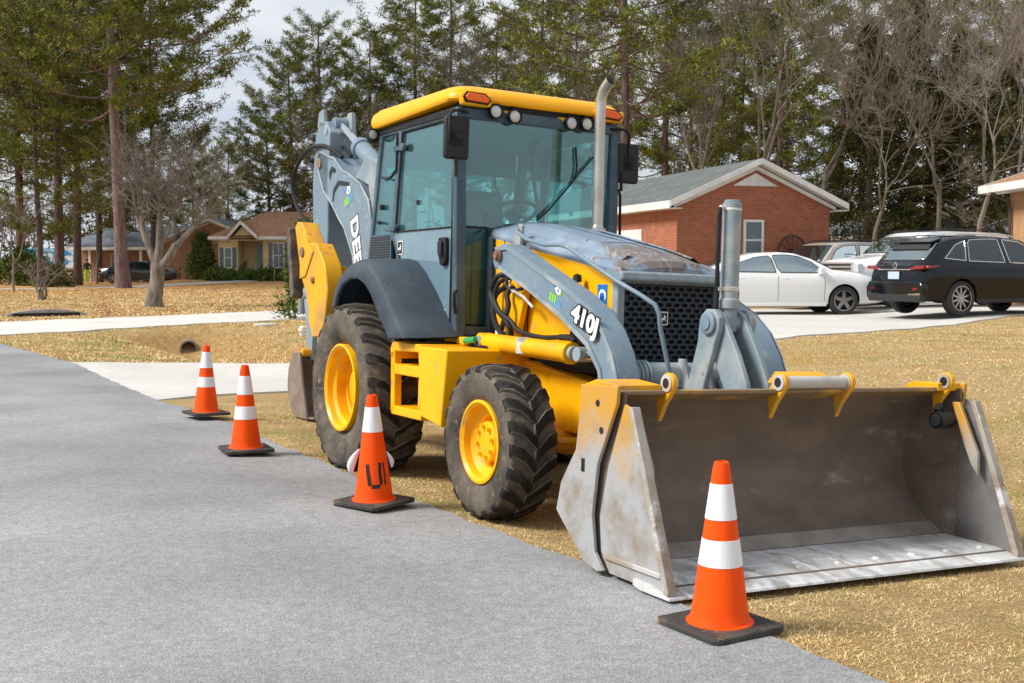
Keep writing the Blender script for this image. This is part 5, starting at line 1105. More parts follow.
yaw = math.radians(5)
sx_, sy_ = 6.24, 28.6
t, T_, B_, W_, sec_ = car('white_sedan', (sx_, sy_, gz(sx_, sy_)+.02), yaw, sedan, 'white four-door sedan parked side-on on the driveway in front of the brick house', 'car', 'cars parked on the driveway')
quad_on_end('headlight', 2.46, [(-.82,.66),(-.50,.64),(-.52,.78),(-.78,.80)], HDL, t, .06, .02); quad_on_end('headlight', 2.46, [(.82,.66),(.50,.64),(.52,.78),(.78,.80)], HDL, t, .06, .02)
quad_on_end('tail_light', -2.50, [(-.80,.72),(-.50,.72),(-.50,.88),(-.76,.90)], RED, t, .05, .02); quad_on_end('tail_light', -2.50, [(.80,.72),(.50,.72),(.50,.88),(.76,.90)], RED, t, .05, .02)
b = MB(); b.box((2.28,-.84,.50),(2.40,-.80,.54)); b.build('side_marker', mat('amber_small', (.8,.25,.03), .3), t, bevel=.008)
# --- black SUV, rear three quarter
rx = dict(L=4.85, W=1.90, paint=BLACKP, axles=(-1.42,1.36), Rw=.375, clear=.30, tumble=.30, rise=.06,
  top=[(-2.43,.80),(-2.40,1.05),(-2.28,1.13),(-2.05,1.36),(-1.80,1.60),(-1.55,1.665),(-1.0,1.70),(-.3,1.70),(.4,1.64),(.9,1.40),(1.35,1.14),(1.9,1.06),(2.3,.94),(2.42,.66)],
  belt=[(-2.43,.78),(-2.2,1.10),(-1.6,1.12),(.9,1.04),(1.4,1.02),(2.2,.86),(2.42,.62)], width=[(-2.43,.80),(-2.34,.90),(-2.0,.97),(-1.4,1.),(1.3,1.),(2.0,.94),(2.42,.66)],
  side_glass=[[(-1.85,1.22),(-1.52,1.50),(-1.22,1.60),(-1.30,1.17)], [(-1.22,1.165),(-1.14,1.61),(-.6,1.635),(-.25,1.63),(-.22,1.13)], [(-.14,1.13),(-.16,1.63),(.30,1.58),(.62,1.44),(1.0,1.10)]],
  windshield=(.62,1.30), backlight=(-2.24,-1.86), cabin=(-1.5,.7), doors=[-1.22,-.18,.98], mirror=.90, glass=CG, rwglass=CGB, trim=CHROME, rimm=RIMM, sillm=PLB, spokes=10)
yaw = math.radians(23); px_, py_ = 10.45, 26.4
t, T_, B_, W_, sec_ = car('black_suv', (px_, py_, gz(px_, py_)+.02), yaw, rx, 'shiny black crossover SUV seen from its rear corner at the right of the driveway', 'car', 'cars parked on the driveway')
b = MB(); b.prism([(-2.02,1.575),(-1.75,1.655),(-1.70,1.67),(-1.74,1.62),(-2.0,1.545)], -.62, .62); b.build('spoiler', BLACKP, t, bevel=.012)
b = MB(); b.prism([(-2.05,1.42),(-1.97,1.54),(-1.93,1.53),(-2.0,1.40)], -.56, .56); b.build('rear_window_shade', PLB, t, bevel=.01)
for s_ in (-1, 1):
    quad_on_end('tail_light', -2.40, [(s_*.86,1.00),(s_*.44,.975),(s_*.46,1.01),(s_*.66,1.06),(s_*.87,1.07)], RED, t, .05, .012)
    b = MB(); b.prism([(-2.36,1.0),(-2.02,1.04),(-1.98,1.065),(-2.33,1.07)], s_*.80, s_*.900); b.build('tail_light', RED, t, bevel=.01)
    quad_on_end('exhaust_tip', -2.42, [(s_*.80,.43),(s_*.45,.40),(s_*.42,.48),(s_*.82,.50)], CHROME, t, .03, .01); quad_on_end('reflector', -2.43, [(s_*.74,.56),(s_*.58,.54),(s_*.56,.60),(s_*.70,.61)], RED, t, .02, .005)
quad_on_end('chrome_strip', -2.435, [(-.50,.975),(.50,.975),(.50,.995),(-.50,.995)], CHROME, t, .02, .003); quad_on_end('license_plate', -2.45, [(-.17,.78),(.17,.78),(.17,.94),(-.17,.94)], mat('plate_white', (.42,.50,.60), .4), t, .012, .003)
b = MB(); b.lathe([(.05,-2.42),(.065,-2.425),(.05,-2.43)], (0,0,1.07), 'x', 18, caps=False); b.build('rear_emblem', CHROME, t)
quad_on_end('rear_bumper', -2.36, [(-.88,.36),(.88,.36),(.90,.62),(.80,.74),(-.80,.74),(-.90,.62)], BLACKP, t, .09, .04); quad_on_end('rear_diffuser', -2.37, [(-.80,.30),(.80,.30),(.84,.46),(-.84,.46)], PLB, t, .085, .02)
b = MB(); b.tube([(-1.5,.60,1.71),(-1.2,.60,1.745),(.0,.60,1.735),(.3,.60,1.69)], .016, 6); b.tube([(-1.5,-.60,1.71),(-1.2,-.60,1.745),(.0,-.60,1.735),(.3,-.60,1.69)], .016, 6); b.build('roof_rail', CHROME, t)
# --- white SUV facing left
wsuv = dict(L=4.98, W=2.0, paint=WHITE, axles=(-1.45,1.45), Rw=.39, clear=.32, tumble=.26, rise=.03,
  top=[(-2.49,1.0),(-2.46,1.4),(-2.30,1.78),(-2.0,1.87),(-.5,1.90),(.3,1.86),(.65,1.72),(1.15,1.30),(1.7,1.24),(2.25,1.16),(2.44,1.02),(2.49,.7)],
  belt=[(-2.49,.95),(-2.3,1.22),(.8,1.18),(1.2,1.15),(2.3,1.02),(2.49,.62)], width=[(-2.49,.90),(-2.3,.96),(-1.4,1.),(1.3,1.),(2.0,.97),(2.36,.90),(2.49,.80)],
  side_glass=[[(-2.2,1.26),(-2.1,1.72),(-1.30,1.78),(-1.28,1.24)], [(-1.20,1.24),(-1.2,1.79),(-.30,1.80),(-.28,1.23)], [(-.20,1.23),(-.22,1.80),(.25,1.77),(.55,1.65),(.95,1.22)]],
  windshield=(.58,1.13), backlight=(-2.44,-2.32), cabin=(-1.6,.6), doors=[-1.25,-.24,.95], mirror=.88, glass=CG, wsglass=CGB, rimm=RIMD, sillm=PLB, spokes=8)
px_, py_ = 10.55, 30.9; yaw = math.radians(180+20)
t, T_, B_, W_, sec_ = car('white_suv', (px_, py_, gz(px_, py_)+.05), yaw, wsuv, 'large white SUV with its bonnet towards the white sedan, behind the black SUV', 'car', 'cars parked on the driveway')
b = MB()
for i in range(3): b.box((2.44,-.62,.82+i*.10),(2.515,.62,.87+i*.10))
b.build('front_grille', PLB, t, bevel=.01); quad_on_end('front_grille_frame', 2.47, [(-.66,.79),(.66,.79),(.68,1.11),(-.68,1.11)], SILV, t, .025, .01)
for s_ in (-1, 1): quad_on_end('headlight', 2.42, [(s_*.92,.86),(s_*.68,.86),(s_*.68,1.06),(s_*.90,1.08)], HDL, t, .08, .02)
quad_on_end('front_bumper', 2.44, [(-.92,.42),(.92,.42),(.94,.70),(-.94,.70)], WHITE, t, .10, .04); quad_on_end('bumper_intake', 2.49, [(-.6,.46),(.6,.46),(.6,.60),(-.6,.60)], PLB, t, .06, .01)
b = MB()
for s_ in (-1, 1): b.tube([(-2.1,s_*.72,1.88),(-1.9,s_*.72,1.935),(.0,s_*.72,1.945),(.2,s_*.72,1.90)], .018, 6)
b.build('roof_rail', PLB, t)
b = MB(); b.box((.9,-1.0,.62),(.94,-.985,.66)); b.build('side_marker', MATS['amber_small'], t)
# --- champagne SUV behind
csuv = dict(L=4.6, W=1.85, paint=SILV, axles=(-1.3,1.35), Rw=.36, clear=.30, tumble=.26, rise=.03,
  top=[(-2.3,1.0),(-2.27,1.35),(-2.1,1.66),(-1.8,1.72),(-.3,1.74),(.35,1.70),(.60,1.60),(1.05,1.18),(1.6,1.12),(2.1,1.04),(2.26,.9),(2.3,.65)],
  belt=[(-2.3,.95),(-2.1,1.13),(.8,1.08),(1.1,1.05),(2.2,.92),(2.3,.6)], width=[(-2.3,.88),(-2.1,.95),(-1.2,1.),(1.2,1.),(1.9,.96),(2.2,.88),(2.3,.78)],
  side_glass=[[(-2.0,1.17),(-1.92,1.58),(-1.25,1.63),(-1.22,1.15)], [(-1.12,1.15),(-1.12,1.64),(-.30,1.65),(-.28,1.13)], [(-.18,1.13),(-.20,1.65),(.25,1.62),(.50,1.52),(.88,1.12)]],
  windshield=(.52,1.03), backlight=(-2.26,-2.12), cabin=(-1.5,.5), doors=[-1.18,-.23,.88], mirror=.84, glass=CG, wsglass=CGD, rimm=RIMM, sillm=PLB, spokes=6)
px_, py_ = 8.75, 32.6; yaw = math.radians(180+28)
t, T_, B_, W_, sec_ = car('champagne_suv', (px_, py_, gz(px_, py_)+.05), yaw, csuv, 'champagne coloured older SUV beside the brick wall, behind the white sedan', 'car', 'cars parked on the driveway')
b = MB()
for s_ in (-1, 1): b.tube([(-1.9,s_*.66,1.73),(-1.7,s_*.66,1.79),(.0,s_*.66,1.80),(.2,s_*.66,1.76)], .02, 6)
b.build('roof_rail', PLB, t)
for s_ in (-1, 1): quad_on_end('headlight', 2.24, [(s_*.85,.76),(s_*.58,.76),(s_*.58,.92),(s_*.83,.94)], HDL, t, .07, .02)
quad_on_end('front_grille', 2.29, [(-.5,.74),(.5,.74),(.5,.92),(-.5,.92)], PLB, t, .03, .01); quad_on_end('front_bumper', 2.26, [(-.86,.38),(.86,.38),(.88,.64),(-.88,.64)], SILV, t, .09, .03)
# --- dark sedan at the far left houses
dsed = dict(sedan); dsed.update(paint=NAVY, glass=CG, wsglass=CG, L=5.0, rimm=RIMM)
px_, py_ = -24.9, 79.5; t, *_ = car('dark_sedan', (px_, py_, gz(px_, py_)+.02), math.radians(3), dsed, 'dark navy sedan parked between the big pine trunk and the green shrubs', 'car')
quad_on_end('tail_light', -2.50, [(-.80,.72),(-.45,.72),(-.45,.90),(-.76,.90)], RED, t, .06, .02); quad_on_end('tail_light', -2.50, [(.80,.72),(.45,.72),(.45,.90),(.76,.90)], RED, t, .06, .02)
# ================================================================ HOUSES
BR1 = brick_mat('red_brick', (.29,.072,.030), (.39,.105,.042), (.27,.19,.14), .22, .072)
BR2 = brick_mat('brown_brick', (.30,.13,.06), (.36,.17,.08), (.30,.24,.18)); YB = brick_mat('yellow_brick', (.72,.56,.25), (.60,.44,.18), (.62,.52,.34), .22, .075)
SH1 = mat('grey_shingle', (.085,.098,.10), .9, second=(.135,.148,.145), scale=2.5, third=(.08,.09,.09), scale3=24, lo3=.5, hi3=.6, bump=.6, bscale=30)
SH2 = mat('brown_shingle', (.30,.15,.075), .9, second=(.38,.21,.11), scale=2.5, third=(.16,.085,.05), scale3=16, lo3=.5, hi3=.6, bump=.6, bscale=30)
SH3 = mat('slate_blue_shingle', (.10,.125,.15), .9, second=(.15,.18,.21), scale=2.5)
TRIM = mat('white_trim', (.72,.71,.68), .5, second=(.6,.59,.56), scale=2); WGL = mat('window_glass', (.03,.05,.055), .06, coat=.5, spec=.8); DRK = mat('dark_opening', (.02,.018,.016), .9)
BLIND = mat('blind', (.30,.36,.38), .6)
def house(name, org, rz, Lx, Ly, hw, ridge_h, wallm, roofm, over=.35, label='', fas=.18, gable_vent=True, ridge_axis='y'):
    """walls x in [0,Lx] (gable width), y in [0,Ly]; ridge runs along y. returns root"""
    t = empty(name, org, rz); tag(t, label, 'house')
    b = MB(); gp = [(0,-.8),(Lx,-.8),(Lx,hw),(Lx/2,hw+ridge_h*(Lx/2)/(Lx/2+over)),(0,hw)]
    b.prism(gp, 0, Ly); w_ = b.build('wall', wallm, t, smooth=False)
    b = MB(); th = .10; sl = ridge_h/(Lx/2+over)
    for s_ in (0, 1):
        e0 = (-over if s_ == 0 else Lx+over, hw-.02); pk = (Lx/2, hw+ridge_h)
        b.prism([e0, pk, (pk[0], pk[1]+th), (e0[0], e0[1]+th)], -over, Ly+over)
    rf = b.build('roof', roofm, t, smooth=False)
    b = MB()
    for s_ in (0, 1):
        e0 = (-over if s_ == 0 else Lx+over); sg = 1 if s_ == 0 else -1
        for y0, y1 in ((-over-.03, -over-.002), (Ly+over+.002, Ly+over+.03)):
            b.prism([(e0, hw-.02-fas*.25), (Lx/2, hw+ridge_h-fas*.25), (Lx/2, hw+ridge_h+th+.01), (e0, hw-.02+th+.02)], y0, y1)
        b.prism([(e0-sg*.03, hw-.02-fas*.5), (e0-sg*.002, hw-.02-fas*.5), (e0-sg*.002, hw+th), (e0-sg*.03, hw+th)], -over, Ly+over)
        b.prism([(e0+sg*.0, hw-.12), (e0+sg*over*.97, hw-.12), (e0+sg*over*.97, hw-.10), (e0, hw-.10)], -over, Ly+over)
        b.prism([(e0+sg*over*.6, hw-.10), (Lx/2, hw+ridge_h-.20), (Lx/2, hw+ridge_h-.08), (e0+sg*over*.6, hw+.0)], -.12, -.03)
    b.prism([(-over, hw-.05), (Lx/2, hw+ridge_h-.04), (Lx+over, hw-.05), (Lx+over, hw-.025), (Lx/2, hw+ridge_h-.012), (-over, hw-.025)], -over, -.004)
    b.build('fascia', TRIM, rf, smooth=False); return t
def window(t, face, u, z0, w_, h, depth=0.0, shutters=None, grid=(1,2), glassm=None):
    """face: ('y0'|'x0'|'x1', offset)"""
    nm, off = face
    def P(u_, d, z): return (u_, off-d, z) if nm == 'y0' else (off-d, u_, z)
    def bx_(b, u0, u1, z0_, z1_, d0, d1):
        a = P(u0, d0, z0_); c = P(u1, d1, z1_); b.box(tuple(min(p, q) for p, q in zip(a, c)), tuple(max(p, q) for p, q in zip(a, c)))
    b = MB(); bx_(b, u, u+w_, z0, z0+h, .002, .02); f = b.build('window', glassm or WGL, t, smooth=False)
    b = MB(); fr = .07
    bx_(b, u-fr, u, z0-fr, z0+h+fr, .0, .06); bx_(b, u+w_, u+w_+fr, z0-fr, z0+h+fr, .0, .06); bx_(b, u, u+w_, z0+h, z0+h+fr, .0, .06); bx_(b, u, u+w_, z0-fr, z0, .0, .075)
    for i in range(1, grid[1]): z = z0+h*i/grid[1]; bx_(b, u, u+w_, z-.025, z+.025, .0, .045)
    for i in range(1, grid[0]): x = u+w_*i/grid[0]; bx_(b, x-.018, x+.018, z0, z0+h, .0, .04)
    b.build('window_frame', TRIM, f, smooth=False)
    if shutters:
        for u0 in (u-fr-.26, u+w_+fr+.02):
            b = MB(); bx_(b, u0, u0+.24, z0-.05, z0+h+.05, .0, .05); s_ = b.build('shutter', shutters, t, smooth=False)
    return f
# --- A : red brick house with gable towards the camera
ax_, ay_ = 4.62, 33.3; A = house('brick_house', (ax_, ay_, .45), math.radians(17), 4.86, 15, 2.76, 1.22, BR1, SH1, over=.38, label='red brick house with grey shingle roof and white gable trim behind the parked cars')
window(A, ('y0', 0), 2.13, 1.28, .50, 1.02, grid=(1,2), glassm=mat('dim_glass', (.07,.11,.125), .1, second=(.14,.19,.2), scale=2, coat=.6))
b = MB(); b.prism([(1.72,3.33),(3.14,3.33),(2.43,3.70)], -.03, -.005); v = b.build('gable_vent', TRIM, A, smooth=False)
b = MB()
for i in range(5): b.box((1.92+i*.13,-.04,3.35+i*.06),(2.94-i*.13,-.032,3.37+i*.06))
b.build('vent_louvre', MATS['white_trim'], v, smooth=False)
b = MB(); b.box((-.05,2.4,.0),(-.003,5.6,2.15)); gd = b.build('garage_door', TRIM, A, smooth=False)
b = MB(); [b.box((-.058,2.4,.40+i*.42),(-.0505,5.6,.42+i*.42)) for i in range(4)]; b.build('door_groove', BLIND, gd, smooth=False)
b = MB(); b.box((-.02,-.0255,2.45),(4.97,-.003,2.72)); b.build('frieze_board', TRIM, A, smooth=False) if False else None
b = MB(); b.tube([(-.3,-.02,2.62),(-.1,-.06,2.5),(-.03,-.06,2.2),(-.03,-.06,.1)], .035, 6); b.build('downpipe', TRIM, A) if False else None
# wagon wheel leaning on the gable wall
b = MB(); b.lathe([(.42,-.02),(.47,-.02),(.47,.02),(.42,.02)], axis='y', n=32, closed=True)
for i in range(12): a = PI*i/6; b.cyl((.05*math.cos(a),0,.05*math.sin(a)), (.43*math.cos(a),0,.43*math.sin(a)), .014, 6)
b.lathe([(.07,-.05),(.07,.05)], axis='y', n=14)
ww_ = b.build('wagon_wheel', mat('old_iron', (.05,.035,.03), .7)); ww_.location = (ax_+3.55*math.cos(.297)+.05, ay_+3.55*math.sin(.297)-.16, .5+1.42); ww_.rotation_euler = (0,0,math.radians(17)); tag(ww_, 'old dark wagon wheel hung on the brick gable wall right of the window', 'wagon wheel')
# --- B : corner of a brown roofed brick house at the right edge
Bh = house('brick_corner_house', (14.0, 30.2, .50), math.radians(2), 8, 3.0, 3.15, 1.5, brick_mat('tan_brick', (.42,.20,.08), (.50,.26,.11), (.36,.28,.2), .22, .072), SH2, over=.62, label='brown roofed brick house cut off by the right edge of the picture')
b = MB(); b.tube([(-.60,2.9,3.05),(-.45,2.9,2.95),(-.10,2.85,2.8),(-.08,2.8,2.5),(-.08,2.8,0)], .045, 8); b.build('downpipe', mat('brown_gutter', (.07,.04,.03), .5), Bh)
# --- C : yellow brick bungalow
cx_, cy_ = -18.8, 76.0; zc = .68
Ch = empty('yellow_house', (cx_, cy_, zc), 0); tag(Ch, 'yellow brick bungalow with brown roof and grey shutters at the left', 'house')
b = MB(); b.box((0,0,-.8),(1.25,8,2.62)); b.box((1.25,1.7,-.8),(2.85,8,2.62)); b.box((2.85,0,-.8),(11,8,2.62)); b.build('wall', YB, Ch, smooth=False)
b = MB(); ov = .45
# main roof ridge along x, with front cross gable over the porch
def rp(b, pts, th=.1): 
    n = len(pts); b._add(pts+[(p[0],p[1],p[2]+th) for p in pts], [tuple(reversed(range(n))), tuple(range(n, 2*n))]+[(i,(i+1)%n,(i+1)%n+n,i+n) for i in range(n)])
rp(b, [(-.5,-ov,2.60),(11.6,-ov,2.60),(11.6,4,4.35),(2.4,4,4.35)]); rp(b, [(-.5,8+ov,2.60),(-.5,-ov,2.60),(2.4,4,4.35)]); rp(b, [(11.6,8+ov,2.6),(-.5,8+ov,2.60),(2.4,4,4.35),(11.6,4,4.35)])
rp(b, [(.80,-ov-.3,2.62),(1.60,-ov-.3,3.55),(1.60,3.0,3.65),(.80,1.0,2.75)]); rp(b, [(1.60,-ov-.3,3.55),(2.62,-ov-.3,2.62),(2.62,1.0,2.75),(1.60,3.0,3.65)])
rf = b.build('roof', SH2, Ch, smooth=False)
b = MB(); b.box((-.52,-ov-.05,2.50),(.78,-ov-.002,2.70)); b.box((2.64,-ov-.05,2.50),(11.6,-ov-.002,2.70)); b.box((-.55,-ov,2.50),(-.502,8,2.70)); b.box((-.45,-ov,2.45),(11.5,-.003,2.475))
for x0, x1, z0, z1 in ((.76,1.60,2.50,3.46),(1.60,2.66,3.46,2.50)): b.prism([(x0,z0),(x1,z1),(x1,z1+.24),(x0,z0+.24)], -ov-.36, -ov-.31)
b.build('fascia', TRIM, rf, smooth=False)
b = MB(); b.prism([(.95,2.6),(1.60,3.35),(2.45,2.6)], -.25, -.15); b.build('gable_wall', mat('cream_board', (.70,.60,.34), .8), Ch, smooth=False)
b = MB(); b.box((6.3,3.2,3.9),(6.7,3.6,4.75)); b.build('vent_pipe', TRIM, rf)
SHU = mat('shutter_grey', (.12,.14,.17), .6)
window(Ch, ('y0', 0), .42, .75, .40, 1.20, shutters=SHU, glassm=mat('green_glass', (.12,.22,.10), .15)); window(Ch, ('y0', 0), 3.55, .75, .62, 1.50, shutters=SHU, grid=(2,2)); window(Ch, ('y0', 0), 5.25, .75, .62, 1.50, shutters=SHU, grid=(2,2)); window(Ch, ('y0', 0), 7.6, .75, .8, 1.5, shutters=SHU)
b = MB(); b.box((2.1,1.64,.15),(2.8,1.695,2.3)); b.build('door', BLIND, Ch, smooth=False)
b = MB(); [b.box((1.4,-.9+.3*i,-.5),(2.7,-.6+.3*i,-.25+.13*i)) for i in range(3)]; b.box((1.27,0,-.5),(2.83,1.68,.12)); b.build('porch_step', concrete, Ch, smooth=False)
b = MB()
for x in (1.45, 2.7):
    b.tube([(x,-.9,.55),(x,1.5,1.15)], .03, 6); b.tube([(x,-.9,.25),(x,1.5,.8)], .02, 6); [b.tube([(x,-.9+.3*i,-.2+.08*i),(x,-.9+.3*i,.55+.075*i)], .018, 5) for i in range(9)]
b.build('porch_railing', BLK, Ch)
# --- D : grey roofed brown brick house with porch posts
Dh = house('grey_roof_house', (-27.2, 91.0, .45), math.radians(-14), 9.2, 12, 2.6, 1.9, BR2, SH3, over=.4, label='brown brick house with slate grey roof and white posts behind the dark sedan')
D2 = MB(); D2.box((-8,2,-.5),(-.003,9,2.5)); D2.build('wing_wall', BR2, Dh, smooth=False); D2 = MB(); rp(D2, [(-8.4,.6,2.45),(1.0,.6,2.45),(4.2,5.5,4.25),(-8.4,5.5,4.1)]); rp(D2, [(-8.4,5.5,4.1),(4.2,5.5,4.25),(1,10,2.5),(-8.4,10,2.45)]); D2.build('wing_roof', SH3, Dh, smooth=False)
for x in (-6.5,-4.2,-2.0,-.3): D2 = MB(); D2.box((x,.75,-.4),(x+.2,.95,2.42)); D2.build('porch_post', TRIM, Dh, smooth=False)
D2 = MB(); D2.box((-8.4,.55,2.28),(1.0,.598,2.52)); D2.build('porch_fascia', TRIM, Dh, smooth=False)
window(Dh, ('y0', 0), 6.3, .8, 1.3, 1.2, grid=(2,2)); window(Dh, ('y0', 2), -5.2, .8, 1.0, 1.2)
# --- E : distant pale house behind, and small grey-blue ones to the right
Eh = house('distant_house', (-38.5, 112, .5), math.radians(6), 12, 9, 2.6, 1.8, brick_mat('rust_brick', (.32,.13,.07), (.4,.18,.09), (.35,.28,.2)), mat('pale_roof', (.26,.27,.28), .9), label='low house with pale grey roof far behind the left pine trunks')
window(Eh, ('y0', 0), 2, .8, 1.2, 1.2); window(Eh, ('y0', 0), 6, .8, 1.2, 1.2)
BLS = mat('blue_siding', (.16,.20,.25), .8, second=(.2,.24,.29), scale=3)
Fh = house('blue_grey_house', (19.5, 66, .6), math.radians(8), 8, 8, 2.5, 1.5, BLS, SH3, label='small blue-grey house glimpsed right of the brick gable')
window(Fh, ('y0', 0), 1.2, .8, 1.0, 1.2); window(Fh, ('y0', 0), 4.5, .8, 1.0, 1.2)
Gh = house('far_blue_house', (27.5, 70, .6), math.radians(-6), 9, 8, 2.5, 1.5, mat('pale_siding', (.30,.36,.42), .8), SH3, label='pale blue house far behind the dark cedars and parked SUVs')
window(Gh, ('y0', 0), 2, .8, 1.0, 1.2); window(Gh, ('y0', 0), 5.5, .8, 1.0, 1.2)
# --- blue and white lettered trailer behind the left trees
t = empty('blue_trailer', (-37.5, 100, gz(-37.5,100)+.02), math.radians(-4)); tag(t, 'blue and white box trailer parked behind the left tree trunks', 'trailer')
TB = mat('trailer_print', (.75,.80,.84), .4, second=(.02,.28,.62), scale=.9, lo=.47, hi=.52, third=(.10,.50,.75), scale3=1.7, lo3=.55, hi3=.6, stretch=(.6,1,1.6), detail=2)
b = MB(); b.box((-4.2,-1.2,.9),(4.2,1.2,2.75)); b.build('trailer_box', TB, t, bevel=.05); b = MB(); b.box((-4.2,-1.1,.6),(4.2,1.1,.9)); b.box((4.2,-.2,.6),(5.4,.2,.7)); b.build('trailer_frame', BLK, t, bevel=.02)
for x in (-1.0, .1):
    for y in (-1.1, 1.1): b = MB(); b.lathe([(0,-.12),(.2,-.12),(.36,-.12),(.38,-.08),(.38,.08),(.36,.12),(.2,.12),(0,.12)], axis='y', n=22); o = b.build('wheel', CTY, t); o.location = (x, y, .38)
# --- ranch fence
t = empty('rail_fence', (-31.5, 90, gz(-31.5,90)), math.radians(2)); tag(t, 'weathered tan post and rail fence beside the trailer', 'fence'); FW = mat('fence_wood', (.42,.33,.22), .9, second=(.3,.23,.15), scale=3)
for i in range(4): b = MB(); b.box((-3.3+i*2.2,-.07,-.3),(-3.18+i*2.2,.07,1.25)); b.build('post', FW, t)
for z in (.45,.75,1.05): b = MB(); b.box((-3.4,-.11,z-.07),(3.5,-.072,z+.07)); b.build('rail', FW, t)
# --- culvert pipe in the ditch, headwall, cleanout cap, cover
b = MB(); b.lathe([(.17,-.9),(.21,-.9),(.21,.9),(.17,.9)], axis='y', n=28, closed=True); cu = b.build('culvert_pipe', mat('pipe_concrete', (.16,.145,.13), .9, second=(.24,.21,.18), scale=5)); cu.location = (-8.05,29.35,gz(-7.6,27.6)+.16); cu.rotation_euler = (0,0,math.radians(16)); tag(cu, 'round grey culvert pipe mouth in the ditch left of the cones', 'culvert pipe')
b = MB(); b.box((-.21,.2,-.22),(.21,.9,.22)); 
b = MB(); P = [];
for i in range(13):
    a = -1+2*i/12; x = a*1.15; P.append((x, .12*(1-a*a)))
b.prism([(x, .02+.14*(1-(x/1.15)**2)) for x, _ in P]+[(x, -.14) for x, _ in reversed(P)], -.09, .09); hw_ = b.build('culvert_headwall', mat('headwall_concrete', (.45,.42,.40), .9, second=(.3,.28,.27), scale=6)); hw_.location = (-14.1,35.8,gz(-14.6,36.1)+.27); hw_.rotation_euler = (0,0,math.radians(32)); tag(hw_, 'low curved concrete headwall above a dark drain slot at the left', 'headwall')
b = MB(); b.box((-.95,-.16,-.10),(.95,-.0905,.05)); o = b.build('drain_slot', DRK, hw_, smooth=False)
b = MB(); b.lathe([(.055,0),(.06,.10),(.085,.11),(.085,.15),(.07,.20),(.03,.225),(0,.23)], n=20); o = b.build('cleanout_cap', TRIM); o.location = (-4.72,26.6,gz(-4.72,26.6)); tag(o, 'small white domed pipe cap in the brown grass behind the backhoe', 'pipe cap')
b = MB(); b.lathe([(.30,-.02),(.30,.03),(.28,.04),(0,.04)], n=24); o = b.build('utility_cover', mat('cover_grey', (.5,.49,.46), .8)); o.location = (-6.3,30.2,gz(-6.3,30.2)+.01); tag(o, 'flat pale round utility cover in the grass right of the culvert', 'utility cover')
# ================================================================ TREES
def bark(name, c1, c2): return mat(name, c1, .95, second=c2, scale=7, lo=.42, hi=.6, bump=.8, bscale=14, stretch=(1,1,.25))
PBARK = bark('pine_bark', (.085,.055,.048), (.15,.10,.088)); PBARKF = bark('far_pine_bark', (.10,.075,.065), (.17,.13,.11))
GBARK = bark('grey_bark', (.11,.09,.075), (.20,.17,.145)); TWIG = mat('twig_grey', (.17,.14,.115), .95); TWIGL = mat('twig_pale', (.23,.20,.17), .95, second=(.15,.125,.105), scale=1.5)
PNEED = mat('pine_needles', (.115,.140,.018), .7, second=(.19,.195,.022), scale=.5, lo=.4, hi=.6, third=(.055,.085,.016), scale3=1.1, lo3=.52, hi3=.64, island=.40, spec=.2)
CNEED = mat('cedar_foliage', (.055,.062,.017), .8, second=(.105,.090,.024), scale=.6, third=(.022,.032,.012), scale3=1.6, lo3=.5, hi3=.6, island=.4, spec=.15)
SHRUB = mat('shrub_leaves', (.10,.13,.02), .7, second=(.05,.09,.015), scale=1.5, island=.35, spec=.2)
def tubes_np(paths, n=5):
    """paths: list of (pts (k,3), radii (k)) -> V,F"""
    Vs, Fs, o = [], [], 0; ang = np.arange(n)*2*PI/n; ca, sa = np.cos(ang), np.sin(ang)
    for P, r in paths:
        P = np.asarray(P, float); k = len(P); T = np.gradient(P, axis=0); T /= np.linalg.norm(T, axis=1)[:,None]+1e-9
        ref = np.array([0,0,1.]) if abs(T[0,2]) < .9 else np.array([1.,0,0]); U = np.cross(T, ref); U /= np.linalg.norm(U, axis=1)[:,None]+1e-9; W = np.cross(T, U)
        R = np.asarray(r)[:,None,None]; V = P[:,None,:]+(U[:,None,:]*ca[None,:,None]+W[:,None,:]*sa[None,:,None])*R
        Vs.append(V.reshape(-1,3)); i = np.arange(k-1)[:,None]*n; j = np.arange(n)[None,:]; j2 = (j+1)%n
        Fs.append(np.stack([i+j, i+j2, i+n+j2, i+n+j], -1).reshape(-1,4)+o); o += k*n
    return np.concatenate(Vs), np.concatenate(Fs)
def leaf_quads(C, R, size, aspect, up=0.0, seed=0, per=1):
    """C: centres (n,3), R: scatter radius (n,) ; per leaves each; random oriented thin quads"""
    rs = np.random.RandomState(seed); n = len(C)*per; c = np.repeat(C, per, 0); rr = np.repeat(R, per)
    d = rs.randn(n, 3); d /= np.linalg.norm(d, axis=1)[:,None]; rad = rs.rand(n)**.5
    off = d*(rr*rad)[:,None]; off[:,2] *= .62; p = c+off
    a = d*.8+rs.randn(n, 3)*.55; a[:,2] += up; a /= np.linalg.norm(a, axis=1)[:,None]
    s = rs.randn(n, 3); s -= a*(s*a).sum(1)[:,None]; s /= np.linalg.norm(s, axis=1)[:,None]
    L_ = size*(.6+.8*rs.rand(n))[:,None]; w_ = L_*aspect
    V = np.stack([p-s*w_, p+s*w_, p+a*L_+s*w_*.5, p+a*L_-s*w_*.5], 1).reshape(-1,3); F = np.arange(4*n).reshape(n,4); return V, F
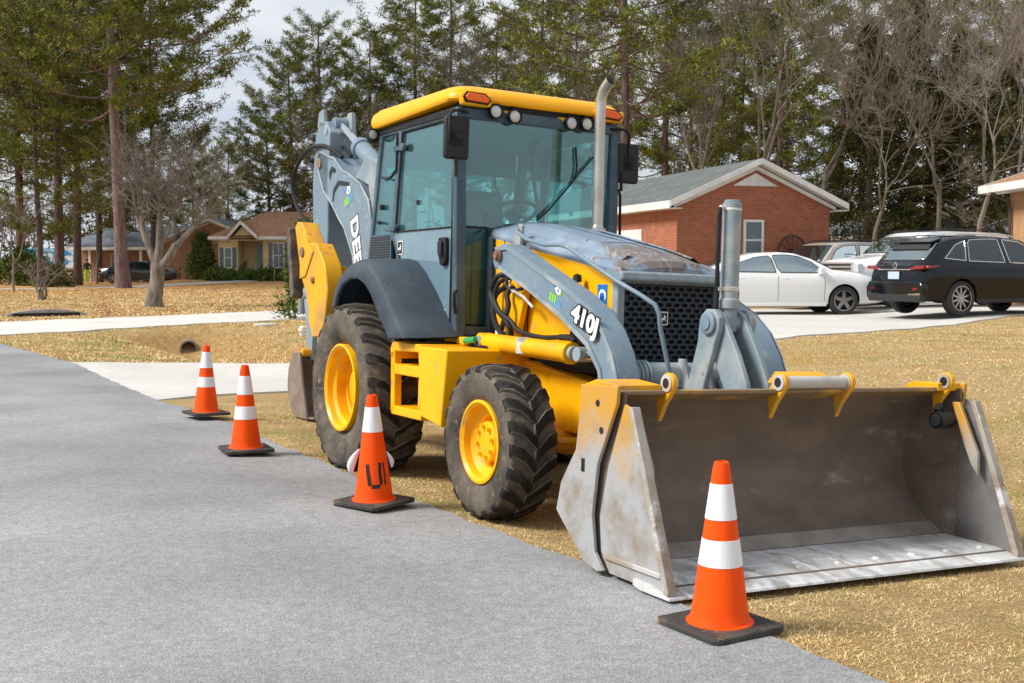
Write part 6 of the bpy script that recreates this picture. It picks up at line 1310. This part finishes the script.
def pine(name, h, r0, cb, cr, seed, nl=44, bm=None, nm=None, lean=(0,0), per=20, leaf=.21, fullness=.85):
    rs = np.random.RandomState(seed); k = 14; t = np.linspace(0, 1, k)
    wob = np.cumsum(rs.randn(k,2)*.012*h*.12, 0); wob -= wob[0]
    TP = np.stack([wob[:,0]+lean[0]*t*h, wob[:,1]+lean[1]*t*h, t*h-.3], 1); TR = r0*(1-.78*t)*(1+.35*np.exp(-t*40))
    tr = [(TP, TR)]; br = []; C = []; R = []
    for i in range(nl):
        f = cb+(1-cb)*((i+rs.rand())/nl)**.95; base = np.array([np.interp(f, t, TP[:,j]) for j in range(3)])
        q = (f-cb)/(1-cb); ln = cr*(.55+.6*rs.rand())*(1-.60*q**1.6)*(.55+.45*min(1, q*4+.4)); a = i*2.4+rs.rand()*.8; el = .05+.75*q+rs.randn()*.15
        if q < .12 and rs.rand() < .3: ln *= .5
        m = 7; s = np.linspace(0, 1, m); dx, dy = math.cos(a), math.sin(a); sag = (.18-.1*q)*ln
        P = base+np.stack([dx*ln*s, dy*ln*s, math.tan(el)*ln*.5*s-sag*s*(1-s)*3+.22*ln*s**2.2], 1)+np.cumsum(rs.randn(m,3)*.02*ln, 0)*s[:,None]
        rb = max(.022, .30*np.interp(f, t, TR))*(.6+.5*rs.rand()); tr.append((P, rb*(1-.8*s)))
        ns = int(5+ln*2.0)
        for j in range(ns):
            u = .34+.66*(j+rs.rand())/ns; b0 = np.array([np.interp(u, s, P[:,c]) for c in range(3)]); a2 = a+rs.choice([-1,1])*(.5+.7*rs.rand()); l2 = ln*(.16+.26*rs.rand())*(1.2-u*.5)
            s2 = np.linspace(0, 1, 4); P2 = b0+np.stack([math.cos(a2)*l2*s2, math.sin(a2)*l2*s2, .30*l2*s2**1.5+rs.randn()*.08*l2*s2], 1); br.append((P2, .016+.02*(1-s2)*min(1, ln/3)))
            for v in (.5, .8, 1.0):
                if rs.rand() < .82*fullness: C.append(P2[0]+(P2[-1]-P2[0])*v+rs.randn(3)*.08); R.append(.20+.20*rs.rand())
    o = empty(name); V1, F1 = tubes_np(tr[:1], 14); V2, F2 = tubes_np(tr[1:], 6); V3, F3 = tubes_np(br, 3)
    V = np.concatenate([V1,V2,V3]); F = np.concatenate([F1, F2+len(V1), F3+len(V1)+len(V2)]); fast_mesh('trunk', V, F, bm or PBARK, o, smooth=True)
    V, F = leaf_quads(np.array(C), np.array(R), leaf, .12, .35, seed, per); fast_mesh('crown', V, F, nm or PNEED, o)
    return o
def bare(name, h, r0, seed, spread=.55, levels=5, stems=1, mt=None, tw=None, kids=(3,4), up=.35, first=.28, twig=.006, lean=0, gnarl=.12):
    rs = np.random.RandomState(seed); big, small = [], []
    def grow(p, d, ln, r, lev):
        m = 5; P = [p]; q = d.copy()
        for i in range(m-1): q = q+rs.randn(3)*gnarl; q[2] += up*.06; q /= np.linalg.norm(q); P.append(P[-1]+q*ln/(m-1))
        P = np.array(P); r1 = r*(.62 if lev else .3); rr = np.linspace(r, r1, m)
        (big if r > .02 else small).append((P, rr))
        if lev == 0: return
        nk = rs.randint(kids[0], kids[1]+1)+(1 if lev <= 2 else 0)+(1 if lev == 1 else 0)
        for j in range(nk):
            f = .45+.55*(j+1)/nk if lev < levels else .75+.25*(j+1)/nk
            b0 = np.array([np.interp(f, np.linspace(0,1,m), P[:,c]) for c in range(3)])
            ax = np.cross(q, rs.randn(3)); ax /= np.linalg.norm(ax)+1e-9; an = spread*(.5+.9*rs.rand()); nd = q*math.cos(an)+ax*math.sin(an); nd[2] += up*.22; nd /= np.linalg.norm(nd)
            grow(b0, nd, ln*(.62+.22*rs.rand()), max(twig, r1*(.60+.3*rs.rand())), lev-1)
    for s_ in range(stems):
        a = 2*PI*s_/max(1,stems)+rs.rand(); d = np.array([math.cos(a)*(.22 if stems > 1 else 0)+lean, math.sin(a)*(.2 if stems > 1 else 0), 1.]); d /= np.linalg.norm(d)
        grow(np.array([math.cos(a)*r0*.7*(stems > 1), math.sin(a)*r0*.7*(stems > 1), -.2]), d, h*first, r0*(1 if stems == 1 else .7), levels)
    o = empty(name); V, F = tubes_np(big, 7); fast_mesh('trunk', V, F, mt or GBARK, o, smooth=True)
    if small: V, F = tubes_np(small, 3); fast_mesh('twigs', V, F, tw or TWIG, o)
    return o
def cedar(name, h, cr, seed, nmat=None, n=900, leaf=.26, base=.02, per=26):
    rs = np.random.RandomState(seed); o = empty(name); tr = [(np.array([[0,0,-.2],[.05,0,h*.5],[0,.05,h*.97]]), np.array([.035*h*.5, .02*h*.5, .02]))]; C = []; R = []
    for i in range(n):
        f = rs.rand()**.85; z = base*h+f*h*(1-base); rad = cr*(1-f)**.75*(.72+.38*math.sin(i*.37+z*2)*rs.rand()+.1); a = rs.rand()*2*PI; q = .35+.65*rs.rand()**.5
        C.append([math.cos(a)*rad*q, math.sin(a)*rad*q, z]); R.append(.22+.3*rs.rand())
        if i % 9 == 0: tr.append((np.array([[0,0,z-.3*rad],[math.cos(a)*rad*.9, math.sin(a)*rad*.9, z]]), np.array([.05,.012])))
    V, F = tubes_np(tr, 6); fast_mesh('trunk', V, F, PBARKF, o, smooth=True)
    V, F = leaf_quads(np.array(C), np.array(R), leaf, .22, .25, seed, per); fast_mesh('crown', V, F, nmat or CNEED, o); return o
def at(px, Y, z=None):
    x = (px-512)/1183.5*Y*1.0; return (x, Y, gz(x, Y) if z is None else z)
def place(o, px, Y, rz=0, s=1.0, label=None, cat=None, group=None):
    o.location = at(px, Y); o.rotation_euler[2] = rz; o.scale = (s, s, s)
    if label: o['label'] = label
    if cat: o['category'] = cat
    if group: o['group'] = group
    return o
PG = 'pine trees behind the houses'
# the big pine at the left
big = pine('pine_tree', 27, .37, .36, 7.2, 11, nl=62, bm=bark('big_pine_bark', (.11,.072,.066), (.20,.14,.13)), lean=(-.022,0), per=34, leaf=.22, fullness=1)
place(big, 124, 66, label='big pine with a thick reddish trunk beside the dark sedan', cat='pine tree', group=PG)
p1 = pine('pine_tree', 24, .32, .30, 6.4, 21, nl=64); p2 = pine('pine_tree', 22, .28, .34, 6.0, 22, nl=58, lean=(.02,.01)); p3 = pine('pine_tree', 19, .24, .20, 5.6, 23, nl=62, lean=(-.015,0))
place(p1, 60, 74, .3, 1.0, 'tall pine with a straight dark trunk in front of the blue trailer', 'pine tree', PG)
place(p2, 78, 79, 1.3, 1.0, 'pine just right of the tall one before the blue trailer', 'pine tree', PG)
place(p3, 155, 82, 2, 1.05, 'pine rising behind the pale forked tree', 'pine tree', PG)
spots = [(20,86,p1,1.05,'pine rising at the left edge of the picture behind the shrubs'),(-20,80,p2,1.1,'pine whose crown enters from the left edge of the picture'),(100,92,p3,1.1,'smaller pine between the trailer and the big pine trunk'),(42,70,p3,.85,'thin pine in front of the others at the far left'),
 (272,98,p3,.74,'pine rising behind the yellow house beside the open sky'),(296,94,p2,.80,'pine behind the yellow house roof near the boom'),(322,92,p1,.80,'pine directly behind the backhoe boom'),(372,96,p3,1.0,'pine behind the rear of the cab roof'),(415,98,p2,1.02,'pine whose crown stands above the left half of the cab roof'),(450,92,p1,.95,'pine above the front corner of the cab roof'),(492,110,p3,1.2,'pine above the middle of the cab roof'),
 (540,100,p1,1.1,'pine above the right end of the cab roof'),(622,62,p2,1.15,'dark trunked pine just right of the exhaust stack'),(662,84,p1,1.05,'pine behind the left of the brick house roof'),(690,92,p3,1.05,'second pine behind the brick house roof'),(735,98,p2,1.0,'pine behind the ridge of the brick house'),(778,78,p1,.95,'pine with two trunks beside it right of the brick gable peak'),(786,90,p3,1.15,'slim pine right behind the brick gable'),(860,96,p1,1.1,'pine above the dark cedars, left one'),(925,100,p2,1.15,'pine above the dark cedars, middle one'),(985,92,p3,1.2,'pine behind the pale bare tree at the right'),(1040,88,p1,1.1,'pine entering from the right edge of the picture'),
 (575,118,p2,1.25,'distant pine between the cab roof and the exhaust stack'),(195,118,p3,.72,'low distant pine behind the grey roofed house'),(228,112,p2,.60,'low pine filling the gap behind the yellow house')]
rs_ = random.Random(4)
for px, Y, src, s_, lb in spots: place(copy_tree(src), px, Y, rs_.random()*6.28, s_, lb, 'pine tree', PG)
# pale forked tree in front of the far lawn (few thick pruned limbs)
rsx = np.random.RandomState(2); PT = empty('forked_tree'); PT['label'] = 'pale grey forked bare tree on the lawn in front of the dark sedan'; PT['category'] = 'bare tree'; PT.location = (-12.85, 42.6, gz(-12.85,42.6))
Lb = [([(0,0,-.2),(-.05,0,.25),(.05,0,.7),(.12,0,1.15),(.10,0,1.6)], [.42,.31,.27,.26,.23]), ([(.10,0,1.5),(-.10,0,1.95),(-.32,.1,2.45),(-.42,.1,2.9),(-.45,.1,3.3)], [.17,.13,.11,.10,.09]), ([(.10,0,1.6),(.20,0,2.2),(.18,.1,2.8),(.22,.1,3.4)], [.16,.13,.12,.10]),
 ([(.15,0,1.35),(.55,-.1,1.75),(.80,-.1,2.2),(.88,-.1,2.6),(.72,-.1,3.1)], [.18,.16,.14,.12,.09]), ([(.80,-.1,2.15),(1.1,-.1,2.5),(1.5,-.1,2.9),(1.95,-.1,3.35)], [.12,.10,.09,.07]), ([(.2,0,2.2),(.45,.1,2.6),(.62,.1,3.1)], [.07,.06,.05]), ([(-.32,.1,2.45),(-.5,.1,2.8),(-.62,.1,3.25)],[.07,.06,.05])]
V, F = tubes_np([(np.array(p, float), np.array(r)) for p, r in Lb], 12); me_o = fast_mesh('trunk', V, F, bark('pale_bark', (.13,.105,.085), (.26,.22,.185)), PT, smooth=True)
tws = []
def twigs_from(p, d, ln, r, lev):
    m = 5; P = [np.array(p, float)]; q = np.array(d, float)
    for i in range(m-1): q = q+rsx.randn(3)*.13; q /= np.linalg.norm(q); P.append(P[-1]+q*ln/(m-1))
    tws.append((np.array(P), np.linspace(r, r*.5, m)))
    if lev:
        for j in range(3): nd = q+rsx.randn(3)*.55; nd[2] += .15; nd /= np.linalg.norm(nd); twigs_from(P[rsx.randint(1, m)], nd, ln*.7, r*.6, lev-1)
for p in ((-.45,.1,3.3),(.22,.1,3.4),(.72,-.1,3.1),(1.95,-.1,3.35),(.62,.1,3.1),(-.62,.1,3.25),(1.5,-.1,2.9),(.88,-.1,2.6)):
    for j in range(5): twigs_from(p, (rsx.randn()*.5, rsx.randn()*.4, .9), 1.7, .028, 3)
V, F = tubes_np(tws, 3); fast_mesh('twigs', V, F, TWIG, PT)
# bare trees
BG = 'bare winter trees behind the houses'
b1 = bare('bare_tree', 27, .17, 31, levels=6, spread=.44, kids=(2,3), first=.22, twig=.013, gnarl=.10, up=.5); b2 = bare('bare_tree', 24, .19, 32, levels=6, stems=3, spread=.42, kids=(2,3), first=.21, twig=.013, up=.6, gnarl=.10); b3 = bare('bare_tree', 19, .13, 33, levels=6, spread=.48, kids=(3,3), first=.23, mt=TWIGL, tw=TWIG, twig=.010, lean=-.12, gnarl=.16)
place(b2, 728, 58, 0, 1.2, 'many-stemmed bare tree spreading above the brick house ridge', 'bare tree', BG); place(b3, 972, 48, 1.0, 1.0, 'pale leaning bare tree behind the black SUV', 'bare tree', BG); place(b1, 585, 76, 2, 1.15, 'bare tree above the right of the cab roof', 'bare tree', BG)
bs = [(530,84,b2,1.2,'thick bare tree above the middle of the cab roof'),(300,84,b1,.85,'thin bare tree rising above the boom'),(335,90,b1,.7,'bare tree behind the left end of the cab roof'),
 (808,62,b1,1.1,'bare tree right of the brick gable'),(868,60,b3,1.0,'pale bare tree in front of the dark cedars'),(1005,52,b3,1.25,'pale bare tree at the right edge above the brown roof'),(940,58,b1,.9,'bare tree behind the roof of the black SUV'),(685,80,b2,1.15,'bare tree behind the left slope of the brick house'),
 (178,88,b3,.62,'reddish thin bare tree behind the grey roofed house'),(8,78,b3,.45,'bare tree at the left edge behind the shrubs'),(98,84,b1,.45,'low bare tree left of the big pine trunk'),(215,108,b2,.42,'distant bare tree behind the two left houses'),(390,96,b2,1.1,'bare tree behind the rear of the cab'),(1030,60,b2,1.1,'bare tree beyond the right edge house'),(30,96,b2,.5,'bare tree behind the shrubs at the far left'),(135,100,b2,.55,'bare tree behind the big pine')]
for px, Y, src, s_, lb in bs: place(copy_tree(src), px, Y, rs_.random()*6.28, s_, lb, 'bare tree', BG)
# small crape-myrtle like stump and a little pale tree at the left
sm = bare('pruned_shrub', 2.6, .10, 41, levels=3, stems=4, spread=.45, kids=(2,2), first=.34, mt=GBARK, gnarl=.2, twig=.02); place(sm, 41, 49, .4, 1.0, 'small pruned leafless shrub on the lawn above the drain slot', 'shrub')
sm2 = bare('young_tree', 5.5, .07, 42, levels=4, spread=.5, kids=(2,3), first=.34, mt=TWIGL, tw=TWIGL, gnarl=.12, twig=.012); place(sm2, 15, 60, 1, 1.05, 'slender pale young tree in front of the shrubs at the left edge', 'young tree')
o = copy_tree(sm2); place(o, 274, 72, 2.2, .55, 'tiny bare young tree in front of the yellow house', 'young tree')
# dark cedars at the right
k1 = cedar('cedar_tree', 12.5, 4.0, 51, n=520, leaf=.17, per=36); CGp = 'dark cedar trees behind the parked cars'
place(k1, 866, 64, 0, 1.1, 'dark cedar just right of the brick gable', 'cedar tree', CGp)
for px, Y, s_, lb in ((910,68,1.3,'broad dark cedar behind the white SUV'),(958,66,1.1,'lower dark cedar behind the black SUV'),(836,78,.62,'small dark cedar tight behind the brick wall'),(1010,74,1.25,'dark cedar behind the brown roofed corner house'),(215,125,.7,'dark evergreen behind the two left houses')): place(copy_tree(k1), px, Y, rs_.random()*6, s_, lb, 'cedar tree', CGp)
# shrubs near the left houses
s1 = cedar('evergreen_shrub', 2.9, 1.25, 61, SHRUB, n=170, leaf=.16, per=26); SG = 'evergreen shrubs by the left houses'
place(s1, 203, 76.5, 0, 1.0, 'tall cone shaped green shrub between the two left houses', 'shrub', SG)
place(copy_tree(s1), 311, 35, 1.5, .95, 'narrow dark green conifer shrub behind the yellow stabilizer leg', 'shrub', SG); 
def bush(name, w_, h, seed, m, n=110):
    rs = np.random.RandomState(seed); a = rs.rand(n)*2*PI; r = rs.rand(n)**.5; z = rs.rand(n)
    C = np.stack([np.cos(a)*r*w_*(1-.5*z**2), np.sin(a)*r*w_*.6*(1-.5*z**2), .1+z*h*(1-.4*r)], 1); o = empty(name)
    V, F = tubes_np([(np.array([[0,0,-.1],[x*.5,y*.5,zz*.6],[x,y,zz]]), np.array([.03,.02,.008])) for x, y, zz in C[::4]], 4); fast_mesh('stems', V, F, TWIG, o)
    V, F = leaf_quads(C, np.full(n, .28), .13, .35, .2, seed, 26); fast_mesh('leaves', V, F, m, o); return o
bu = bush('round_bush', 1.9, 2.3, 71, MATS['shrub_leaves'], 170); OLV = mat('olive_leaves', (.16,.15,.03), .8, second=(.09,.10,.02), scale=2, island=.3)
place(bu, 25, 76, 0, 1.15, 'wide dark green bush left of the pine trunks', 'bush', SG); o = bush('round_bush', 1.4, 1.4, 72, OLV, 100); place(o, 53, 71, 0, 1.0, 'olive green rounded bush at the foot of the tall pine', 'bush', SG)
lo = bush('foundation_hedge', 1.0, .55, 73, MATS['shrub_leaves'], 50); place(lo, 236, 74.4, 0, 1.0, 'low hedge bush at the porch corner of the yellow house', 'bush', SG)
for px, s_, lb in ((252,1.0,'low hedge bush by the porch steps of the yellow house'),(268,1.15,'low hedge bush under the first shuttered window'),(284,1.1,'low hedge bush between the shuttered windows'),(299,1.15,'low hedge bush at the right end of the yellow house'),(219,1.3,'low green bush at the left corner of the yellow house')): place(copy_tree(lo), px, 74.3, px, s_, lb, 'bush', SG)
# far-off mass of woods behind everything
rsw = np.random.RandomState(9); C = []; R = []; tp = []
for i in range(330):
    px = -200+1450*rsw.rand(); Y = 118+50*rsw.rand(); x = (px-512)/1183.5*Y; gap = 1.0
    sky = (px > 150 and px < 275)
    h = (7.5+3*rsw.rand()) if not sky else (4.5+2.5*rsw.rand()); tp.append((np.array([[x,Y,-.3],[x+rsw.randn()*.4,Y,h*.5],[x+rsw.randn()*.9,Y,h*1.15]]), np.array([.13,.09,.03])))
    for j in range(9): z = h*(.35+.7*rsw.rand()); a = rsw.rand()*6.28; l = .8+1.4*rsw.rand(); tp.append((np.array([[x,Y,z],[x+math.cos(a)*l,Y+math.sin(a)*l,z+l*.7]]), np.array([.035,.012])))
    if rsw.rand() < .55:
        for j in range(5): C.append([x+rsw.randn()*1.2, Y+rsw.randn(), h*(.12+.75*rsw.rand())]); R.append(.8+.8*rsw.rand())
V, F = tubes_np(tp, 3); Vl, Fl = leaf_quads(np.array(C), np.array(R), .55, .25, .2, 5, 22)
woods = fast_mesh('distant_woods', np.concatenate([V, Vl]), np.concatenate([F, Fl+len(V)]), [TWIG, CNEED], mi=np.r_[np.zeros(len(F), int), np.ones(len(Fl), int)]); tag(woods, 'brown and green mass of woods along the far background', 'woods', kind='stuff')
# worker at the far left
pv = [(0,0,.95),(0,0,1.15),(0,0,1.42),(0,0,1.52),(0,0,1.66),(-.11,0,.90),(-.13,.02,.50),(-.13,0,.08),(-.13,-.12,.04),(.11,0,.90),(.14,-.05,.50),(.15,.02,.08),(.15,-.10,.04),(-.19,0,1.40),(-.25,-.02,1.14),(-.22,-.16,.95),(.19,0,1.40),(.25,-.02,1.14),(.24,-.14,.93)]
pe = [(0,1),(1,2),(2,3),(3,4),(0,5),(5,6),(6,7),(7,8),(0,9),(9,10),(10,11),(11,12),(2,13),(13,14),(14,15),(2,16),(16,17),(17,18)]
pr = [.14,.14,.15,.06,.105,.10,.075,.05,.045,.10,.075,.05,.045,.065,.05,.04,.065,.05,.04]
me = bpy.data.meshes.new('person'); me.from_pydata(pv, pe, []); po = bpy.data.objects.new('person', me); COL.objects.link(po); sm_ = po.modifiers.new('s', 'SKIN')
for i, r in enumerate(pr): me.skin_vertices[0].data[i].radius = (r, r)
me.skin_vertices[0].data[0].use_root = True; ss_ = po.modifiers.new('u', 'SUBSURF'); ss_.levels = 1; ss_.render_levels = 1
apply_mods(po); me = po.data; me.materials.clear(); HIV = mat('hi_vis_yellow', (.55,.85,.03), .6); DKC = mat('dark_jacket', (.05,.035,.035), .8); SKN = mat('skin', (.45,.26,.19), .6)
for m in (DKC, HIV, SKN): me.materials.append(m)
for p in me.polygons: z = p.center.z; p.material_index = 1 if z < .98 else (2 if z > 1.50 else 0); p.use_smooth = True
po.location = (-31.9, 89, gz(-31.9,89)); po.rotation_euler[2] = .4; tag(po, 'person in a dark jacket and hi-vis yellow trousers standing by the rail fence', 'person')
b = MB(); b.lathe([(.118,1.66),(.112,1.72),(.08,1.775),(0,1.79)], n=18, caps=False); b.build('hair', BLK, po)
# ================================================================ CAMERA, LIGHT, SKY
cd = bpy.data.cameras.new('camera'); cam = bpy.data.objects.new('camera', cd); COL.objects.link(cam); S.camera = cam
cd.sensor_width = 36; cd.lens = 1183.5*36/1024; cd.clip_end = 3000; cd.clip_start = .05; cd.dof.use_dof = True; cd.dof.focus_distance = 7.0; cd.dof.aperture_fstop = 9
cam.location = (0,0,CAMH); pit = math.atan((341.5-265.83)/1183.5); cam.rotation_euler = (PI/2-pit, 0, 0)
SUN_EL, SUN_AZ = math.radians(44), math.radians(256)   # direction towards the sun, azimuth clockwise from +Y
w = bpy.data.worlds.new('World'); S.world = w; w.use_nodes = True; nt = w.node_tree; N = nt.nodes; L = nt.links
bg = N['Background']; bg.inputs['Strength'].default_value = .074
sk = N.new('ShaderNodeTexSky'); sk.sky_type = 'NISHITA'; sk.sun_disc = False; sk.sun_elevation = SUN_EL; sk.sun_rotation = SUN_AZ; sk.dust_density = 2
tc = N.new('ShaderNodeTexCoord'); mp = N.new('ShaderNodeMapping'); mp.inputs['Scale'].default_value = (1, 1, 3.2); L.new(tc.outputs['Generated'], mp.inputs['Vector'])
nz = N.new('ShaderNodeTexNoise'); nz.inputs['Scale'].default_value = 2.6; nz.inputs['Detail'].default_value = 7; nz.inputs['Roughness'].default_value = .52; L.new(mp.outputs[0], nz.inputs['Vector'])
cov = N.new('ShaderNodeMapRange'); cov.inputs['From Min'].default_value = .30; cov.inputs['From Max'].default_value = .50; L.new(nz.outputs['Fac'], cov.inputs['Value']); cov.inputs['To Min'].default_value = .62
n2 = N.new('ShaderNodeTexNoise'); n2.inputs['Scale'].default_value = 4.5; n2.inputs['Detail'].default_value = 6; L.new(mp.outputs[0], n2.inputs['Vector'])
cr = N.new('ShaderNodeMapRange'); cr.inputs['From Min'].default_value = .35; cr.inputs['From Max'].default_value = .65; L.new(n2.outputs['Fac'], cr.inputs['Value'])
cm = N.new('ShaderNodeMix'); cm.data_type = 'RGBA'; cm.inputs['A'].default_value = (6.4,7.2,8.3,1); cm.inputs['B'].default_value = (8.9,9.1,9.5,1); L.new(cr.outputs[0], cm.inputs['Factor'])
mx = N.new('ShaderNodeMix'); mx.data_type = 'RGBA'; L.new(cov.outputs[0], mx.inputs['Factor']); L.new(sk.outputs[0], mx.inputs['A']); L.new(cm.outputs['Result'], mx.inputs['B'])
L.new(mx.outputs['Result'], bg.inputs['Color'])
sl = bpy.data.lights.new('sun', 'SUN'); so = bpy.data.objects.new('sun', sl); COL.objects.link(so); sl.energy = 3.7; sl.angle = math.radians(18); sl.color = (1,.95,.87)
d = Vector((math.sin(SUN_AZ)*math.cos(SUN_EL), math.cos(SUN_AZ)*math.cos(SUN_EL), math.sin(SUN_EL))); so.rotation_euler = d.to_track_quat('Z', 'Y').to_euler()
S.view_settings.view_transform = 'Standard'; S.view_settings.look = 'None'; S.view_settings.exposure = .40; S.view_settings.gamma = 1
